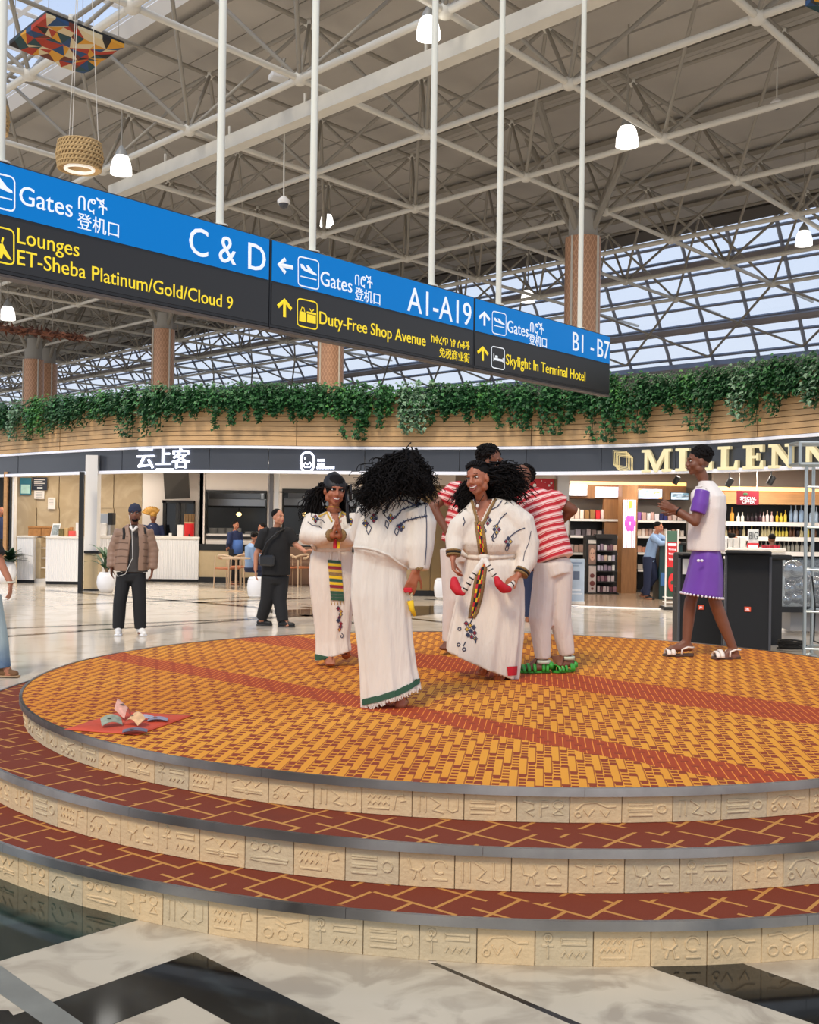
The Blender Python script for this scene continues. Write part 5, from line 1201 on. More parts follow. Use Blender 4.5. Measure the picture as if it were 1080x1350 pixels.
# ---------------------------------------------------------------- loudspeakers, scaffold, balloon case
m_spk = mat('black speaker grille', (20, 20, 22), .75, bump=.3, bs=300); m_spk2 = mat('black speaker cabinet', (26, 26, 28), .55, bump=.2, bs=120); m_or = mat('orange badge', (224, 84, 48), .5)
def loudspeaker(px0, px1, D, yaw, h, lab):
    c = P((px0 + px1) / 2, 800, D); c.z = 0; w = (px1 - px0) * D / F; t = thing('loudspeaker', c, lab, 'speaker', 'large floor loudspeakers'); T = Matrix.Translation(c) @ Matrix.Rotation(yaw, 4, 'Z'); dp = .62
    f = w / 2; mb = MB(); pl = [(-f, 0), (f, 0), (f * .82, dp), (-f * .82, dp)]; mb.prism(pl, .03, h, T); mb.build('cabinet', m_spk2, t)
    mb = MB(); q = []
    for k in range(13):
        x = -f * .93 + f * 1.86 * k / 12; q.append((x, h - .04 + .02 * (1 - (x / f) ** 2)))
    poly = [(-f * .93, .08)] + [(f * .93, .08)] + q[::-1]
    n = len(poly); mb.add([T @ V((x, -.035 + .0, z)) for x, z in poly] + [T @ V((x, 0, z)) for x, z in poly], [tuple(range(n)), tuple(range(n, 2 * n))[::-1]] + [(i, (i + 1) % n, n + (i + 1) % n, n + i) for i in range(n)]); mb.build('grille', m_spk, t)
    for s_ in (-1, 1): mb = MB(); mb.box((s_ * f * .965, -.025, h / 2), (.03, .05, h - .08), M=T, ch=.006); mb.build('edge_trim', mat('grey speaker trim', (70, 70, 74), .45), t)
    mb = MB(); mb.box((0, -.04, h * .46), (.075, .012, .06), M=T, ch=.003); bd = mb.build('badge', m_or, t)
    A = T @ V((-.024, -.047, h * .46 - .012)); B = T @ V((.024, -.047, h * .46 - .012)); text_on('badge_lettering', 'JBL', A, B, T.to_3x3() @ V((0, -1, 0)), m_swhite, bd, .002)
    mb = MB(); mb.box((0, .03, h + .012), (w * 1.0, dp * .9, .025), M=T, ch=.01); mb.build('top_edge', m_spk2, t)
    for s_ in (-1, 1):
        mb = MB(); mb.box((s_ * f * .9, dp * .5, h * .62), (.03, .16, .1), M=T, ch=.01); mb.build('handle_cup', m_black, t)
        mb = MB(); mb.box((s_ * f * .75, .05, .015), (.06, .06, .03), M=T); mb.build('foot', m_black, t); mb = MB(); mb.box((s_ * f * .65, dp - .08, .015), (.06, .06, .03), M=T); mb.build('foot', m_black, t)
    return t
loudspeaker(957, 1015, 13.6, -.30, 1.27, 'nearer black loudspeaker with orange badge beside the scaffold')
t = loudspeaker(894, 953, 14.1, -.05, 1.22, 'second black loudspeaker behind the man in purple shorts'); pbox(900, 909, 737, 757, 14.02, .005).build('white_label', m_paper, t)
t = thing('black_case', P(1030, 860, 14.8), 'black flat-topped case jutting out behind the nearer loudspeaker', 'case'); t.location.z = 0; ORG[t.name].z = 0
pbox(1000, 1046, 732, 738, 14.9, .5, .02).build('top', m_spk2, t); gbox(1006, 1032, 738, 14.95, .4).build('body', m_spk2, t)
m_galv = mat('galvanised tube', (176, 184, 184), .35, metal=.6)
D = 13.5; t = thing('scaffold_tower', P(1070, 860, D), 'galvanised tube scaffold tower at the right edge', 'scaffold'); t.location.z = 0; ORG[t.name].z = 0
def tb(a, b, r=.018, nm='tube'): mb = MB(); mb.tube([a, b], r, 8); mb.build(nm, m_galv, t, 'auto')
q = [P(1062.5, 700, D), P(1072, 700, D + .35), P(1130, 700, D - .2), P(1138, 700, D + .3)]
zt = P(1062, 612, D).z
for p in q: tb(V((p.x, p.y, .02)), V((p.x, p.y, zt)), .022, 'upright'); mb = MB(); mb.lathe([(.07, 0), (.07, .01), (.025, .03)], 10, Matrix.Translation((p.x, p.y, 0))); mb.build('foot', m_galv, t)
for y in (642, 695, 751, 806, 855):
    z = P(1062, y, D).z
    for a, b in ((0, 1), (2, 3), (0, 2), (1, 3)): tb(V((q[a].x, q[a].y, z)), V((q[b].x, q[b].y, z)), .015, 'rung')
zt2 = P(1055, 584, D).z
for z in (zt, zt2):
    a = P(1054, 700, D - .05); b = P(1150, 700, D - .2)
    for dy in (0, .35): tb(V((a.x, a.y + dy, z)), V((b.x, b.y + dy, z)), .022, 'top_rail')
    tb(V((a.x, a.y, z)), V((a.x, a.y + .35, z)), .022, 'top_rail')
for dy in (0, .35): tb(V((a.x, a.y + dy, zt)), V((a.x, a.y + dy, zt2)), .022, 'top_post')
# glass case with silver balloons
D = 16.4; t = thing('glass_case', P(1050, 802, D), 'glass display case filled with silver balloons behind the scaffold', 'display case'); t.location.z = 0; ORG[t.name].z = 0
a = P(1030, 740, D); b = P(1110, 802, D); zc0 = P(1050, 800, D).z; zc1 = P(1050, 738, D).z
m_cg = m_glass_thin('display glass', (226, 230, 232), .12)
for (x0, x1, y0, y1) in ((a.x, b.x, D, D + .01), (a.x, a.x + .01, D, D + .8), (b.x - .01, b.x, D, D + .8), (a.x, b.x, D + .79, D + .8)): mb = MB(); mb.box(((x0 + x1) / 2, (y0 + y1) / 2, (zc0 + zc1) / 2), (x1 - x0, y1 - y0, zc1 - zc0)); mb.build('glass_pane', m_cg, t)
mb = MB(); mb.box(((a.x + b.x) / 2, D + .4, zc0 - .04), (b.x - a.x + .06, .88, .08)); mb.build('base', m_black, t); mb = MB(); mb.box(((a.x + b.x) / 2, D + .4, zc0 / 2), (.5, .5, zc0 - .08)); mb.build('pedestal', mat('grey pedestal', (150, 148, 146), .5), t)
m_chr = mat('silver foil', (214, 208, 206), .08, metal=1.0); rnd2 = random.Random(8)
bal = MB(); bal.ell((0, 0, 1), (1, 1, 1), 18, 12); BAL = bal.mesh(smooth=True); BAL.materials.append(m_chr); kn = MB(); kn.lathe([(.08, 0), (.03, .06)], 8); KN = kn.mesh(); KN.materials.append(m_chr)
placed = [(1046, 752, .16, .2), (1056, 772, .10, .2), (1042, 776, .09, .25), (1050, 788, .085, .15), (1062, 756, .10, .4), (1066, 785, .10, .25), (1038, 791, .07, .2), (1074, 770, .12, .3), (1058, 791, .07, .2), (1083, 788, .1, .3), (1090, 765, .13, .3)]
for k, (px, py, r, dy) in enumerate(placed):
    c = P(px, py, D + dy); o = bpy.data.objects.new('silver_balloon', BAL); COL.objects.link(o); zb_ = max(c.z - r, zc0 + .002); o.location = (c.x, c.y, zb_); o.scale = (r, r, r); ORG[o.name] = V(o.location)
    tag(o, 'largest silver balloon in the glass case' if k == 0 else 'smaller silver balloon piled in the glass case', 'balloon', 'silver balloons in the glass case')
    c2 = bpy.data.objects.new('knot', KN); COL.objects.link(c2); c2.parent = o
mb = MB(); c = PZ(1043, 858, 0)
cc = [c + V((.16 * math.cos(a * .5) * (1 + .08 * math.sin(a * 2.3)), .12 * math.sin(a * .5), .02 + .012 * (a / 6))) for a in range(60)]; mb.tube(cc, .012, 5); cbl = single(mb, 'cable_coil', m_black, 'coiled black cable on the floor beside the loudspeaker', 'cable')
mb = MB(); mb.tube([cc[-1], c + V((.35, .1, .02)), c + V((.55, -.1, .02)), P(1073, 845, 13.6), P(1075, 800, 13.6), P(1071, 760, 13.6)], .01, 5); mb.build('cable_tail', m_black, cbl)
# ---------------------------------------------------------------- cloth with banknotes on the stage
zz = HZ[2] - .004
q = [PZ(x, y, zz) for x, y in ((84, 963), (160, 939), (255, 944), (182, 970))]; m_cl = mat('orange red cloth', (206, 78, 48), .7, noise=.08, ns=5, bump=.2, bs=12)
mb = MB(); n = 12; g_ = {}
rn = random.Random(4)
for i in range(n + 1):
    for j in range(n + 1):
        p = q[0].lerp(q[1], i / n).lerp(q[3].lerp(q[2], i / n), j / n); g_[(i, j)] = len(mb.v); mb.v.append((p.x, p.y, zz + .004 + .006 * (math.sin(i * 1.1) * math.sin(j * .8) + 1) * (1 if 0 < i < n and 0 < j < n else .3)))
for i in range(n):
    for j in range(n): mb.f.append((g_[(i, j)], g_[(i + 1, j)], g_[(i + 1, j + 1)], g_[(i, j + 1)])); mb.mi.append(0)
cl = single(mb, 'red_cloth', m_cl, 'orange red cloth spread on the stage with banknotes on it', 'cloth', smooth=True)
md = cl.modifiers.new('thick', 'SOLIDIFY'); md.thickness = .003
def note(px, py, ang, L, Wd, curl, c, lab, tilt=0.0, up=0.0):
    b = PZ(px, py, zz + .012); mb = MB(); ca, sa = math.cos(ang), math.sin(ang); k = 9; rows_ = []
    for i in range(k):
        t_ = i / (k - 1) - .5; x = t_ * L; z = .006 + curl * (math.cos(t_ * PI) if curl > 0 else 0) + up * (t_ + .5)
        x = x * (1 - .5 * abs(curl) * 6)
        rows_.append([b + V((ca * x - sa * (-Wd / 2), sa * x + ca * (-Wd / 2), z)), b + V((ca * x - sa * Wd / 2, sa * x + ca * Wd / 2, z + tilt))])
    vs = [p for r in rows_ for p in r] + [p + V((0, 0, .002)) for r in rows_ for p in r]; m_ = 2 * k; fs = []
    for i in range(k - 1): fs += [(2 * i, 2 * i + 1, 2 * i + 3, 2 * i + 2), (m_ + 2 * i, m_ + 2 * i + 2, m_ + 2 * i + 3, m_ + 2 * i + 1)]
    mb.add(vs, fs); o = single(mb, 'banknote', mat('note %d %d %d' % c, c, .7, noise=.25, ns=40), lab, 'banknote', smooth=True)
    mb = MB(); p = (rows_[3][0] + rows_[3][1]) / 2 + V((0, 0, .004)); mb.ell(p, (.014, .014, .001), 8, 3); mb.build('printed_medallion', mat('note ink', (110, 96, 90), .7), o)
note(147, 957, .4, .115, .06, .02, (150, 156, 134), 'greenish folded banknote on the red cloth', .03)
note(162, 947, 1.4, .11, .06, .05, (222, 168, 146), 'pink banknote standing folded on the red cloth', .05)
note(177, 956, -.5, .115, .06, .03, (226, 180, 130), 'orange tinted banknote on the red cloth', .03)
note(190, 950, .25, .11, .06, .012, (176, 172, 182), 'lilac grey banknote right of the folded notes', .01)
note(208, 951, .1, .11, .06, .01, (150, 144, 158), 'rightmost lilac banknote on the red cloth', .005)
note(178, 966, .2, .13, .06, .01, (112, 108, 120), 'dark blue grey banknote at the near edge of the cloth', .004)
# ================================================================ people
SK = {'deep': mat('deep brown skin', (120, 74, 52), .5, noise=.06, ns=20), 'brown': mat('brown skin', (168, 102, 72), .48, noise=.05, ns=20), 'tan': mat('tan skin', (178, 116, 86), .5, noise=.05, ns=20), 'light': mat('light tan skin', (196, 134, 104), .5, noise=.05, ns=20)}
m_hair = mat('black hair', (17, 13, 12), .8, spec=.2); m_eyew = mat('eye white', (232, 226, 218), .3); m_iris = mat('dark iris', (26, 16, 12), .2); m_teeth = mat('teeth', (238, 232, 222), .3)
m_lip = {'deep': mat('deep lips', (104, 52, 46), .4), 'brown': mat('brown lips', (150, 70, 62), .4), 'tan': mat('tan lips', (168, 86, 76), .4), 'light': mat('pink lips', (182, 98, 90), .4)}
def m_linen(name, c):
    g = NG(name, .9); v = g.obj(scale=(1, 1, .12)); n1 = g.noise(v, 26, 3); n2 = g.noise(g.obj(), 420, 1)
    c1 = g.mix(n1, rgb(tuple(int(q * .94) for q in c)), rgb(c)); n3 = g.noise(g.obj(scale=(1, 1, .35)), 9, 4, .6); g.bump(g.math('ADD', g.math('ADD', n1, g.math('MULTIPLY', n2, .2)), g.math('MULTIPLY', n3, 1.6)), .6, .022); return g.col(c1)
m_robe = m_linen('ivory cotton robe', (240, 228, 212)); m_robe_b = m_linen('ivory cotton robe back', (236, 226, 212)); m_wtrs = m_linen('white cotton trousers', (236, 224, 212))
class Person:
    def __init__(s, px, py, z, label, tone='brown', k=1.0, group=None, name='person'):
        s.b = PZ(px, py, z); s.D = s.b.y; s.k = k; s.tone = tone; s.ppm = F / s.D
        s.o = thing(name, s.b, label, 'person', group)
    def p(s, px, py, dy=0.0): return P(px, py, s.D + dy)
    def part(s, me, name, m, parent=None): return link(name, me, m, parent or s.o)
    def skinned(s, mb, name, m, vox=.008, it=3, parent=None): return s.part(remesh(mb, vox, it, s.b), name, m, parent)
    def raw(s, mb, name, m, smooth=True, parent=None, recalc=True): return mb.build(name, m, parent or s.o, smooth, recalc)
def hframe(c, yaw, pitch=0.0, roll=0.0, k=1.0):
    y = math.radians(yaw); f = V((math.sin(y), -math.cos(y), 0)); r = V((-f.y, f.x, 0)); u = V((0, 0, 1))
    p = math.radians(pitch); f2 = f * math.cos(p) - u * math.sin(p); u2 = u * math.cos(p) + f * math.sin(p)
    q = Quaternion(f2, math.radians(roll)); u2 = q @ u2; r = u2.cross(f2) * -1.0
    r = u2.cross(f2)
    M = Matrix((r, f2, u2)).transposed().to_4x4(); M = Matrix.Translation(c) @ M @ Matrix.Scale(k, 4); return M
def head_prims(mb, M, fem=False):
    E = lambda c, r: mb.ell(c, r, 14, 10, M)
    E((0, -.014, .032), (.074, .094, .090)); E((0, .020, -.022), (.058 if fem else .062, .070, .080))
    E((0, .048, -.078), (.034, .034, .028)); E((0, .066, -.092), (.022, .020, .017))
    for s_ in (-1, 1):
        E((s_ * .036, .050, -.026), (.028, .032, .030)); E((s_ * .074, -.006, -.006), (.012, .022, .032)); E((s_ * .048, .005, -.06), (.022, .04, .03))
        E((s_ * .014, .096, -.030), (.012, .012, .010))
    E((0, .084, .030), (.05, .014, .012))
    mb.cap(M @ V((0, .088, .018)), M @ V((0, .106, -.024)), .0095, .0135, 8)
    E((0, .086, -.052), (.027, .016, .008)); E((0, .084, -.066), (.024, .015, .008))
def face_parts(s, M, smile=0.0):
    hp = s.o
    for q in (-1, 1):
        mb = MB(); mb.ell((q * .031, .0775, .010), (.0145, .008, .0070), 10, 6, M); e = s.raw(mb, 'eye', m_eyew)
        mb = MB(); mb.ell((q * .031, .0838, .010), (.0070, .0035, .0064), 8, 5, M); s.raw(mb, 'iris', m_iris, parent=e)
        mb = MB(); mb.tube([M @ V((q * x, y, z)) for x, y, z in ((.014, .0915, .030), (.030, .0905, .0375), (.048, .079, .031))], .0026, 5); s.raw(mb, 'eyebrow', m_hair)
        mb = MB(); mb.tube([M @ V((q * x, y, z)) for x, y, z in ((.016, .0842, .0125), (.030, .0862, .0180), (.046, .078, .0125))], .0013, 4); s.raw(mb, 'eyelid', m_hair)
    lm = m_lip[s.tone]
    mb = MB(); w = .024 + .008 * smile; up = .010 * smile
    mb.tube([M @ V(q) for q in ((-w, .084 - .006, -.056 + up), (-.010, .1015, -.0505), (0, .1025, -.0525), (.010, .1015, -.0505), (w, .084 - .006, -.056 + up))], [.002, .005, .005, .005, .002], 6); lo = s.raw(mb, 'lips', lm)
    mb = MB(); dz = -.012 * smile
    mb.tube([M @ V(q) for q in ((-w, .078, -.056 + up), (-.012, .098, -.065 + dz), (0, .0995, -.067 + dz), (.012, .098, -.065 + dz), (w, .078, -.056 + up))], [.002, .005, .0058, .005, .002], 6); s.raw(mb, 'lower_lip', lm, parent=lo)
    if smile > .2:
        mb = MB(); mb.tube([M @ V(q) for q in ((-w * .85, .084, -.0565 + up * .8), (-.012, .0985, -.0575), (0, .100, -.0585), (.012, .0985, -.0575), (w * .85, .084, -.0565 + up * .8))], [.002, .0055, .006, .0055, .002], 6); s.raw(mb, 'teeth', m_teeth, parent=lo)
def hand_prims(mb, w, d, n, thumb, k=1.0, curl=.25, spread=.08):
    """w wrist, d pointing direction, n palm normal (fingers curl to it), thumb: +1/-1 side"""
    d = V(d).normalized(); n = V(n); n = (n - d * n.dot(d)).normalized(); l = d.cross(n) * thumb
    c = V(w) + d * .045 * k
    for q in (-.022, -.007, .008, .022): mb.cap(V(w) + d * .012 * k + l * q * .7 * k, V(w) + d * .082 * k + l * q * k, .014 * k, .012 * k, 8)
    for i, (q, L) in enumerate(((.030, .070), (.010, .080), (-.010, .074), (-.029, .058))):
        p = V(w) + d * .084 * k + l * q * k; a = curl * (.7 + .12 * i); dd = (d + l * spread * (1.2 - .8 * i)).normalized(); r = .0088 * k
        for j, fr in enumerate((.45, .31, .24)):
            dd = (dd * math.cos(a) + n * math.sin(a)).normalized(); e = p + dd * L * fr * k; mb.cap(p, e, r, r * .92, 8); p = e; r *= .92
    p = V(w) + d * .028 * k + l * .026 * k; dd = (d * .75 + l * .65 + n * .25).normalized(); r = .0105 * k
    for fr in (.034, .030, .024): e = p + dd * fr * k; mb.cap(p, e, r, r * .92, 8); p = e; r *= .92; dd = (dd * .9 + d * .3 + n * curl * .4).normalized()
def foot_prims(mb, ankle, toe, k=1.0):
    ankle = V(ankle); toe = V(toe); d = (toe - ankle); d.z = 0; d.normalize(); sd = V((-d.y, d.x, 0)); z = toe.z + .012
    heel = V((ankle.x, ankle.y, 0)) - d * .03 * k; heel.z = z + .016
    mb.cap(ankle, heel, .036 * k, .034 * k, 10); T = V((toe.x, toe.y, z + .008))
    for q, r in ((-.02, .024), (.016, .026)): mb.cap(heel + sd * q * .6, T - d * .05 * k + sd * q, .03 * k, r * k, 10)
    mb.cap(ankle, T - d * .06 * k, .034 * k, .026 * k, 10)
    for i, q in enumerate((-.034, -.019, -.004, .012, .03)): mb.cap(T - d * .055 * k + sd * q * k, T - d * (.02 * abs(i - 3) * .5) * k + sd * q * k, .0115 * k, .0095 * k, 8)
def std_body(mb, j, k=1.0, fem=False, torso=True, slim=.72):
    K0 = k
    sl, sr = V(j['sl']), V(j['sr']); lat = (sr - sl).normalized(); hl, hr = V(j['hl']), V(j['hr'])
    ch = (sl + sr) / 2 - V((0, 0, .10 * k)); pv = (hl + hr) / 2; w = (sr - sl).length / 2
    mb.cap(V(j['neck']), V(j['head']) - V((0, 0, .05 * k)), .052 * k * (.88 if fem else 1), .05 * k * (.88 if fem else 1))
    mb.cap(sl, V(j['neck']) - V((0, 0, .02)), .045 * k, .052 * k); mb.cap(sr, V(j['neck']) - V((0, 0, .02)), .045 * k, .052 * k)
    if torso:
        k = K0 * slim
        for q in (-1, 1):
            mb.cap(ch + lat * q * w * .45, pv + lat * q * .055 * k + V((0, 0, .14 * k)), .10 * k, .085 * k); mb.cap(pv + lat * q * .055 * k + V((0, 0, .14 * k)), (hl if q < 0 else hr), .088 * k, .10 * k)
    k = K0
    for a in 'lr':
        f = .88 if fem else 1.0
        if 'e' + a in j: mb.chain([j['s' + a], j['e' + a], j['w' + a]], [.052 * k * f, .041 * k * f, .029 * k * f])
        if 'k' + a in j:
            mb.chain([j['h' + a], j['k' + a]], [.088 * k * slim, .054 * k]); kn = V(j['k' + a]); an = V(j['a' + a]); m_ = kn.lerp(an, .35)
            mb.chain([kn, m_ + V((0, .012, 0)), an], [.056 * k, .055 * k, .037 * k])
def ring(c, t, lat, rx, ry, n=32, fold=0.0, kf=9, ph=0.0):
    t = V(t).normalized(); lat = V(lat); lat = (lat - t * lat.dot(t)).normalized(); nn = t.cross(lat); out = []
    for q in range(n):
        a = 2 * PI * q / n; m_ = 1 + fold * math.sin(kf * a + ph) + fold * .6 * math.sin((kf * 2 - 3) * a + ph * 1.7 + 1)
        out.append(V(c) + lat * math.cos(a) * rx * m_ + nn * math.sin(a) * ry * m_)
    return out
def prings(s, rows, n=72, fold=.03, kf=9, ph=0.0):
    """rings traced from (pyL, pyR, pxL, pxR, dy, depth ratio[, fold])"""
    R_ = []
    for i, r in enumerate(rows):
        a = s.p(r[2], r[0], r[4]); b = s.p(r[3], r[1], r[4]); c = (a + b) / 2; lat = b - a; fd = r[6] if len(r) > 6 else fold
        R_.append(ring(c, V((0, 0, 1)).cross(V((0, 1, 0))).cross(lat) if False else lat.cross(V((0, 1, 0))), lat, lat.length / 2, lat.length / 2 * r[5], n, fd, kf, ph + i * .12))
    return R_
def densify(R_, k):
    out = []
    for i in range(len(R_) - 1):
        for q in range(k):
            t = q / k; out.append([a.lerp(b, t) for a, b in zip(R_[i], R_[i + 1])])
    out.append(R_[-1]); return out
def trousers(s, mb, hl, kl, al, hr, kr, ar, r=(.115, .085, .065), waist=None, dz=.10):
    hl, hr = V(hl), V(hr); lat = hr - hl
    for h_, k_, a_ in ((hl, kl, al), (hr, kr, ar)): mb.tube([h_ + V((0, 0, .03)), h_.lerp(V(k_), .5), V(k_), V(k_).lerp(V(a_), .5), V(a_)], [r[0], (r[0] + r[1]) / 2, r[1], (r[1] + r[2]) / 2 * 1.03, r[2]], 16)
    c = (hl + hr) / 2; w = lat.length / 2 + r[0] * .92; up = V(waist) if waist is not None else V((0, 0, 1))
    mb.loft([ring(c + up * z, up, lat, w * f, r[0] * 1.22 * f, 20) for z, f in ((-.08, .86), (0, 1.0), (dz * .6, .97), (dz, .90))])
def afro(c, r, seed, n=420, sq=(1, 1, 1)):
    mb = MB(); rnd = random.Random(seed); mb.ell(c, (r * sq[0] * .93, r * sq[1] * .93, r * sq[2] * .93), 18, 12)
    for q in range(n):
        v = V((rnd.gauss(0, 1), rnd.gauss(0, 1), rnd.gauss(0, 1))).normalized(); p = V(c) + V((v.x * r * sq[0], v.y * r * sq[1], v.z * r * sq[2])) * rnd.uniform(.9, 1.03); s_ = r * rnd.uniform(.07, .13)
        mb.ell(p, (s_, s_, s_), 6, 4)
    return mb
def strands(mb, roots, ends, sag, n, seed, r=.006, wave=.012, seg=10, spread=.03, freq=5.0):
    rnd = random.Random(seed)
    for q in range(n):
        i = rnd.randrange(len(roots)); a = V(roots[i]) + V((rnd.gauss(0, spread), rnd.gauss(0, spread), rnd.gauss(0, spread))) * .6
        e = V(ends[i]) + V((rnd.gauss(0, spread), rnd.gauss(0, spread), rnd.gauss(0, spread))) * 1.3; pts = []; ph = rnd.uniform(0, 6.28); ph2 = rnd.uniform(0, 6.28); w = wave * rnd.uniform(.6, 1.4); f = freq * rnd.uniform(.8, 1.3); tt = rnd.uniform(.8, 1.08)
        for k in range(seg):
            t = k / (seg - 1) * tt; p = a.lerp(e, t) + V(sag) * (4 * t * (1 - t)); p += V((math.sin(f * 2 * PI * t + ph), math.cos(f * 2 * PI * t + ph), .6 * math.sin(f * 2 * PI * t + ph2))) * w * min(1, t * 3)
            pts.append(p)
        mb.tube(pts, [r * (1 - .55 * k / (seg - 1)) for k in range(seg)], 4)
def tuck(body, garments, keep, depth=.010, reach=.075):
    """skin that would show through a garment is drawn back inside it; keep = (centre, radius) of bare areas"""
    trees = [BVHTree.FromPolygons([v.co for v in g.data.vertices], [p.vertices for p in g.data.polygons]) for g in garments]; og = ORG[body.name]
    kp = [(V(c) - og, r) for c, r in keep]
    for v in body.data.vertices:
        if any((v.co - c).length < r for c, r in kp): continue
        for t in trees:
            h = t.find_nearest(v.co, reach)
            if h[0] is not None and (v.co - h[0]).dot(h[1]) > -depth: v.co = h[0] - h[1] * depth
def pix(p):
    d = p - CAM; z = d.dot(FWD); return 540 + F * d.dot(RT) / z, 675 - F * d.dot(UP) / z
def vcut(o, per, tri):
    """opens a V neckline in a robe"""
    bm = bmesh.new(); bm.from_mesh(o.data); dead = []
    def sd(p, a, b): return (p[0] - b[0]) * (a[1] - b[1]) - (a[0] - b[0]) * (p[1] - b[1])
    for f in bm.faces:
        if f.normal.y > .25: continue
        c = pix(f.calc_center_median() + per.b); s_ = [sd(c, tri[i], tri[(i + 1) % 3]) for i in range(3)]
        if all(q > 0 for q in s_) or all(q < 0 for q in s_): dead.append(f)
    bmesh.ops.delete(bm, geom=dead, context='FACES'); bm.to_mesh(o.data); bm.free()
class Surf:
    """puts stitched lines on a garment along sight lines of the drawing"""
    def __init__(s, per, o):
        me = o.data; s.per = per; s.o = o; s.t = BVHTree.FromPolygons([v.co for v in me.vertices], [p.vertices for p in me.polygons])
    def hit(s, px, py, off=.003):
        d = ray(px, py).normalized(); h = s.t.ray_cast(CAM - s.per.b, d)
        if h[0] is None:
            h = s.t.find_nearest(s.per.p(px, py) - s.per.b - V((0, .15, 0)))
        return h[0] + s.per.b + h[1] * off
    def line(s, pts, m, r=.004, name='stitched_line', sub=6, closed=False, flat=.4):
        q = []
        for i in range(len(pts) - 1):
            for k in range(sub): t = k / sub; q.append((pts[i][0] + (pts[i + 1][0] - pts[i][0]) * t, pts[i][1] + (pts[i + 1][1] - pts[i][1]) * t))
        q.append(pts[-1]); h = [s.hit(*p) for p in q]; mb = MB(); mb.tube(h, r, 6, ref=(0, -1, 0), flat=flat); return mb.build(name, m, s.o, True)
    def patch(s, pts, m, name='stitched_patch', n=5, off=.004):
        """quad patch laid on the cloth"""
        mb = MB(); g = {}
        for i in range(n + 1):
            for k in range(n + 1):
                u, v = i / n, k / n; x = (pts[0][0] * (1 - u) + pts[1][0] * u) * (1 - v) + (pts[3][0] * (1 - u) + pts[2][0] * u) * v; y = (pts[0][1] * (1 - u) + pts[1][1] * u) * (1 - v) + (pts[3][1] * (1 - u) + pts[2][1] * u) * v
                g[(i, k)] = len(mb.v); mb.v.append(tuple(s.hit(x, y, off)))
        for i in range(n):
            for k in range(n): mb.f.append((g[(i, k)], g[(i, k + 1)], g[(i + 1, k + 1)], g[(i + 1, k)])); mb.mi.append(0)
        return mb.build(name, m, s.o, True, recalc=False)
m_navyth = mat('navy thread', (54, 60, 84), .8); m_redth = mat('dark red thread', (140, 36, 48), .8); m_goldth = mat('gold thread', (206, 166, 60), .7); m_green = mat('dark green band', (46, 84, 62), .8); m_redcl = mat('scarlet cloth', (196, 24, 40), .7); m_blackcl = mat('black braid', (26, 24, 24), .8); m_trim = mat('bronze braid', (140, 108, 62), .7, noise=.4, ns=90)
m_yel = mat('yellow thread', (232, 190, 30), .8)
def diamond(S, x, y, r, m1, m2):
    S.patch([(x - r, y), (x, y - r * 1.2), (x + r, y), (x, y + r * 1.2)], m1, 'stitched_diamond', 2); S.line([(x - r * 1.3, y), (x, y - r * 1.6), (x + r * 1.3, y), (x, y + r * 1.6), (x - r * 1.3, y)], m2, .0025, sub=2)
def motif(S, x, y, sc, seed=0):
    cs = (m_redth, m_goldth, m_navyth)
    for i, (dx, dy) in enumerate(((0, -3), (-2.2, 0), (2.2, 0), (0, 3))): diamond(S, x + dx * sc, y + dy * sc, 1.25 * sc, cs[(i + seed) % 3], m_navyth)

# ---------------------------------------------------------------- dancer with clasped hands (left)
w = Person(440, 878, HZ[2] - .004, 'woman in ivory robe and black headscarf with palms pressed together', 'brown', .96)
M = hframe(w.p(441, 647, -.02), 18, 4, -4, .98)
j = dict(head=w.p(441, 647, -.02), neck=w.p(440, 672, 0), sl=w.p(416, 684, .02), sr=w.p(462, 683, .02), hl=w.p(428, 748, .02), hr=w.p(450, 748, .02), el=w.p(406, 706, -.06), er=w.p(470, 707, -.06), wl=w.p(440, 706, -.24), wr=w.p(447, 706, -.24), kl=w.p(430, 812, .0), kr=w.p(452, 812, .02), al=w.p(434, 866, -.02), ar=w.p(456, 864, .12))
mb = MB(); head_prims(mb, M, True); std_body(mb, j, .93, True); foot_prims(mb, j['al'], w.p(437, 879, -.16), .85); foot_prims(mb, w.p(455, 862, .12), w.p(458, 868, -.0), .85); mb.ell(w.p(441, 685, -.05), (.085, .05, .07))
hand_prims(mb, j['wl'], V((.12, 0, 1)), V((1, .1, 0)), -1, .92, .04, .0); hand_prims(mb, j['wr'] + V((.008, 0, 0)), V((-.10, 0, 1)), V((-1, .1, 0)), 1, .92, .04, .0)
bd = w.skinned(mb, 'body', SK['brown'], .0065); face_parts(w, M, .8)
mb = MB(); mb.loft(densify(prings(w, [(674, 674, 431, 452, .02, .7, 0), (680, 679, 414, 464, .03, .42, .005), (694, 694, 408, 468, .02, .42, .01), (708, 708, 407, 469, 0, .46, .015), (717, 717, 407, 468, 0, .50, .02), (724, 724, 413, 462, .02, .46, .01), (732, 732, 409, 466, .02, .50, .03), (760, 760, 407, 467, .02, .52, .04), (790, 790, 410, 466, .02, .54, .045), (820, 820, 414, 463, .02, .56, .05), (848, 842, 416, 461, .02, .58, .05), (872, 858, 415, 463, .02, .62, .05)]), 3))
for a in 'lr': mb.tube([j['s' + a], V(j['s' + a]).lerp(j['e' + a], .5), j['e' + a], V(j['e' + a]).lerp(j['w' + a], .5) + V((0, 0, -.01)), V(j['e' + a]).lerp(j['w' + a], .90)], [.085, .082, .078, .068, .045], 16)
dr = w.skinned(mb, 'robe', m_robe, .010, 2); tuck(bd, [dr], [(j['head'], .15), (j['wl'], .04), (j['wr'], .04), (V(j['wl']).lerp(j['el'], -.35), .12), (V(j['wr']).lerp(j['er'], -.35), .12), (j['al'], .12), (j['ar'], .12)]); S = Surf(w, dr)
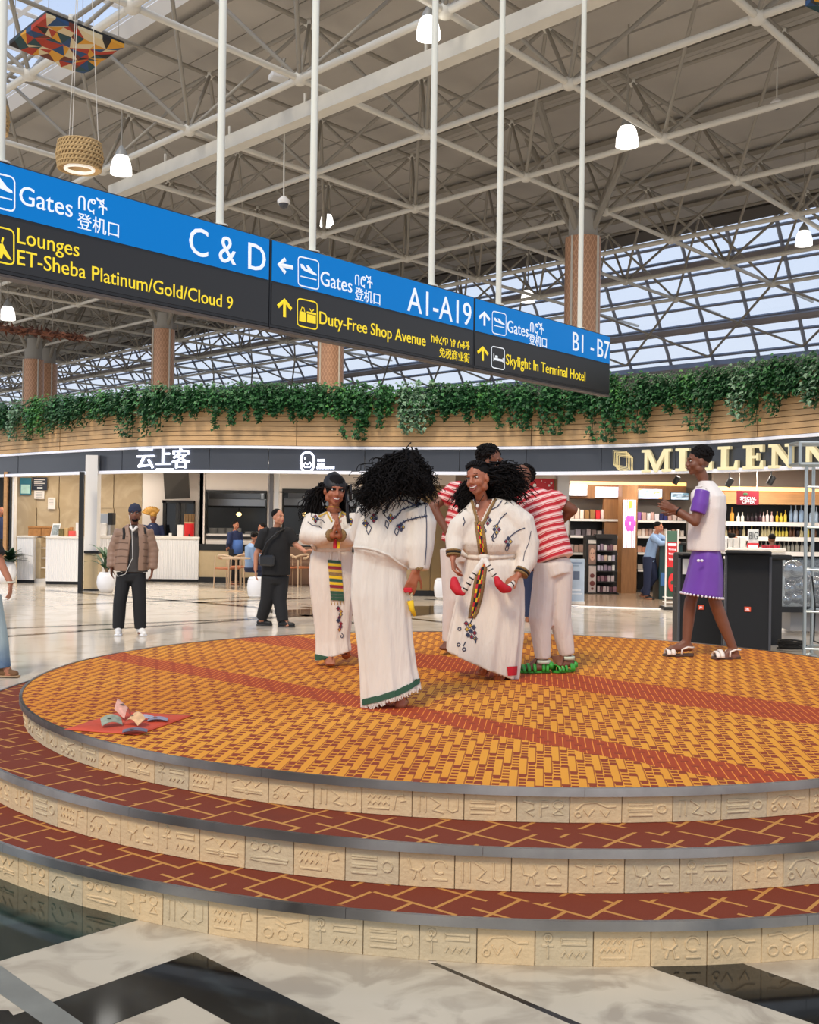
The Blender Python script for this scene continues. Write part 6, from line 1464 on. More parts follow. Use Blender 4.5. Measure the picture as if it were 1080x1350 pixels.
vcut(dr, w, ((431, 668), (452, 667), (442, 689)))
S.line([(430, 671), (433, 680), (438, 688)], m_goldth, .007, 'neckline_trim'); S.line([(452, 670), (449, 680), (445, 688)], m_goldth, .007, 'neckline_trim')
S.line([(412, 723.5), (437, 725.5), (463, 723)], m_robe, .018, 'belt')
for k in range(13):
    y = 738 + k * 4.1; S.patch([(432 + k * .35, y), (449 + k * .35, y + 1.5), (449.4 + k * .35, y + 5), (432.3 + k * .35, y + 3.6)], [m_green, m_yel, m_redth, m_goldth, m_trim, m_yel][k % 6] if k < 10 else m_green, 'sash_stripe', 3, .010)
S.line([(437, 724), (436, 738)], m_robe, .012, 'sash_tie'); S.line([(446, 724), (448, 739)], m_robe, .012, 'sash_tie')
for x in (436, 440, 444, 448, 452): S.line([(x, 790), (x + 1.5, 797)], m_goldth, .003, 'fringe_thread', 2)
for k, y in enumerate((802, 810, 818, 826)): diamond(S, 446 + (k % 2) * 3, y, 1.9, (m_redth, m_goldth, m_navyth)[k % 3], m_navyth); diamond(S, 449.5 - (k % 2) * 2, y + 4, 1.6, (m_goldth, m_navyth, m_redth)[k % 3], m_redth)
S.line([(450, 834), (453, 838), (451, 841), (448.5, 839), (450, 837)], m_navyth, .003)
S.patch([(416, 862), (434, 866), (433, 874), (416, 870)], m_green, 'hem_band', 6, .006)
for y0, x0 in ((684, 410), (692, 406)): S.line([(x0, y0 - 4), (x0 + 6, y0 + 1), (x0 + 14, y0 + 1), (x0 + 18, y0 + 5)], m_navyth, .003)
motif(S, 416, 684, 1.1); motif(S, 463, 688, 1.0, 1); S.line([(456, 680), (462, 686), (466, 694)], m_navyth, .003)
mb = MB(); mb.patch = None; mb.box(w.p(442, 717, -.20), (.03, .012, .07)); w.raw(mb, 'red_tassel', m_redcl, False); mb = MB(); mb.box(w.p(446, 717, -.20), (.025, .012, .07)); w.raw(mb, 'yellow_tassel', m_yel, False)
for a in 'lr':
    q = V(j['e' + a]).lerp(j['w' + a], .88); d = (V(j['w' + a]) - V(j['e' + a])).normalized(); mb = MB(); mb.tube([q - d * .012, q + d * .014], .047, 14); w.raw(mb, 'cuff', m_trim)
mb = MB(); mb.tube([M @ V((.05 * math.cos(a), -.01 + .06 * math.sin(a), -.135 + .012 * math.sin(a))) for a in [k * PI / 10 for k in range(-2, 13)]], .003, 5); w.raw(mb, 'necklace', m_goldth)
mb = MB(); mb.ell((0, -.014, .036), (.083, .103, .094), 18, 10, M); sc = w.raw(mb, 'hair_cap', m_hair)
mb = MB(); strands(mb, [M @ V((-.07, -.03, .02)), M @ V((-.06, -.07, .0)), M @ V((.06, -.07, .0))], [w.p(406, 676, .02), w.p(416, 684, .08), w.p(455, 690, .06)], (-.02, .03, .03), 260, 3, .006, .012, 9, .035); w.raw(mb, 'hair', m_hair)
mb = MB()
R_ = [[M @ V((.087 * f * math.cos(a), -.014 + .106 * f * math.sin(a), z + .026 * math.sin(a) * -1 + .02)) for a in [2 * PI * k / 28 for k in range(28)]] for z, f in ((.012, 1.0), (.030, 1.02), (.048, 1.0), (.070, .90), (.092, .68), (.104, .3))]
mb.loft(R_, True); m_scarf = mat('black sheer scarf', (22, 20, 22), .6); w.raw(mb, 'headscarf', m_scarf)
mb = MB(); a = M @ V((.085, -.03, .03)); mb.ell(a, (.035, .03, .04), 10, 7); mb.tube([a, a + V((.045, 0, .02)), a + V((.05, .0, -.10))], [.03, .035, .03], 8, flat=.4); mb.tube([a, a + V((.02, -.02, -.12)), w.p(459, 688, -.10)], [.025, .035, .03], 8, flat=.4); w.raw(mb, 'scarf_knot', m_scarf)

# ---------------------------------------------------------------- dancer seen from behind
w = Person(515, 932, HZ[2] - .004, 'woman seen from behind in long ivory robe with voluminous black curls', 'brown', .98)
M = hframe(w.p(533, 624, .05), 160, 18, 8, 1.0)
j = dict(head=w.p(533, 624, .05), neck=w.p(524, 652, .03), sl=w.p(484, 674, .04), sr=w.p(551, 670, 0), hl=w.p(484, 770, .02), hr=w.p(516, 770, .02), el=w.p(478, 706, .14), er=w.p(557, 708, .0), wl=w.p(490, 730, .28), wr=w.p(549, 752, -.06), kl=w.p(492, 850, .02), kr=w.p(524, 850, .02), al=w.p(494, 918, .02), ar=w.p(528, 918, .02))
mb = MB(); head_prims(mb, M, True); std_body(mb, j, .95, True); foot_prims(mb, j['al'], w.p(492, 926, .22), .85); foot_prims(mb, j['ar'], w.p(532, 928, .2), .85); hand_prims(mb, j['wr'], V((-.32, .05, -1)), V((-.2, .9, 0)), 1, .98, .22, .06); hand_prims(mb, j['wl'], V((.3, .6, -.6)), V((0, 0, -1)), -1, .95, .3)
bd = w.skinned(mb, 'body', SK['brown'], .0065)
mb = MB(); mb.loft(densify(prings(w, [(652, 652, 502, 544, .03, .6, 0), (662, 660, 482, 558, .02, .40, .004), (676, 674, 476, 556, .01, .42, .008), (695, 697, 471, 550, .0, .46, .012), (715, 722, 466, 546, -.01, .50, .02), (722, 740, 465, 543, -.01, .50, .02), (726, 748, 467, 539, 0, .47, .012), (735, 752, 465, 536, .01, .45, .012), (757, 760, 463, 536, .01, .47, .022), (785, 785, 462, 540, .01, .49, .03), (817, 817, 466, 542, .01, .50, .038), (850, 850, 471, 545, .01, .52, .045), (885, 880, 474, 549, .01, .54, .05), (934, 908, 476, 555, .01, .58, .055)], kf=9, ph=1.0), 3))
mb.tube([j['sr'] + V((-.02, 0, 0)), w.p(556, 690, 0), w.p(553, 722, -.02), w.p(553, 752, -.04)], [.088, .092, .088, .058], 16); mb.tube([j['sl'] + V((.02, 0, 0)), j['el'], V(j['el']).lerp(j['wl'], .8)], [.085, .085, .06], 16)
dr = w.skinned(mb, 'robe', m_robe_b, .010, 2); tuck(bd, [dr], [(j['head'], .15), (j['wl'], .04), (j['wr'], .04), (V(j['wl']).lerp(j['el'], -.35), .12), (V(j['wr']).lerp(j['er'], -.35), .12), (j['al'], .12), (j['ar'], .12)]); S = Surf(w, dr)
hb = [(478, 930), (497, 926), (520, 919), (538, 911), (553, 901)]
for i in range(4): S.patch([(hb[i][0], hb[i][1] - 8), (hb[i + 1][0], hb[i + 1][1] - 9), (hb[i + 1][0], hb[i + 1][1]), (hb[i][0], hb[i][1])], m_green, 'hem_band', 4, .006)
rnd = random.Random(3)
for k in range(44):
    t = k / 43; x = 478 + 76 * t; y = 934 - 27 * t ** 1.15; a = S.hit(x, y - 1); mb = MB(); mb.tube([a, a + V((rnd.uniform(-.01, .01), -.004, -.014 - rnd.uniform(0, .012)))], .003, 4); mb.build('fringe_thread', m_robe_b, dr)
S.line([(466, 721), (480, 722), (495, 725), (513, 732), (527, 743), (540, 750)], m_robe_b, .008, 'blouse_seam')
for pts in ([(505, 678), (514, 664), (527, 652), (545, 648)], [(520, 684), (530, 672), (548, 666), (563, 664)], [(522, 694), (536, 686), (552, 682), (563, 680)]):
    S.line(pts, m_navyth, .0045)
    for i in range(len(pts) - 1):
        for t in (.2, .5, .8): x = pts[i][0] + (pts[i + 1][0] - pts[i][0]) * t; y = pts[i][1] + (pts[i + 1][1] - pts[i][1]) * t; S.line([(x - 1.6, y - 2), (x + .4, y + 2)], m_navyth, .0025, sub=2)
motif(S, 493, 683, 1.3); motif(S, 515, 683, 1.2, 1); motif(S, 529, 695, 1.2, 2); motif(S, 482, 690, 1.0, 1); motif(S, 550, 664, 1.0)
for pts in ([(486, 705), (490, 696), (486, 690), (483, 698), (486, 705)], [(511, 697), (513, 690), (509, 686), (508, 693), (511, 697)], [(523, 706), (526, 699), (522, 696), (520, 702), (523, 706)]): S.line(pts, m_navyth, .003, sub=3)
S.line([(560.5, 664), (562.5, 690), (562, 720), (560, 745)], m_navyth, .003); S.line([(546, 753), (553, 755.5), (560, 753)], m_trim, .010, 'cuff')
mb = MB(); a = w.p(541, 792, -.03); mb.tube([a, a + V((.01, 0, -.05)), a + V((.03, .01, -.09))], [.02, .016, .01], 8); w.raw(mb, 'yellow_tassel', m_yel); mb = MB(); a = w.p(538, 778, -.06); mb.box(a, (.05, .02, .03), ch=.005); w.raw(mb, 'red_bangle', m_redcl, False)
mb = MB(); mb.ell(w.p(536, 620, .04), (.095, .11, .115), 18, 12); mb.ell(w.p(518, 632, -.02), (.09, .09, .085), 16, 10); mb.ell(w.p(545, 638, .0), (.07, .09, .085), 14, 9); mb.ell(w.p(500, 645, -.04), (.07, .06, .065), 14, 9)
roots = [w.p(536, 598, .02), w.p(546, 600, .02), w.p(528, 602, -.02), w.p(520, 606, -.02), w.p(550, 610, .0), w.p(512, 613, -.04), w.p(538, 612, -.06), w.p(526, 614, -.07), w.p(512, 622, -.06), w.p(550, 622, -.03), w.p(500, 630, -.05), w.p(540, 600, .08)]
ends = [w.p(522, 655, -.14), w.p(562, 648, .0), w.p(486, 640, -.06), w.p(476, 646, -.06), w.p(566, 650, .03), w.p(478, 662, -.08), w.p(546, 652, -.12), w.p(508, 664, -.14), w.p(490, 668, -.12), w.p(560, 656, -.06), w.p(482, 668, -.08), w.p(558, 632, .08)]
strands(mb, roots, ends, (0, -.045, .02), 900, 7, .0046, .014, 16, .03, 9); w.raw(mb, 'curly_hair', m_hair)

# ---------------------------------------------------------------- laughing dancer in front
w = Person(655, 894, HZ[2] - .004, 'laughing woman in embroidered ivory robe holding out her red sash ends', 'brown', 1.0)
M = hframe(w.p(630, 632, -.06), -32, 2, 10, 1.0)
j = dict(head=w.p(630, 632, -.06), neck=w.p(636, 660, -.01), sl=w.p(616, 678, 0), sr=w.p(670, 670, .02), hl=w.p(634, 750, .02), hr=w.p(664, 750, .02), el=w.p(600, 712, -.04), er=w.p(700, 716, .0), wl=w.p(597, 736, -.14), wr=w.p(684, 758, -.12), kl=w.p(638, 818, -.02), kr=w.p(662, 818, .02), al=w.p(638, 880, .0), ar=w.p(662, 882, -.04))
mb = MB(); head_prims(mb, M, True); std_body(mb, j, .95, True); foot_prims(mb, j['al'], w.p(634, 892, -.12), .85); foot_prims(mb, j['ar'], w.p(655, 899, -.18), .85); mb.ell(w.p(637, 675, -.06), (.068, .055, .08))
hand_prims(mb, j['wl'], V((.10, -.2, -1)), V((.8, -.2, .2)), -1, 1.0, .75, .04); hand_prims(mb, j['wr'], V((-.75, -.25, -.45)), V((-.1, .2, -1)), 1, 1.0, .75, .04)
bd = w.skinned(mb, 'body', SK['brown'], .0065); face_parts(w, M, 1.0)
mb = MB(); mb.loft(densify(prings(w, [(658, 656, 624, 652, .0, .7, 0), (668, 660, 614, 672, .0, .42, .004), (682, 676, 610, 684, .0, .42, .01), (700, 700, 606, 692, -.02, .44, .014), (716, 718, 607, 690, -.03, .48, .02), (726, 728, 611, 684, -.02, .48, .02), (733, 733, 614, 678, .0, .46, .01), (745, 745, 612, 686, .0, .50, .03), (770, 775, 606, 690, .0, .52, .045), (800, 806, 600, 690, .0, .54, .055), (828, 842, 594, 688, .0, .57, .06), (846, 872, 590, 685, .0, .60, .06), (858, 897, 589, 682, .0, .62, .06)], kf=9, ph=.4), 3))
mb.tube([V(j['sl']) + V((.03, 0, -.02)), w.p(606, 696, -.02), j['el'], w.p(598, 730, -.11)], [.085, .085, .075, .048], 16); mb.tube([V(j['sr']) + V((-.04, 0, -.02)), w.p(686, 692, .02), w.p(694, 718, .0), w.p(694, 740, -.04), w.p(687, 757, -.10)], [.105, .115, .098, .078, .05], 16)
dr = w.skinned(mb, 'robe', m_robe, .010, 2); tuck(bd, [dr], [(j['head'], .15), (j['wl'], .04), (j['wr'], .04), (V(j['wl']).lerp(j['el'], -.35), .12), (V(j['wr']).lerp(j['er'], -.35), .12), (j['al'], .12), (j['ar'], .12)]); S = Surf(w, dr)
vcut(dr, w, ((624, 655), (652, 653), (632, 692)))
# coloured front band
cl = [(631, 688), (632, 694), (634, 706), (636, 722), (638, 738), (635, 752), (632, 770), (629, 788), (625, 806), (622, 815)]
hw = [1.8, 2.4, 2.8, 2.6, 2.4, 3.4, 4.0, 4.0, 3.0, 1.2]
for i in range(len(cl) - 1):
    for k in range(3):
        t0, t1 = k / 3, (k + 1) / 3; A = [cl[i][q] + (cl[i + 1][q] - cl[i][q]) * t0 for q in (0, 1)]; B = [cl[i][q] + (cl[i + 1][q] - cl[i][q]) * t1 for q in (0, 1)]; ha = hw[i] + (hw[i + 1] - hw[i]) * t0; hb_ = hw[i] + (hw[i + 1] - hw[i]) * t1
        c3 = [(m_redcl, m_blackcl, m_yel), (m_blackcl, m_yel, m_redcl), (m_redcl, m_blackcl, m_blackcl), (m_yel, m_blackcl, m_redcl)][(i * 3 + k) % 4]
        for q in range(3):
            u0 = -1 + 2 * q / 3; u1 = -1 + 2 * (q + 1) / 3; S.patch([(A[0] + u0 * ha, A[1]), (A[0] + u1 * ha, A[1]), (B[0] + u1 * hb_, B[1]), (B[0] + u0 * hb_, B[1])], c3[q], 'front_band_patch', 2, .005)
for sgn_ in (-1, 1): S.line([(c[0] + sgn_ * (h_ + 1.4), c[1]) for c, h_ in zip(cl, hw)], m_trim, .013, 'braid_edge', 4)
S.line([(622.5, 660), (624.5, 668), (627, 678), (630, 690)], m_trim, .012, 'braid_edge'); S.line([(653.5, 658), (648, 668), (641, 682), (635.5, 694)], m_trim, .012, 'braid_edge')
S.line([(613, 733), (630, 735), (650, 735), (679, 731)], m_robe, .020, 'belt'); mb = MB(); mb.ell(S.hit(638, 735, .01), (.045, .03, .03), 12, 8); w.raw(mb, 'belt_knot', m_robe)
# diamond motif near the hem, shoulder motifs
for r_ in range(3):
    for c_ in range(3):
        x = 621 + (c_ - 1) * 5 + (r_ - 1) * 1.0; y = 832 + (r_ - 1) * 7.5 + (c_ - 1) * 2.5; diamond(S, x, y, 2.1, (m_redth, m_goldth, m_navyth)[(r_ + c_) % 3], m_navyth)
for x, y in ((606, 829), (605, 850), (612, 856)): S.line([(x + 2.2 * math.cos(a), y + 2.2 * math.sin(a)) for a in [k * .9 for k in range(8)]], m_navyth, .004, sub=2)
S.line([(620, 822), (624, 814), (629, 808)], m_navyth, .004); S.line([(614, 846), (611, 852)], m_navyth, .004); S.line([(628, 840), (627, 848)], m_navyth, .005)
motif(S, 643, 686, 1.4); motif(S, 655, 698, 1.4, 1); motif(S, 670, 714, 1.4, 2)
for pts in ([(662, 660), (656, 668), (648, 672)], [(668, 676), (660, 684), (656, 692), (650, 694)], [(692, 696), (682, 700), (674, 706), (670, 712)], [(638, 694), (641, 700), (638, 704)], [(651, 706), (649, 712), (652, 714)], [(611, 682), (613, 688), (610, 694)]): S.line(pts, m_navyth, .004)
for pts in ([(648, 708), (652, 702), (655, 707), (651, 711), (648, 708)], [(666, 724), (668, 718), (671, 722), (668, 727), (666, 724)]): S.line(pts, m_navyth, .003, sub=3)
S.patch([(668, 879), (682, 878), (681, 890), (669, 891)], m_redcl, 'red_patch', 4, .006)
S.line([(700, 700), (697, 716), (692, 728), (690, 740)], m_navyth, .0025)
# sash ends with black bars and red tips
def sash(per, pts, wd, bars, nm):
    h = []
    for i in range(len(pts) - 1):
        for q in range(6): t = q / 6; h.append(tuple(pts[i][c] + (pts[i + 1][c] - pts[i][c]) * t for c in (0, 1, 2)))
    h.append(pts[-1]); g = [per.p(*q) for q in h]; mb = MB(); mb.tube(g, wd, 10, flat=.45, ref=(0, -1, 0)); so = mb.build(nm, m_robe, per.o, True)
    n = len(g)
    for b in bars: i = int(b * (n - 1)); i2 = min(i + 1, n - 1); mb = MB(); mb.tube([g[i], g[i].lerp(g[i2], .7)], wd * 1.06, 10, flat=.5, ref=(0, -1, 0)); mb.build('black_bar', m_blackcl, so, True)
    return g
g = sash(w, [(638, 737, -.22), (628, 752, -.26), (621, 764, -.27), (613, 778, -.26), (604, 780, -.22)], .019, (.35, .48, .6, .72), 'sash_end'); mb = MB(); mb.chain([w.p(610, 782, -.24), w.p(604, 779, -.23), w.p(600, 773, -.21), w.p(599, 765, -.19)], [.022, .034, .038, .028]); w.skinned(mb, 'red_sash_tip', m_redcl, .008)
g = sash(w, [(639, 737, -.22), (644, 746, -.26), (650, 756, -.28), (657, 766, -.28), (668, 776, -.24), (678, 768, -.18)], .019, (.2, .32, .44, .86, .96), 'sash_end'); mb = MB(); mb.chain([w.p(655, 763, -.29), w.p(658, 770, -.29), w.p(664, 776, -.27), w.p(671, 777, -.23)], [.022, .032, .034, .024]); w.skinned(mb, 'red_sash_tip', m_redcl, .008)
for q, d in ((w.p(598, 731, -.115), V((0, -.3, -1))), (w.p(687.5, 756, -.10), V((-.5, -.4, -.9)))):
    d.normalize()
    for k, mm in enumerate((m_trim, m_blackcl, m_trim)): mb = MB(); mb.tube([q + d * (.014 * k - .03), q + d * (.014 * k - .018)], .056 - .002 * k, 16); w.raw(mb, 'cuff_band', mm)
# pendant, braids, hair
mb = MB(); a = M @ V((-.045, .03, -.12)); b_ = M @ V((.045, .03, -.12)); c_ = S.hit(630, 666, .012); mb.tube([a, a.lerp(c_, .6) + V((0, -.01, 0)), c_, b_.lerp(c_, .6) + V((0, -.01, 0)), b_], .0025, 5); w.raw(mb, 'necklace', m_blackcl); mb = MB(); mb.ell(c_ + V((0, -.008, -.01)), (.011, .006, .014), 8, 6); w.raw(mb, 'pendant', m_eyew)
mb = MB(); mb.ell((0, -.027, .051), (.080, .097, .084), 18, 10, M)
for k in range(9):
    x = -.06 + .015 * k; mb.tube([M @ V((x * .9, .064 - abs(x) * .35, .102 - abs(x) * .25)), M @ V((x * 1.1, .02, .133 - x * x * 6)), M @ V((x * 1.25, -.05, .125 - x * x * 7)), M @ V((x * 1.1, -.11, .07))], .0075, 6)
hr_ = [M @ V((.06, -.07, .05)), M @ V((.07, -.05, .0)), M @ V((.03, -.11, .03)), M @ V((-.05, -.09, .0)), M @ V((0, -.11, -.02)), M @ V((.07, -.08, -.03))]
he = [w.p(684, 632, .08), w.p(680, 655, .04), w.p(690, 646, .12), w.p(612, 668, .08), w.p(652, 672, .10), w.p(668, 662, .02)]
strands(mb, hr_, he, (.02, .02, .035), 560, 9, .0058, .017, 13, .038, 5); strands(mb, [M @ V((-.05, -.09, .02)), M @ V((-.06, -.07, -.02))], [w.p(609, 662, .05), w.p(614, 672, .03)], (-.04, .02, .0), 190, 12, .0056, .016, 11, .026, 5)
mb.ell(w.p(660, 642, .12), (.11, .08, .085), 14, 9); w.raw(mb, 'hair', m_hair)


# ---------------------------------------------------------------- striped shirts
def m_stripes(name, axis, org, per=.052):
    g = NG(name, .85); v = g.obj(); n_ = g.math('MULTIPLY', g.math('SUBTRACT', g.noise(v, 4, 2), .5), .05); d = g.n.new('ShaderNodeVectorMath'); d.operation = 'DOT_PRODUCT'; g.l.new(v, d.inputs[0]); d.inputs[1].default_value = axis
    t = g.math('FRACT', g.math('ADD', g.math('DIVIDE', g.math('ADD', d.outputs['Value'], n_), per), 50.0))
    c = g.mix(g.math('LESS_THAN', t, .42), rgb((238, 206, 196)), rgb((190, 38, 48))); c = g.mix(g.math('LESS_THAN', g.math('ABSOLUTE', g.math('SUBTRACT', t, .56)), .05), c, rgb((206, 78, 80))); c = g.mix(g.math('GREATER_THAN', t, .86), c, rgb((226, 150, 146))); return g.col(c)
# man bending away, green sandals
w = Person(722, 887, HZ[2] - .004, 'man in red striped shirt and green sandals bending away, hand on back', 'deep', 1.0)
M = hframe(w.p(686, 634, .16), -150, 12, 0, 1.0)
ax = (w.p(702, 650, .12) - w.p(731, 735, .0)).normalized()
j = dict(head=w.p(686, 634, .16), neck=w.p(696, 656, .13), sl=w.p(688, 668, .12), sr=w.p(730, 658, .06), hl=w.p(721, 748, 0), hr=w.p(739, 748, .02), el=w.p(672, 700, .1), wl=w.p(680, 728, .05), er=w.p(755, 672, .08), wr=w.p(727, 698, .20), kl=w.p(712, 815, -.02), kr=w.p(738, 812, .04), al=w.p(716, 876, .0), ar=w.p(748, 870, .06))
mb = MB(); head_prims(mb, M); std_body(mb, j, 1.0); foot_prims(mb, j['al'], w.p(688, 884, -.02), 1.0); foot_prims(mb, j['ar'], w.p(734, 880, .0), 1.0); hand_prims(mb, j['wr'], V((-.6, .2, -.4)), V((-.3, -.9, 0)), 1, 1.0, .3); hand_prims(mb, j['wl'], V((.3, -.1, -1)), V((1, 0, 0)), 1, 1.0, .3)
bd = w.skinned(mb, 'body', SK['deep'], .008)
mb = MB(); lat = w.p(734, 658, .05) - w.p(686, 668, .1)
mb.loft([ring(w.p(x, y, d), ax, lat, rx, ry, 24, .012, 5, i) for i, (x, y, d, rx, ry) in enumerate(((731, 739, .01, .150, .142), (729, 728, .02, .142, .130), (723, 705, .03, .138, .12), (717, 685, .05, .146, .12), (711, 668, .08, .150, .115), (705, 655, .10, .125, .09), (699, 647, .12, .075, .06)))])
mb.tube([V(j['sr']) + V((-.04, 0, 0)), V(j['sr']).lerp(j['er'], .15), V(j['sr']).lerp(j['er'], .5)], [.078, .076, .064], 14); mb.tube([V(j['sl']) + V((.02, 0, 0)), V(j['sl']).lerp(j['el'], .5)], [.075, .064], 14)
sh = w.skinned(mb, 'striped_shirt', m_stripes('red stripes leaning', ax, 0), .009)
mb = MB(); trousers(w, mb, j['hl'], j['kl'], w.p(716, 868, .0), j['hr'], j['kr'], w.p(748, 863, .06), (.094, .086, .058), ax, .04); tr = w.skinned(mb, 'trousers', m_wtrs, .010); tuck(bd, [sh, tr], [(j['head'], .13), (j['er'], .12), (j['wr'], .16), (j['al'], .09), (j['ar'], .09)])
for a, s0 in ((w.p(716, 872, 0), w.p(717, 884, .0)), (w.p(748, 867, .06), w.p(749, 878, .05))): mb = MB(); mb.tube([a + V((0, 0, .012)), a - V((0, 0, .012))], .056, 14); w.raw(mb, 'trouser_cuff', mat('pale green cuff', (206, 214, 190), .9))
m_gs = mat('green jelly sandal', (60, 164, 56), .3, trans=.0)
for an, toe in ((j['al'], w.p(686, 886, -.02)), (j['ar'], w.p(732, 882, .0))):
    an = V(an); z0 = HZ[2]; d = V((toe.x - an.x, toe.y - an.y, 0)).normalized(); L_ = (V((toe.x, toe.y, 0)) - V((an.x, an.y, 0))).length + .05; sd = V((-d.y, d.x, 0)); c0 = V((an.x, an.y, z0)) - d * .05
    mb = MB(); R_ = []
    for t, wd, h in ((0, .02, .012), (.06, .036, .016), (.3, .036, .014), (.65, .046, .012), (.9, .036, .012), (1.0, .012, .01)):
        p = c0 + d * (L_ + .02) * t; R_.append([p - sd * wd, p + sd * wd, p + sd * wd + V((0, 0, h)), p - sd * wd + V((0, 0, h))])
    mb.loft(R_); so = w.raw(mb, 'sandal', m_gs, 'auto')
    for t, h, wd in ((.10, .075, .044), (.22, .085, .046), (.50, .066, .052), (.68, .056, .054), (.82, .046, .048)):
        p = c0 + d * (L_ + .02) * t; mb = MB(); mb.tube([p + sd * wd * math.cos(a) + V((0, 0, .008 + h * math.sin(a))) for a in [PI * k / 10 for k in range(11)]], .006, 6, ref=d, flat=2.2); mb.build('sandal_strap', m_gs, so, True)
    mb = MB(); mb.tube([c0 + sd * .04 + V((0, 0, .05)), c0 - d * .015 + V((0, 0, .055)), c0 - sd * .04 + V((0, 0, .05))], .02, 6, ref=(0, 0, 1), flat=1.4); mb.build('heel_cup', m_gs, so, True)
w.raw(afro(w.p(691, 625, .18), .082, 5, 420, (1.05, 1, .92)), 'hair', m_hair)
# man standing behind the dancer
w = Person(615, 862, HZ[2] - .004, 'man in red striped shirt with hand on hip behind the laughing woman', 'deep', 1.0)
M = hframe(w.p(648, 608, .02), 60, 10, 8, .98)
j = dict(head=w.p(648, 608, .02), neck=w.p(636, 634, .03), sl=w.p(600, 646, .0), sr=w.p(660, 648, .04), hl=w.p(596, 728, .02), hr=w.p(626, 728, .02), el=w.p(571, 668, -.02), wl=w.p(590, 702, -.08), er=w.p(668, 690, .1), wr=w.p(660, 720, .0), kl=w.p(598, 792, .0), kr=w.p(628, 792, .0), al=w.p(592, 850, .02), ar=w.p(632, 852, .02))
mb = MB(); head_prims(mb, M); std_body(mb, j, 1.0); foot_prims(mb, j['al'], w.p(584, 858, -.14), 1.0); foot_prims(mb, j['ar'], w.p(636, 862, -.16), 1.0); hand_prims(mb, j['wl'], V((.55, -.2, -.6)), V((.5, .6, .2)), 1, 1.0, .35); hand_prims(mb, j['wr'], V((-.3, 0, -1)), V((-1, 0, 0)), -1, 1.0, .35)
bd = w.skinned(mb, 'body', SK['deep'], .008); face_parts(w, M, 0)
ax = (w.p(633, 640, .03) - w.p(606, 722, .0)).normalized(); lat = w.p(660, 648, .04) - w.p(600, 646, 0); mb = MB()
mb.loft([ring(w.p(x, y, d), ax, lat, rx, ry, 24, .01, 5, i) for i, (x, y, d, rx, ry) in enumerate(((606, 720, 0, .165, .13), (610, 700, .01, .17, .13), (617, 680, .02, .18, .13), (625, 660, .03, .20, .125), (631, 646, .03, .17, .10), (635, 638, .03, .09, .07)))])
mb.tube([V(j['sl']) + V((.05, 0, .0)), j['sl'], V(j['sl']).lerp(j['el'], .62)], [.08, .08, .066], 14); mb.tube([V(j['sr']) + V((-.05, 0, 0)), V(j['sr']).lerp(j['er'], .55)], [.08, .066], 14)
sh = w.skinned(mb, 'striped_shirt', m_stripes('red stripes standing', ax, 0), .009)
mb = MB(); trousers(w, mb, j['hl'], j['kl'], w.p(593, 846, .02), j['hr'], j['kr'], w.p(631, 848, .02), (.105, .09, .065), None, .03); tr = w.skinned(mb, 'trousers', m_wtrs, .010); tuck(bd, [sh, tr], [(j['head'], .13), (j['el'], .12), (j['wl'], .2), (j['al'], .09), (j['ar'], .09)])
w.raw(afro(w.p(643, 598, .03), .098, 15, 460, (1.05, 1, .86)), 'hair', m_hair)

# ---------------------------------------------------------------- man in purple shorts
w = Person(930, 867, HZ[2] - .004, 'young man in white tee and purple shorts clapping while walking left', 'deep', 1.0)
M = hframe(w.p(921, 609, .0), -88, 3, 0, .98)
j = dict(head=w.p(921, 609, 0), neck=w.p(929, 636, .0), sl=w.p(926, 652, -.16), sr=w.p(936, 650, .16), hl=w.p(926, 730, -.08), hr=w.p(934, 730, .08), el=w.p(917, 688, -.2), er=w.p(912, 684, .16), wl=w.p(892, 672, -.10), wr=w.p(893, 676, .04), kl=w.p(911, 795, -.08), kr=w.p(944, 792, .08), al=w.p(905, 848, -.08), ar=w.p(967, 853, .06))
j['kl'] = w.p(943, 793, -.07); j['al'] = w.p(967, 856, -.06); j['kr'] = w.p(911, 792, .08); j['ar'] = w.p(905, 847, .07)
mb = MB(); head_prims(mb, M); std_body(mb, j, .97); foot_prims(mb, j['al'], w.p(943, 871, -.10), 1.0); foot_prims(mb, j['ar'], w.p(879, 858, .05), 1.0)
hand_prims(mb, j['wl'], V((-1, .15, .45)), V((0, 1, .1)), 1, 1.0, .12); hand_prims(mb, j['wr'], V((-1, -.1, .5)), V((0, -1, .1)), -1, 1.0, .12)
bd = w.skinned(mb, 'body', SK['deep'], .007); face_parts(w, M, 0)
lat = V((-.05, 1, 0)); m_tee = mat('white knit shirt', (238, 230, 222), .9, bump=.3, bs=200); m_pur = mat('purple satin', (112, 62, 166), .35, noise=.1, ns=6)
mb = MB(); mb.loft([ring(w.p(x, y, 0), (0, 0, 1), lat, ry, rx, 28, .022, 6, i * .5) for i, (x, y, rx, ry) in enumerate(((931, 726, .150, .175), (931, 708, .148, .18), (932, 690, .145, .185), (934, 670, .142, .195), (936, 654, .122, .185), (934, 643, .085, .13), (931, 634, .058, .065)))])
mb.tube([V(j['sl']) + V((0, .06, .0)), V(j['sl']).lerp(j['el'], .25)], [.082, .078], 14); mb.tube([V(j['sr']) + V((0, -.06, .0)), V(j['sr']).lerp(j['er'], .4)], [.082, .07], 14)
sh = w.skinned(mb, 'shirt', m_tee, .009)
mb = MB(); mb.tube([V(j['sl']) + V((0.0, -.012, .035)), V(j['sl']).lerp(j['el'], .35) + V((0, -.008, 0)), V(j['sl']).lerp(j['el'], .68)], [.06, .070, .064], 16); w.skinned(mb, 'purple_sleeve', m_pur, .008)
mb = MB(); R_ = []
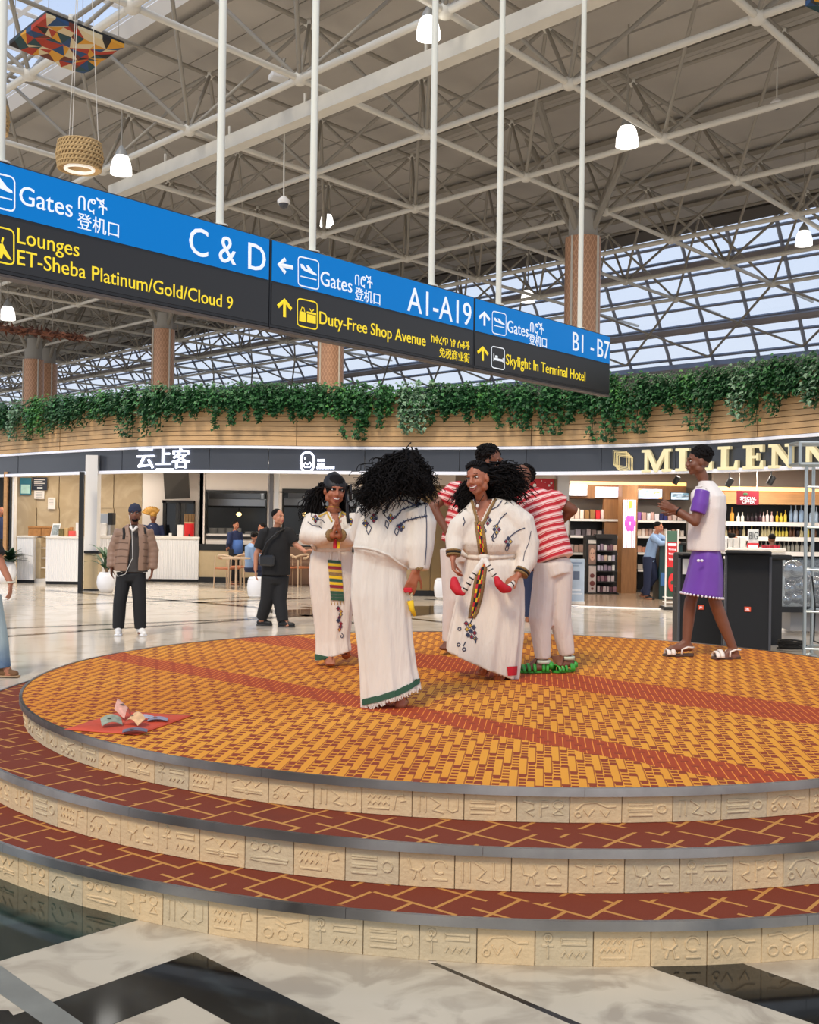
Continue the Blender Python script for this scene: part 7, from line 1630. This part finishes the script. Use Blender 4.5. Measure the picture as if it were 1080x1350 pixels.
for yl, yr, xl, xr, d_ in ((722, 722, 915, 948, .15), (735, 735, 911, 951, .17), (752, 754, 907, 953, .18), (768, 772, 903, 953, .185), (781, 788, 899, 952, .19)):
    A = w.p(xl, yl, 0); B = w.p(xr, yr, 0); R_.append(ring((A + B) / 2, (B - A).cross(V((0, 1, 0))), B - A, (B - A).length / 2, d_, 40, .012, 7, yl * .02))
mb.loft(densify(R_, 3)); tr = w.skinned(mb, 'shorts', m_pur, .009); tuck(bd, [sh, tr], [(j['head'], .15), (j['el'], .14), (j['er'], .12), (j['wl'], .25), (j['kl'], .10), (j['kr'], .10), (j['al'], .4), (j['ar'], .4)])
m_lace = mat('white beads', (232, 226, 236), .5); 
A = w.p(899, 781.5, 0); B = w.p(952, 788.5, 0); hr2 = ring((A + B) / 2, (B - A).cross(V((0, 1, 0))), B - A, (B - A).length / 2 + .003, .193, 34)
for q in hr2: mb = MB(); mb.ell(q, (.011, .011, .011), 6, 4); mb.build('hem_bead', m_lace, w.o, True)
for dx in (-2, 2.5): mb = MB(); mb.ell(w.p(923 + dx, 739, -.205), (.014, .006, .012), 8, 5); w.raw(mb, 'shell_stud', m_lace)
m_ws = mat('white sandal strap', (238, 226, 212), .5)
for an, toe in ((j['al'], w.p(941, 873, -.10)), (j['ar'], w.p(877, 860, .05))):
    an = V(an); z0 = HZ[2]; d = V((toe.x - an.x, toe.y - an.y, 0)).normalized(); L_ = (V((toe.x, toe.y, 0)) - V((an.x, an.y, 0))).length + .08; sd = V((-d.y, d.x, 0)); c0 = V((an.x, an.y, z0)) - d * .06
    mb = MB(); R_ = []
    for t, wd, h in ((0, .02, .018), (.06, .038, .02), (.3, .038, .016), (.65, .05, .014), (.9, .04, .014), (1.0, .014, .012)):
        p = c0 + d * L_ * t; R_.append([p - sd * wd, p + sd * wd, p + sd * wd + V((0, 0, h)), p - sd * wd + V((0, 0, h))])
    mb.loft(R_); so = w.raw(mb, 'sandal', mat('brown sole', (84, 62, 52), .7), 'auto')
    for t, h, wd in ((.70, .058, .052), (.84, .046, .048)):
        p = c0 + d * L_ * t; mb = MB(); mb.tube([p + sd * wd * math.cos(a) + V((0, 0, .012 + h * math.sin(a))) for a in [PI * k / 10 for k in range(11)]], .010, 6, ref=d, flat=2.0); mb.build('sandal_strap', m_ws, so, True)
    for s_ in (-1, 1): p = c0 + d * L_ * .45; mb = MB(); mb.tube([p + sd * s_ * .05 + V((0, 0, .02)), p + d * -.01 + sd * s_ * .038 + V((0, 0, .06)), c0 + d * .06 + sd * s_ * .040 + V((0, 0, .078)), c0 + d * .015 + sd * s_ * .032 + V((0, 0, .074)), c0 - d * .006 + V((0, 0, .072))], .008, 6); mb.build('ankle_strap', m_ws, so, True)
mb = MB(); mb.ell((0, -.027, .050), (.081, .098, .086), 18, 12, M)
rnd = random.Random(31)
for q in range(380):
    a = rnd.uniform(0, 2 * PI); t = rnd.uniform(.0, 1.4); v = V((math.cos(a) * math.cos(t) * .084, math.sin(a) * math.cos(t) * .096 - .034, math.sin(t) * .088 + .052)); r_ = rnd.uniform(.008, .012)
    if v.y > .03 and v.z < .085: continue
    mb.ell(v, (r_, r_, r_), 5, 4, M)
w.raw(mb, 'hair', m_hair); mb = MB(); q = w.p(929, 640, 0); mb.tube([q + V((.072 * math.cos(a), .075 * math.sin(a), .02 * math.cos(a))) for a in [2 * PI * k / 20 for k in range(20)]], .008, 5, closed=True); w.raw(mb, 'collar', m_tee)
mb = MB(); q = V(j['wl']).lerp(j['el'], .12); d = (V(j['el']) - V(j['wl'])).normalized(); mb.tube([q - d * .006, q + d * .006], .034, 12); w.raw(mb, 'bracelet', m_blackcl)
# ================================================================ passers-by
# ---------------------------------------------------------------- man in the brown quilted jacket
w = Person(172, 837, 0, 'man in brown quilted jacket, navy beanie and white shoes standing still', 'deep', 1.0)
M = hframe(w.p(178, 677, -.02), 12, 2, 3, 1.0)
j = dict(head=w.p(178, 677, -.02), neck=w.p(177, 692, 0), sl=w.p(160, 699, 0), sr=w.p(193, 699, 0), hl=w.p(164, 758, 0), hr=w.p(182, 758, 0), el=w.p(149, 726, .02), er=w.p(202, 726, .02), wl=w.p(147, 748, -.04), wr=w.p(201, 750, -.02), kl=w.p(158, 794, -.02), kr=w.p(184, 794, -.02), al=w.p(156, 826, .03), ar=w.p(185, 826, .03))
mb = MB(); head_prims(mb, M); std_body(mb, j, 1.0); foot_prims(mb, j['al'], w.p(156, 838, -.12)); foot_prims(mb, j['ar'], w.p(188, 838, -.12)); hand_prims(mb, j['wl'], V((.05, -.1, -1)), V((1, 0, 0)), -1, 1.05, .35); hand_prims(mb, j['wr'], V((-.1, -.1, -1)), V((-1, 0, 0)), 1, 1.05, .35)
bd = w.skinned(mb, 'body', SK['deep'], .010); face_parts(w, M, 0)
m_jk = mat('brown nylon', (146, 116, 96), .5, noise=.08, ns=8); m_dk = mat('black denim', (24, 24, 27), .8); m_gt = mat('charcoal tee', (70, 66, 64), .9); m_bean = mat('navy knit', (38, 44, 66), .9, bump=.4, bs=150)
mb = MB(); lat = V((1, 0, 0)); mb.loft([ring(w.p(176.5, y, 0), (0, 0, 1), lat, rx, ry, 24) for y, rx, ry in ((754, .19, .13), (735, .17, .125), (715, .17, .125), (700, .16, .10), (692, .07, .07))]); tee = w.skinned(mb, 'tee', m_gt, .012)
mb = MB()
for sg, x0 in ((-1, 163), (1, 190)):   # open front halves
    R_ = []
    for y, xo, xi, d in ((752, 148 if sg < 0 else 196, 171 if sg < 0 else 186, .17), (742, 148 if sg < 0 else 197, 172 if sg < 0 else 186, .175), (725, 151 if sg < 0 else 198, 174 if sg < 0 else 187, .17), (708, 154 if sg < 0 else 199, 176 if sg < 0 else 186, .155), (698, 158 if sg < 0 else 196, 173 if sg < 0 else 184, .12), (691, 168 if sg < 0 else 188, 172.5 if sg < 0 else 183, .09)):
        a = w.p(xo, y, 0); b = w.p(xi, y, 0); R_.append([V((a.x, a.y, a.z)), V((a.x * .6 + b.x * .4, a.y - d * .85, a.z)), V((b.x, a.y - d, a.z)), V((b.x, a.y - d + .05, a.z)), V((b.x, a.y + d * .3, a.z)), V((b.x, a.y + d * .8, a.z)), V((a.x * .7 + b.x * .3, a.y + d * .7, a.z))])
    mb.loft(densify(R_, 2))
for a in 'lr':
    S_, E_, W_ = V(j['s' + a]), V(j['e' + a]), V(j['w' + a]); pts = []; rs = []
    for k in range(15):
        t = k / 14; p = S_.lerp(E_, t * 2) if t < .5 else E_.lerp(W_, t * 2 - 1); pts.append(p); rs.append((.088 - .022 * t) * (1 + .07 * math.sin(k * PI)) * (1.05 if k % 2 else .96))
    mb.tube(pts, rs, 16)
jk = w.skinned(mb, 'quilted_jacket', m_jk, .011, 2); S = Surf(w, jk)
for y in (706, 715, 724, 733, 742): S.line([(152, y + 1), (160, y), (169, y + 1)], mat('jacket seam', (112, 86, 70), .7), .006, 'quilt_seam'); S.line([(188, y), (195, y + 1)], MATS['jacket seam'], .006, 'quilt_seam')
S.line([(174, 695), (175.5, 712), (174, 730), (171, 751)], MATS['jacket seam'], .010, 'zip'); S.line([(163, 696), (164, 704), (163, 711)], m_blackcl, .020, 'backpack_strap'); S.line([(190, 696), (191, 704)], m_blackcl, .020, 'backpack_strap')
mb = MB(); trousers(w, mb, j['hl'], j['kl'], w.p(156, 828, .02), j['hr'], j['kr'], w.p(185, 828, .02), (.105, .088, .078), None, .03); tr = w.skinned(mb, 'trousers', m_dk, .011); tuck(bd, [tee, jk, tr], [(j['head'], .14), (w.p(147, 755, -.05), .12), (w.p(200, 757, -.03), .12), (w.p(156, 837, -.05), .10), (w.p(187, 837, -.05), .10)])
for a, t in ((j['al'], w.p(156, 838, -.16)), (j['ar'], w.p(190, 838, -.15))):
    a = V(a); mb = MB(); mb.cap(V((a.x, a.y, .06)), V((a.x, a.y + .03, .045)), .055, .045); mb.cap(V((a.x, a.y + .02, .042)), V((t.x, t.y, .034)), .050, .036); mb.cap(V((a.x, a.y, .09)), V((t.x * .5 + a.x * .5, t.y * .5 + a.y * .5, .05)), .045, .045); sh = w.skinned(mb, 'shoe', m_white, .009)
    mb = MB(); mb.tube([V((a.x, a.y + .07, .014)), V((t.x, t.y - .03, .014))], .05, 10, flat=.28, ref=(0, 0, 1)); mb.build('sole', m_white_trim, sh, True)
mb = MB(); R_ = [[M @ V((.084 * f * math.cos(a), -.012 + .104 * f * math.sin(a), z - .012 * math.sin(a))) for a in [2 * PI * k / 24 for k in range(24)]] for z, f in ((.028, 1.04), (.058, 1.05), (.06, 1.0), (.09, .92), (.118, .68), (.132, .2))]; mb.loft(R_); w.raw(mb, 'beanie', m_bean)
mb = MB(); mb.ell((0, .055, -.085), (.045, .038, .028), 12, 8, M); w.raw(mb, 'beard', m_hair)
mb = MB(); mb.tube([w.p(172, 694, -.14), w.p(175, 700, -.16), w.p(181, 694, -.14)], .02, 8); w.raw(mb, 'white_collar', m_white); mb = MB(); mb.tube([M @ V((-.08, 0, -.01)), w.p(174, 700, -.18), w.p(175, 735, -.2), w.p(165, 757, -.15), w.p(155, 760, -.12), w.p(152, 754, -.10)], .0035, 5); w.raw(mb, 'earphone_cable', m_white)
# ---------------------------------------------------------------- man in black tee walking
w = Person(362, 826, 0, 'stout man in black tee with small shoulder bag walking right', 'light', 1.0)
M = hframe(w.p(367, 682, -.02), 48, -2, 0, 1.0)
j = dict(head=w.p(367, 682, -.02), neck=w.p(365, 697, .02), sl=w.p(350, 702, -.06), sr=w.p(380, 702, .04), hl=w.p(356, 762, -.03), hr=w.p(370, 762, .03), el=w.p(338, 731, -.08), er=w.p(390, 718, .0), wl=w.p(337, 751, -.10), wr=w.p(402, 727, -.06), kl=w.p(352, 792, .02), kr=w.p(369, 793, -.02), al=w.p(345, 814, .12), ar=w.p(373, 818, -.06))
mb = MB(); head_prims(mb, M); std_body(mb, j, 1.0); foot_prims(mb, j['al'], w.p(354, 824, .1)); foot_prims(mb, j['ar'], w.p(384, 826, -.08)); hand_prims(mb, j['wl'], V((.05, -.05, -1)), V((1, .2, 0)), -1, 1.05, .3); hand_prims(mb, j['wr'], V((.8, -.4, .3)), V((0, 0, -1)), 1, 1.05, .3)
bd = w.skinned(mb, 'body', SK['light'], .010); face_parts(w, M, 0); m_bt = mat('black cotton', (22, 21, 22), .85)
lat = w.p(382, 702, .05) - w.p(348, 702, -.08); mb = MB(); mb.loft([ring(w.p(x, y, 0), (0, 0, 1), lat, rx, ry, 24, .012, 5, y) for x, y, rx, ry in ((364, 758, .215, .19), (364, 742, .215, .20), (364, 724, .21, .195), (364, 710, .21, .165), (365, 700, .16, .12), (365, 695, .075, .075))]); mb.tube([V(j['sl']) + V((.04, 0, .0)), j['sl'], V(j['sl']).lerp(j['el'], .75)], [.09, .095, .082], 16); mb.tube([V(j['sr']) + V((-.04, 0, 0)), j['sr'], V(j['sr']).lerp(j['er'], .85)], [.09, .095, .080], 16); sh = w.skinned(mb, 'tee', m_bt, .011)
mb = MB(); trousers(w, mb, j['hl'], j['kl'], w.p(345, 815, .12), j['hr'], j['kr'], w.p(373, 819, -.06), (.13, .10, .085), None, .04); tr = w.skinned(mb, 'trousers', m_dk, .011)
tuck(bd, [sh, tr], [(j['head'], .15), (j['el'], .1), (j['er'], .07), (j['wl'], .2), (j['wr'], .2), (j['al'], .05), (j['ar'], .05)])
for a, t in ((j['al'], w.p(356, 825, .1)), (j['ar'], w.p(386, 828, -.08))):
    a = V(a); z0 = max(0, a.z - .09); mb = MB(); mb.cap(V((a.x - .03, a.y, .05)), V((t.x, t.y, .036)), .046, .036); mb.cap(V((a.x, a.y, .085)), V((t.x * .5 + a.x * .5, t.y * .5 + a.y * .5, .05)), .045, .04); so = w.skinned(mb, 'shoe', m_black, .009); mb = MB(); mb.tube([V((a.x - .07, a.y, .012)), V((t.x + .03, t.y, .012))], .046, 10, flat=.25, ref=(0, 0, 1)); mb.build('sole', mat('grey sole', (60, 60, 62), .7), so, True)
mb = MB(); mb.ell((0, -.030, .050), (.081, .092, .080), 16, 10, M); w.raw(mb, 'hair', m_hair)
mb = MB(); mb.box(w.p(352, 739, -.23), (.24, .07, .16), ch=.025, rz=-.3); bg_ = w.raw(mb, 'shoulder_bag', mat('black leather', (34, 34, 36), .35), False); mb = MB(); mb.tube([w.p(344, 734, -.22), w.p(352, 715, -.24), w.p(366, 702, -.19), w.p(374, 698, -.05)], .014, 6); mb.build('bag_strap', m_black, bg_, True)
# ---------------------------------------------------------------- man cut off at the left edge
w = Person(0, 892, 0, 'man in black tee and blue jeans cut off at the left edge', 'tan', 1.0)
M = hframe(w.p(-22, 676, .02), 70, 0, 0, 1.0)
j = dict(head=w.p(-22, 676, .02), neck=w.p(-24, 698, .02), sl=w.p(-36, 712, .12), sr=w.p(-12, 712, -.14), hl=w.p(-28, 790, .08), hr=w.p(-14, 790, -.06), el=w.p(-40, 740, .2), er=w.p(1, 742, -.18), wl=w.p(-30, 770, .2), wr=w.p(14, 769, -.22), kl=w.p(-24, 832, .1), kr=w.p(-3, 832, -.06), al=w.p(-44, 872, .15), ar=w.p(4, 879, -.04))
mb = MB(); head_prims(mb, M); std_body(mb, j, 1.0); foot_prims(mb, j['al'], w.p(-28, 888, .1)); foot_prims(mb, j['ar'], w.p(19, 892, -.06)); hand_prims(mb, j['wr'], V((.0, -.1, -1)), V((-1, .1, 0)), 1, 1.05, .3); hand_prims(mb, j['wl'], V((0, 0, -1)), V((1, 0, 0)), -1, 1.0, .3)
bd = w.skinned(mb, 'body', SK['tan'], .009); face_parts(w, M, 0)
lat = V(j['sr']) - V(j['sl']); mb = MB(); mb.loft([ring(w.p(x, y, 0), (0, 0, 1), lat, rx, ry, 24) for x, y, rx, ry in ((-22, 792, .17, .13), (-22, 760, .17, .13), (-23, 725, .18, .125), (-24, 708, .17, .09), (-24, 697, .07, .065))]); mb.tube([V(j['sr']) + V((-.04, 0, 0)), j['sr'], V(j['sr']).lerp(j['er'], .72)], [.085, .088, .078], 16); mb.tube([V(j['sl']), V(j['sl']).lerp(j['el'], .7)], [.085, .075], 16); sh = w.skinned(mb, 'tee', mat('charcoal black tee', (34, 31, 30), .85), .010)
g = NG('faded blue jeans', .85); sz = g.sep(g.tc.outputs['Object'])[2]; m_jean = g.col(g.mix(g.rng(g.math('ADD', sz, g.math('MULTIPLY', g.noise(g.obj(), 5, 3), .3)), .22, .52), rgb((58, 92, 134)), rgb((168, 184, 186))))
mb = MB(); trousers(w, mb, j['hl'], j['kl'], w.p(-43, 868, .14), j['hr'], j['kr'], w.p(4, 880, -.04), (.115, .09, .075), None, .04); tr = w.skinned(mb, 'jeans', m_jean, .010); tuck(bd, [sh, tr], [(j['head'], .15), (j['er'], .12), (j['wr'], .22), (j['al'], .05), (j['ar'], .05)])
for a, t in ((j['al'], w.p(-26, 889, .1)), (j['ar'], w.p(20, 893, -.06))):
    a = V(a); mb = MB(); mb.cap(V((a.x - .03, a.y, .05)), V((t.x, t.y, .038)), .046, .036); mb.cap(V((a.x, a.y, .095)), V((t.x * .5 + a.x * .5, t.y * .5 + a.y * .5, .05)), .048, .04); so = w.skinned(mb, 'shoe', mat('brown suede', (112, 78, 48), .8, noise=.15), .009); mb = MB(); mb.tube([V((a.x - .08, a.y, .014)), V((t.x + .035, t.y, .014))], .046, 10, flat=.28, ref=(0, 0, 1)); mb.build('sole', mat('tan sole', (176, 146, 110), .7), so, True)
mb = MB(); mb.ell((0, -.028, .050), (.081, .092, .080), 16, 10, M); w.raw(mb, 'hair', m_hair); mb = MB(); q = V(j['wr']); mb.tube([q + V((.034 * math.cos(a), .034 * math.sin(a), .012)) for a in [2 * PI * k / 16 for k in range(16)]], .009, 6, closed=True); w.raw(mb, 'bracelet', mat('pale beads', (206, 198, 176), .5))
# ---------------------------------------------------------------- small figures in the shops
def small(px, D, H, yaw, tone, top, low, label, lean=0.0, arms=None, hairf=1.0, z0=0.0, sit=False, extra=None):
    b = P(px, 700, D); b.z = z0; s = Person(px, 780, 0, label, tone, H / 1.7); s.b = b; s.D = D; s.o.location = b; ORG[s.o.name] = b.copy()
    k = H / 1.72; y = math.radians(yaw); f = V((math.sin(y), -math.cos(y), 0)); r = V((-f.y, f.x, 0)); U = V((0, 0, 1))
    def q(x, y_, z): return b + r * x * k + f * (y_ + lean * max(0, z - .9)) * k + U * z * k
    hz = .46 if sit else .92; t0 = hz - .92
    j = dict(head=q(0, .02, 1.60 + t0), neck=q(0, 0, 1.45 + t0), sl=q(-.18, 0, 1.40 + t0), sr=q(.18, 0, 1.40 + t0), hl=q(-.09, 0, hz), hr=q(.09, 0, hz), el=q(-.24, .0, 1.12 + t0), er=q(.24, .0, 1.12 + t0), wl=q(-.20, .12, .90 + t0), wr=q(.20, .12, .90 + t0))
    if sit: j.update(kl=q(-.1, .42, .47), kr=q(.1, .42, .47), al=q(-.1, .40, .07), ar=q(.1, .40, .07))
    else: j.update(kl=q(-.09, .01, .50), kr=q(.09, .01, .50), al=q(-.09, 0, .07), ar=q(.09, 0, .07))
    if arms:
        for kk, v in arms.items(): j[kk] = q(*v)
    M = hframe(j['head'], yaw, 4 + lean * 20, 0, k); mb = MB(); head_prims(mb, M); std_body(mb, j, k)
    for a in 'lr': foot_prims(mb, j['a' + a], V(j['a' + a]) + f * .17 * k - U * (.07 * k), k); hand_prims(mb, j['w' + a], (V(j['w' + a]) - V(j['e' + a])), f.cross(U) * (1 if a == 'l' else -1), -1 if a == 'l' else 1, k, .3)
    bd = s.skinned(mb, 'body', SK[tone], .013); face_parts(s, M, 0)
    mb = MB(); mb.loft([ring(q(0, 0, z + t0), U + f * lean, r, rx * k, ry * k, 20) for z, rx, ry in ((.86, .17, .125), (1.05, .16, .12), (1.25, .18, .12), (1.38, .17, .10), (1.46, .07, .07))])
    for a in 'lr': mb.tube([j['s' + a], j['e' + a], V(j['e' + a]).lerp(j['w' + a], .85)], [.078 * k, .066 * k, .048 * k], 12)
    sh = s.skinned(mb, 'shirt', top, .013); mb = MB(); trousers(s, mb, j['hl'], j['kl'], V(j['al']) + U * .02, j['hr'], j['kr'], V(j['ar']) + U * .02, (.11 * k, .085 * k, .07 * k), None, .03); tr = s.skinned(mb, 'trousers', low, .013); tuck(bd, [sh, tr], [(j['head'], .15), (V(j['wl']).lerp(j['el'], -.2), .12), (V(j['wr']).lerp(j['er'], -.2), .12)] + [(V(j['a' + a]) - U * .04 + f * .08, .11) for a in 'lr'])
    for a in 'lr':
        A_ = V(j['a' + a]); mb = MB(); mb.cap(A_ - U * .025, A_ + f * .16 * k - U * (.04 * k), .045 * k, .034 * k); s.skinned(mb, 'shoe', m_black, .012)
    if hairf: mb = MB(); mb.ell((0, -.028, .050), (.082 * hairf, .094 * hairf, .080 * hairf), 16, 10, M); s.raw(mb, 'hair', m_hair)
    return s, M, j
m_nv = mat('navy uniform', (34, 46, 82), .8); m_lb = mat('light blue shirt', (138, 166, 204), .8); m_bl = mat('mid blue apron', (70, 106, 170), .8); m_nvt = mat('navy trousers', (30, 40, 70), .8)
s, M, j = small(202, 27.75, 1.66, 20, 'deep', m_nv, m_dk, 'counter attendant with golden headdress behind the long counter')
mb = MB()
for k in range(11): a = math.radians(40 + 12 * k); c = M @ V((.0, -.02, .06)); e = c + V((math.cos(a) * .26 - .05, .03, math.sin(a) * .22)); mb.tube([c, c.lerp(e, .6), e], [.02, .045, .02], 6, flat=.3, ref=(0, -1, 0))
mb.ell((0, -.01, .07), (.09, .11, .07), 12, 8, M); s.raw(mb, 'golden_headdress', mat('gold cloth', (176, 128, 46), .6, noise=.3, ns=30)); mb = MB(); mb.tube([j['neck'] + V((-.04, -.09, -.05)), j['neck'] + V((0, -.14, -.35))], .03, 6, flat=.3, ref=(0, -1, 0)); s.raw(mb, 'white_lanyard', m_white)
s, M, j = small(310, 26.2, 1.50, 55, 'tan', m_nv, m_dk, 'waitress in navy top and blue apron by the kitchen window', arms=dict(wl=(-.12, -.16, 1.0), wr=(.10, -.16, 1.0)))
mb = MB(); mb.loft([ring(s.b + V((.05, -.03, z)), (0, 0, 1), (1, 0, 0), .145, .125, 16) for z in (.72, .9, 1.05)]); s.raw(mb, 'apron', m_bl)
s, M, j = small(331, 24.6, 1.72, 120, 'tan', m_lb, m_nvt, 'seated guest in light blue at the cafe table', lean=.35, sit=True, arms=dict(wl=(-.1, .35, .78), wr=(.15, .35, .78)))
s, M, j = small(346, 25.4, 1.45, -60, 'tan', m_bl, m_nvt, 'person in blue half hidden behind the man in black', arms=dict(wl=(-.1, .25, 1.0), wr=(.1, .25, 1.0)))
s, M, j = small(856, 23.3, 1.62, 55, 'tan', m_lb, m_nvt, 'shop assistant in light blue shirt leaning on the teal display', lean=.28, arms=dict(el=(-.2, .25, 1.25), er=(.22, .30, 1.28), wl=(.05, .46, 1.26), wr=(-.05, .46, 1.30), kr=(.12, .10, .50), ar=(.10, -.18, .10)))
s, M, j = small(966, 21.2, 1.42, 70, 'tan', m_lb, m_nvt, 'shopper with dark hair bun behind the promotion table'); mb = MB(); mb.ell((0, -.09, .09), (.05, .05, .05), 10, 7, M); s.raw(mb, 'hair_bun', m_hair)
s, M, j = small(1018, 21.4, 1.42, 180, 'deep', m_black, m_dk, 'shopper with short hair seen from behind near the bottles')
s, M, j = small(-1, 27.2, 1.78, 60, 'tan', m_nv, m_dk, 'person in blue in the doorway at the far left edge')

s, M, j = small(691, 17.8, 1.62, 150, 'tan', m_lb, m_nvt, 'person in navy trousers glimpsed between the dancers and striped shirts')
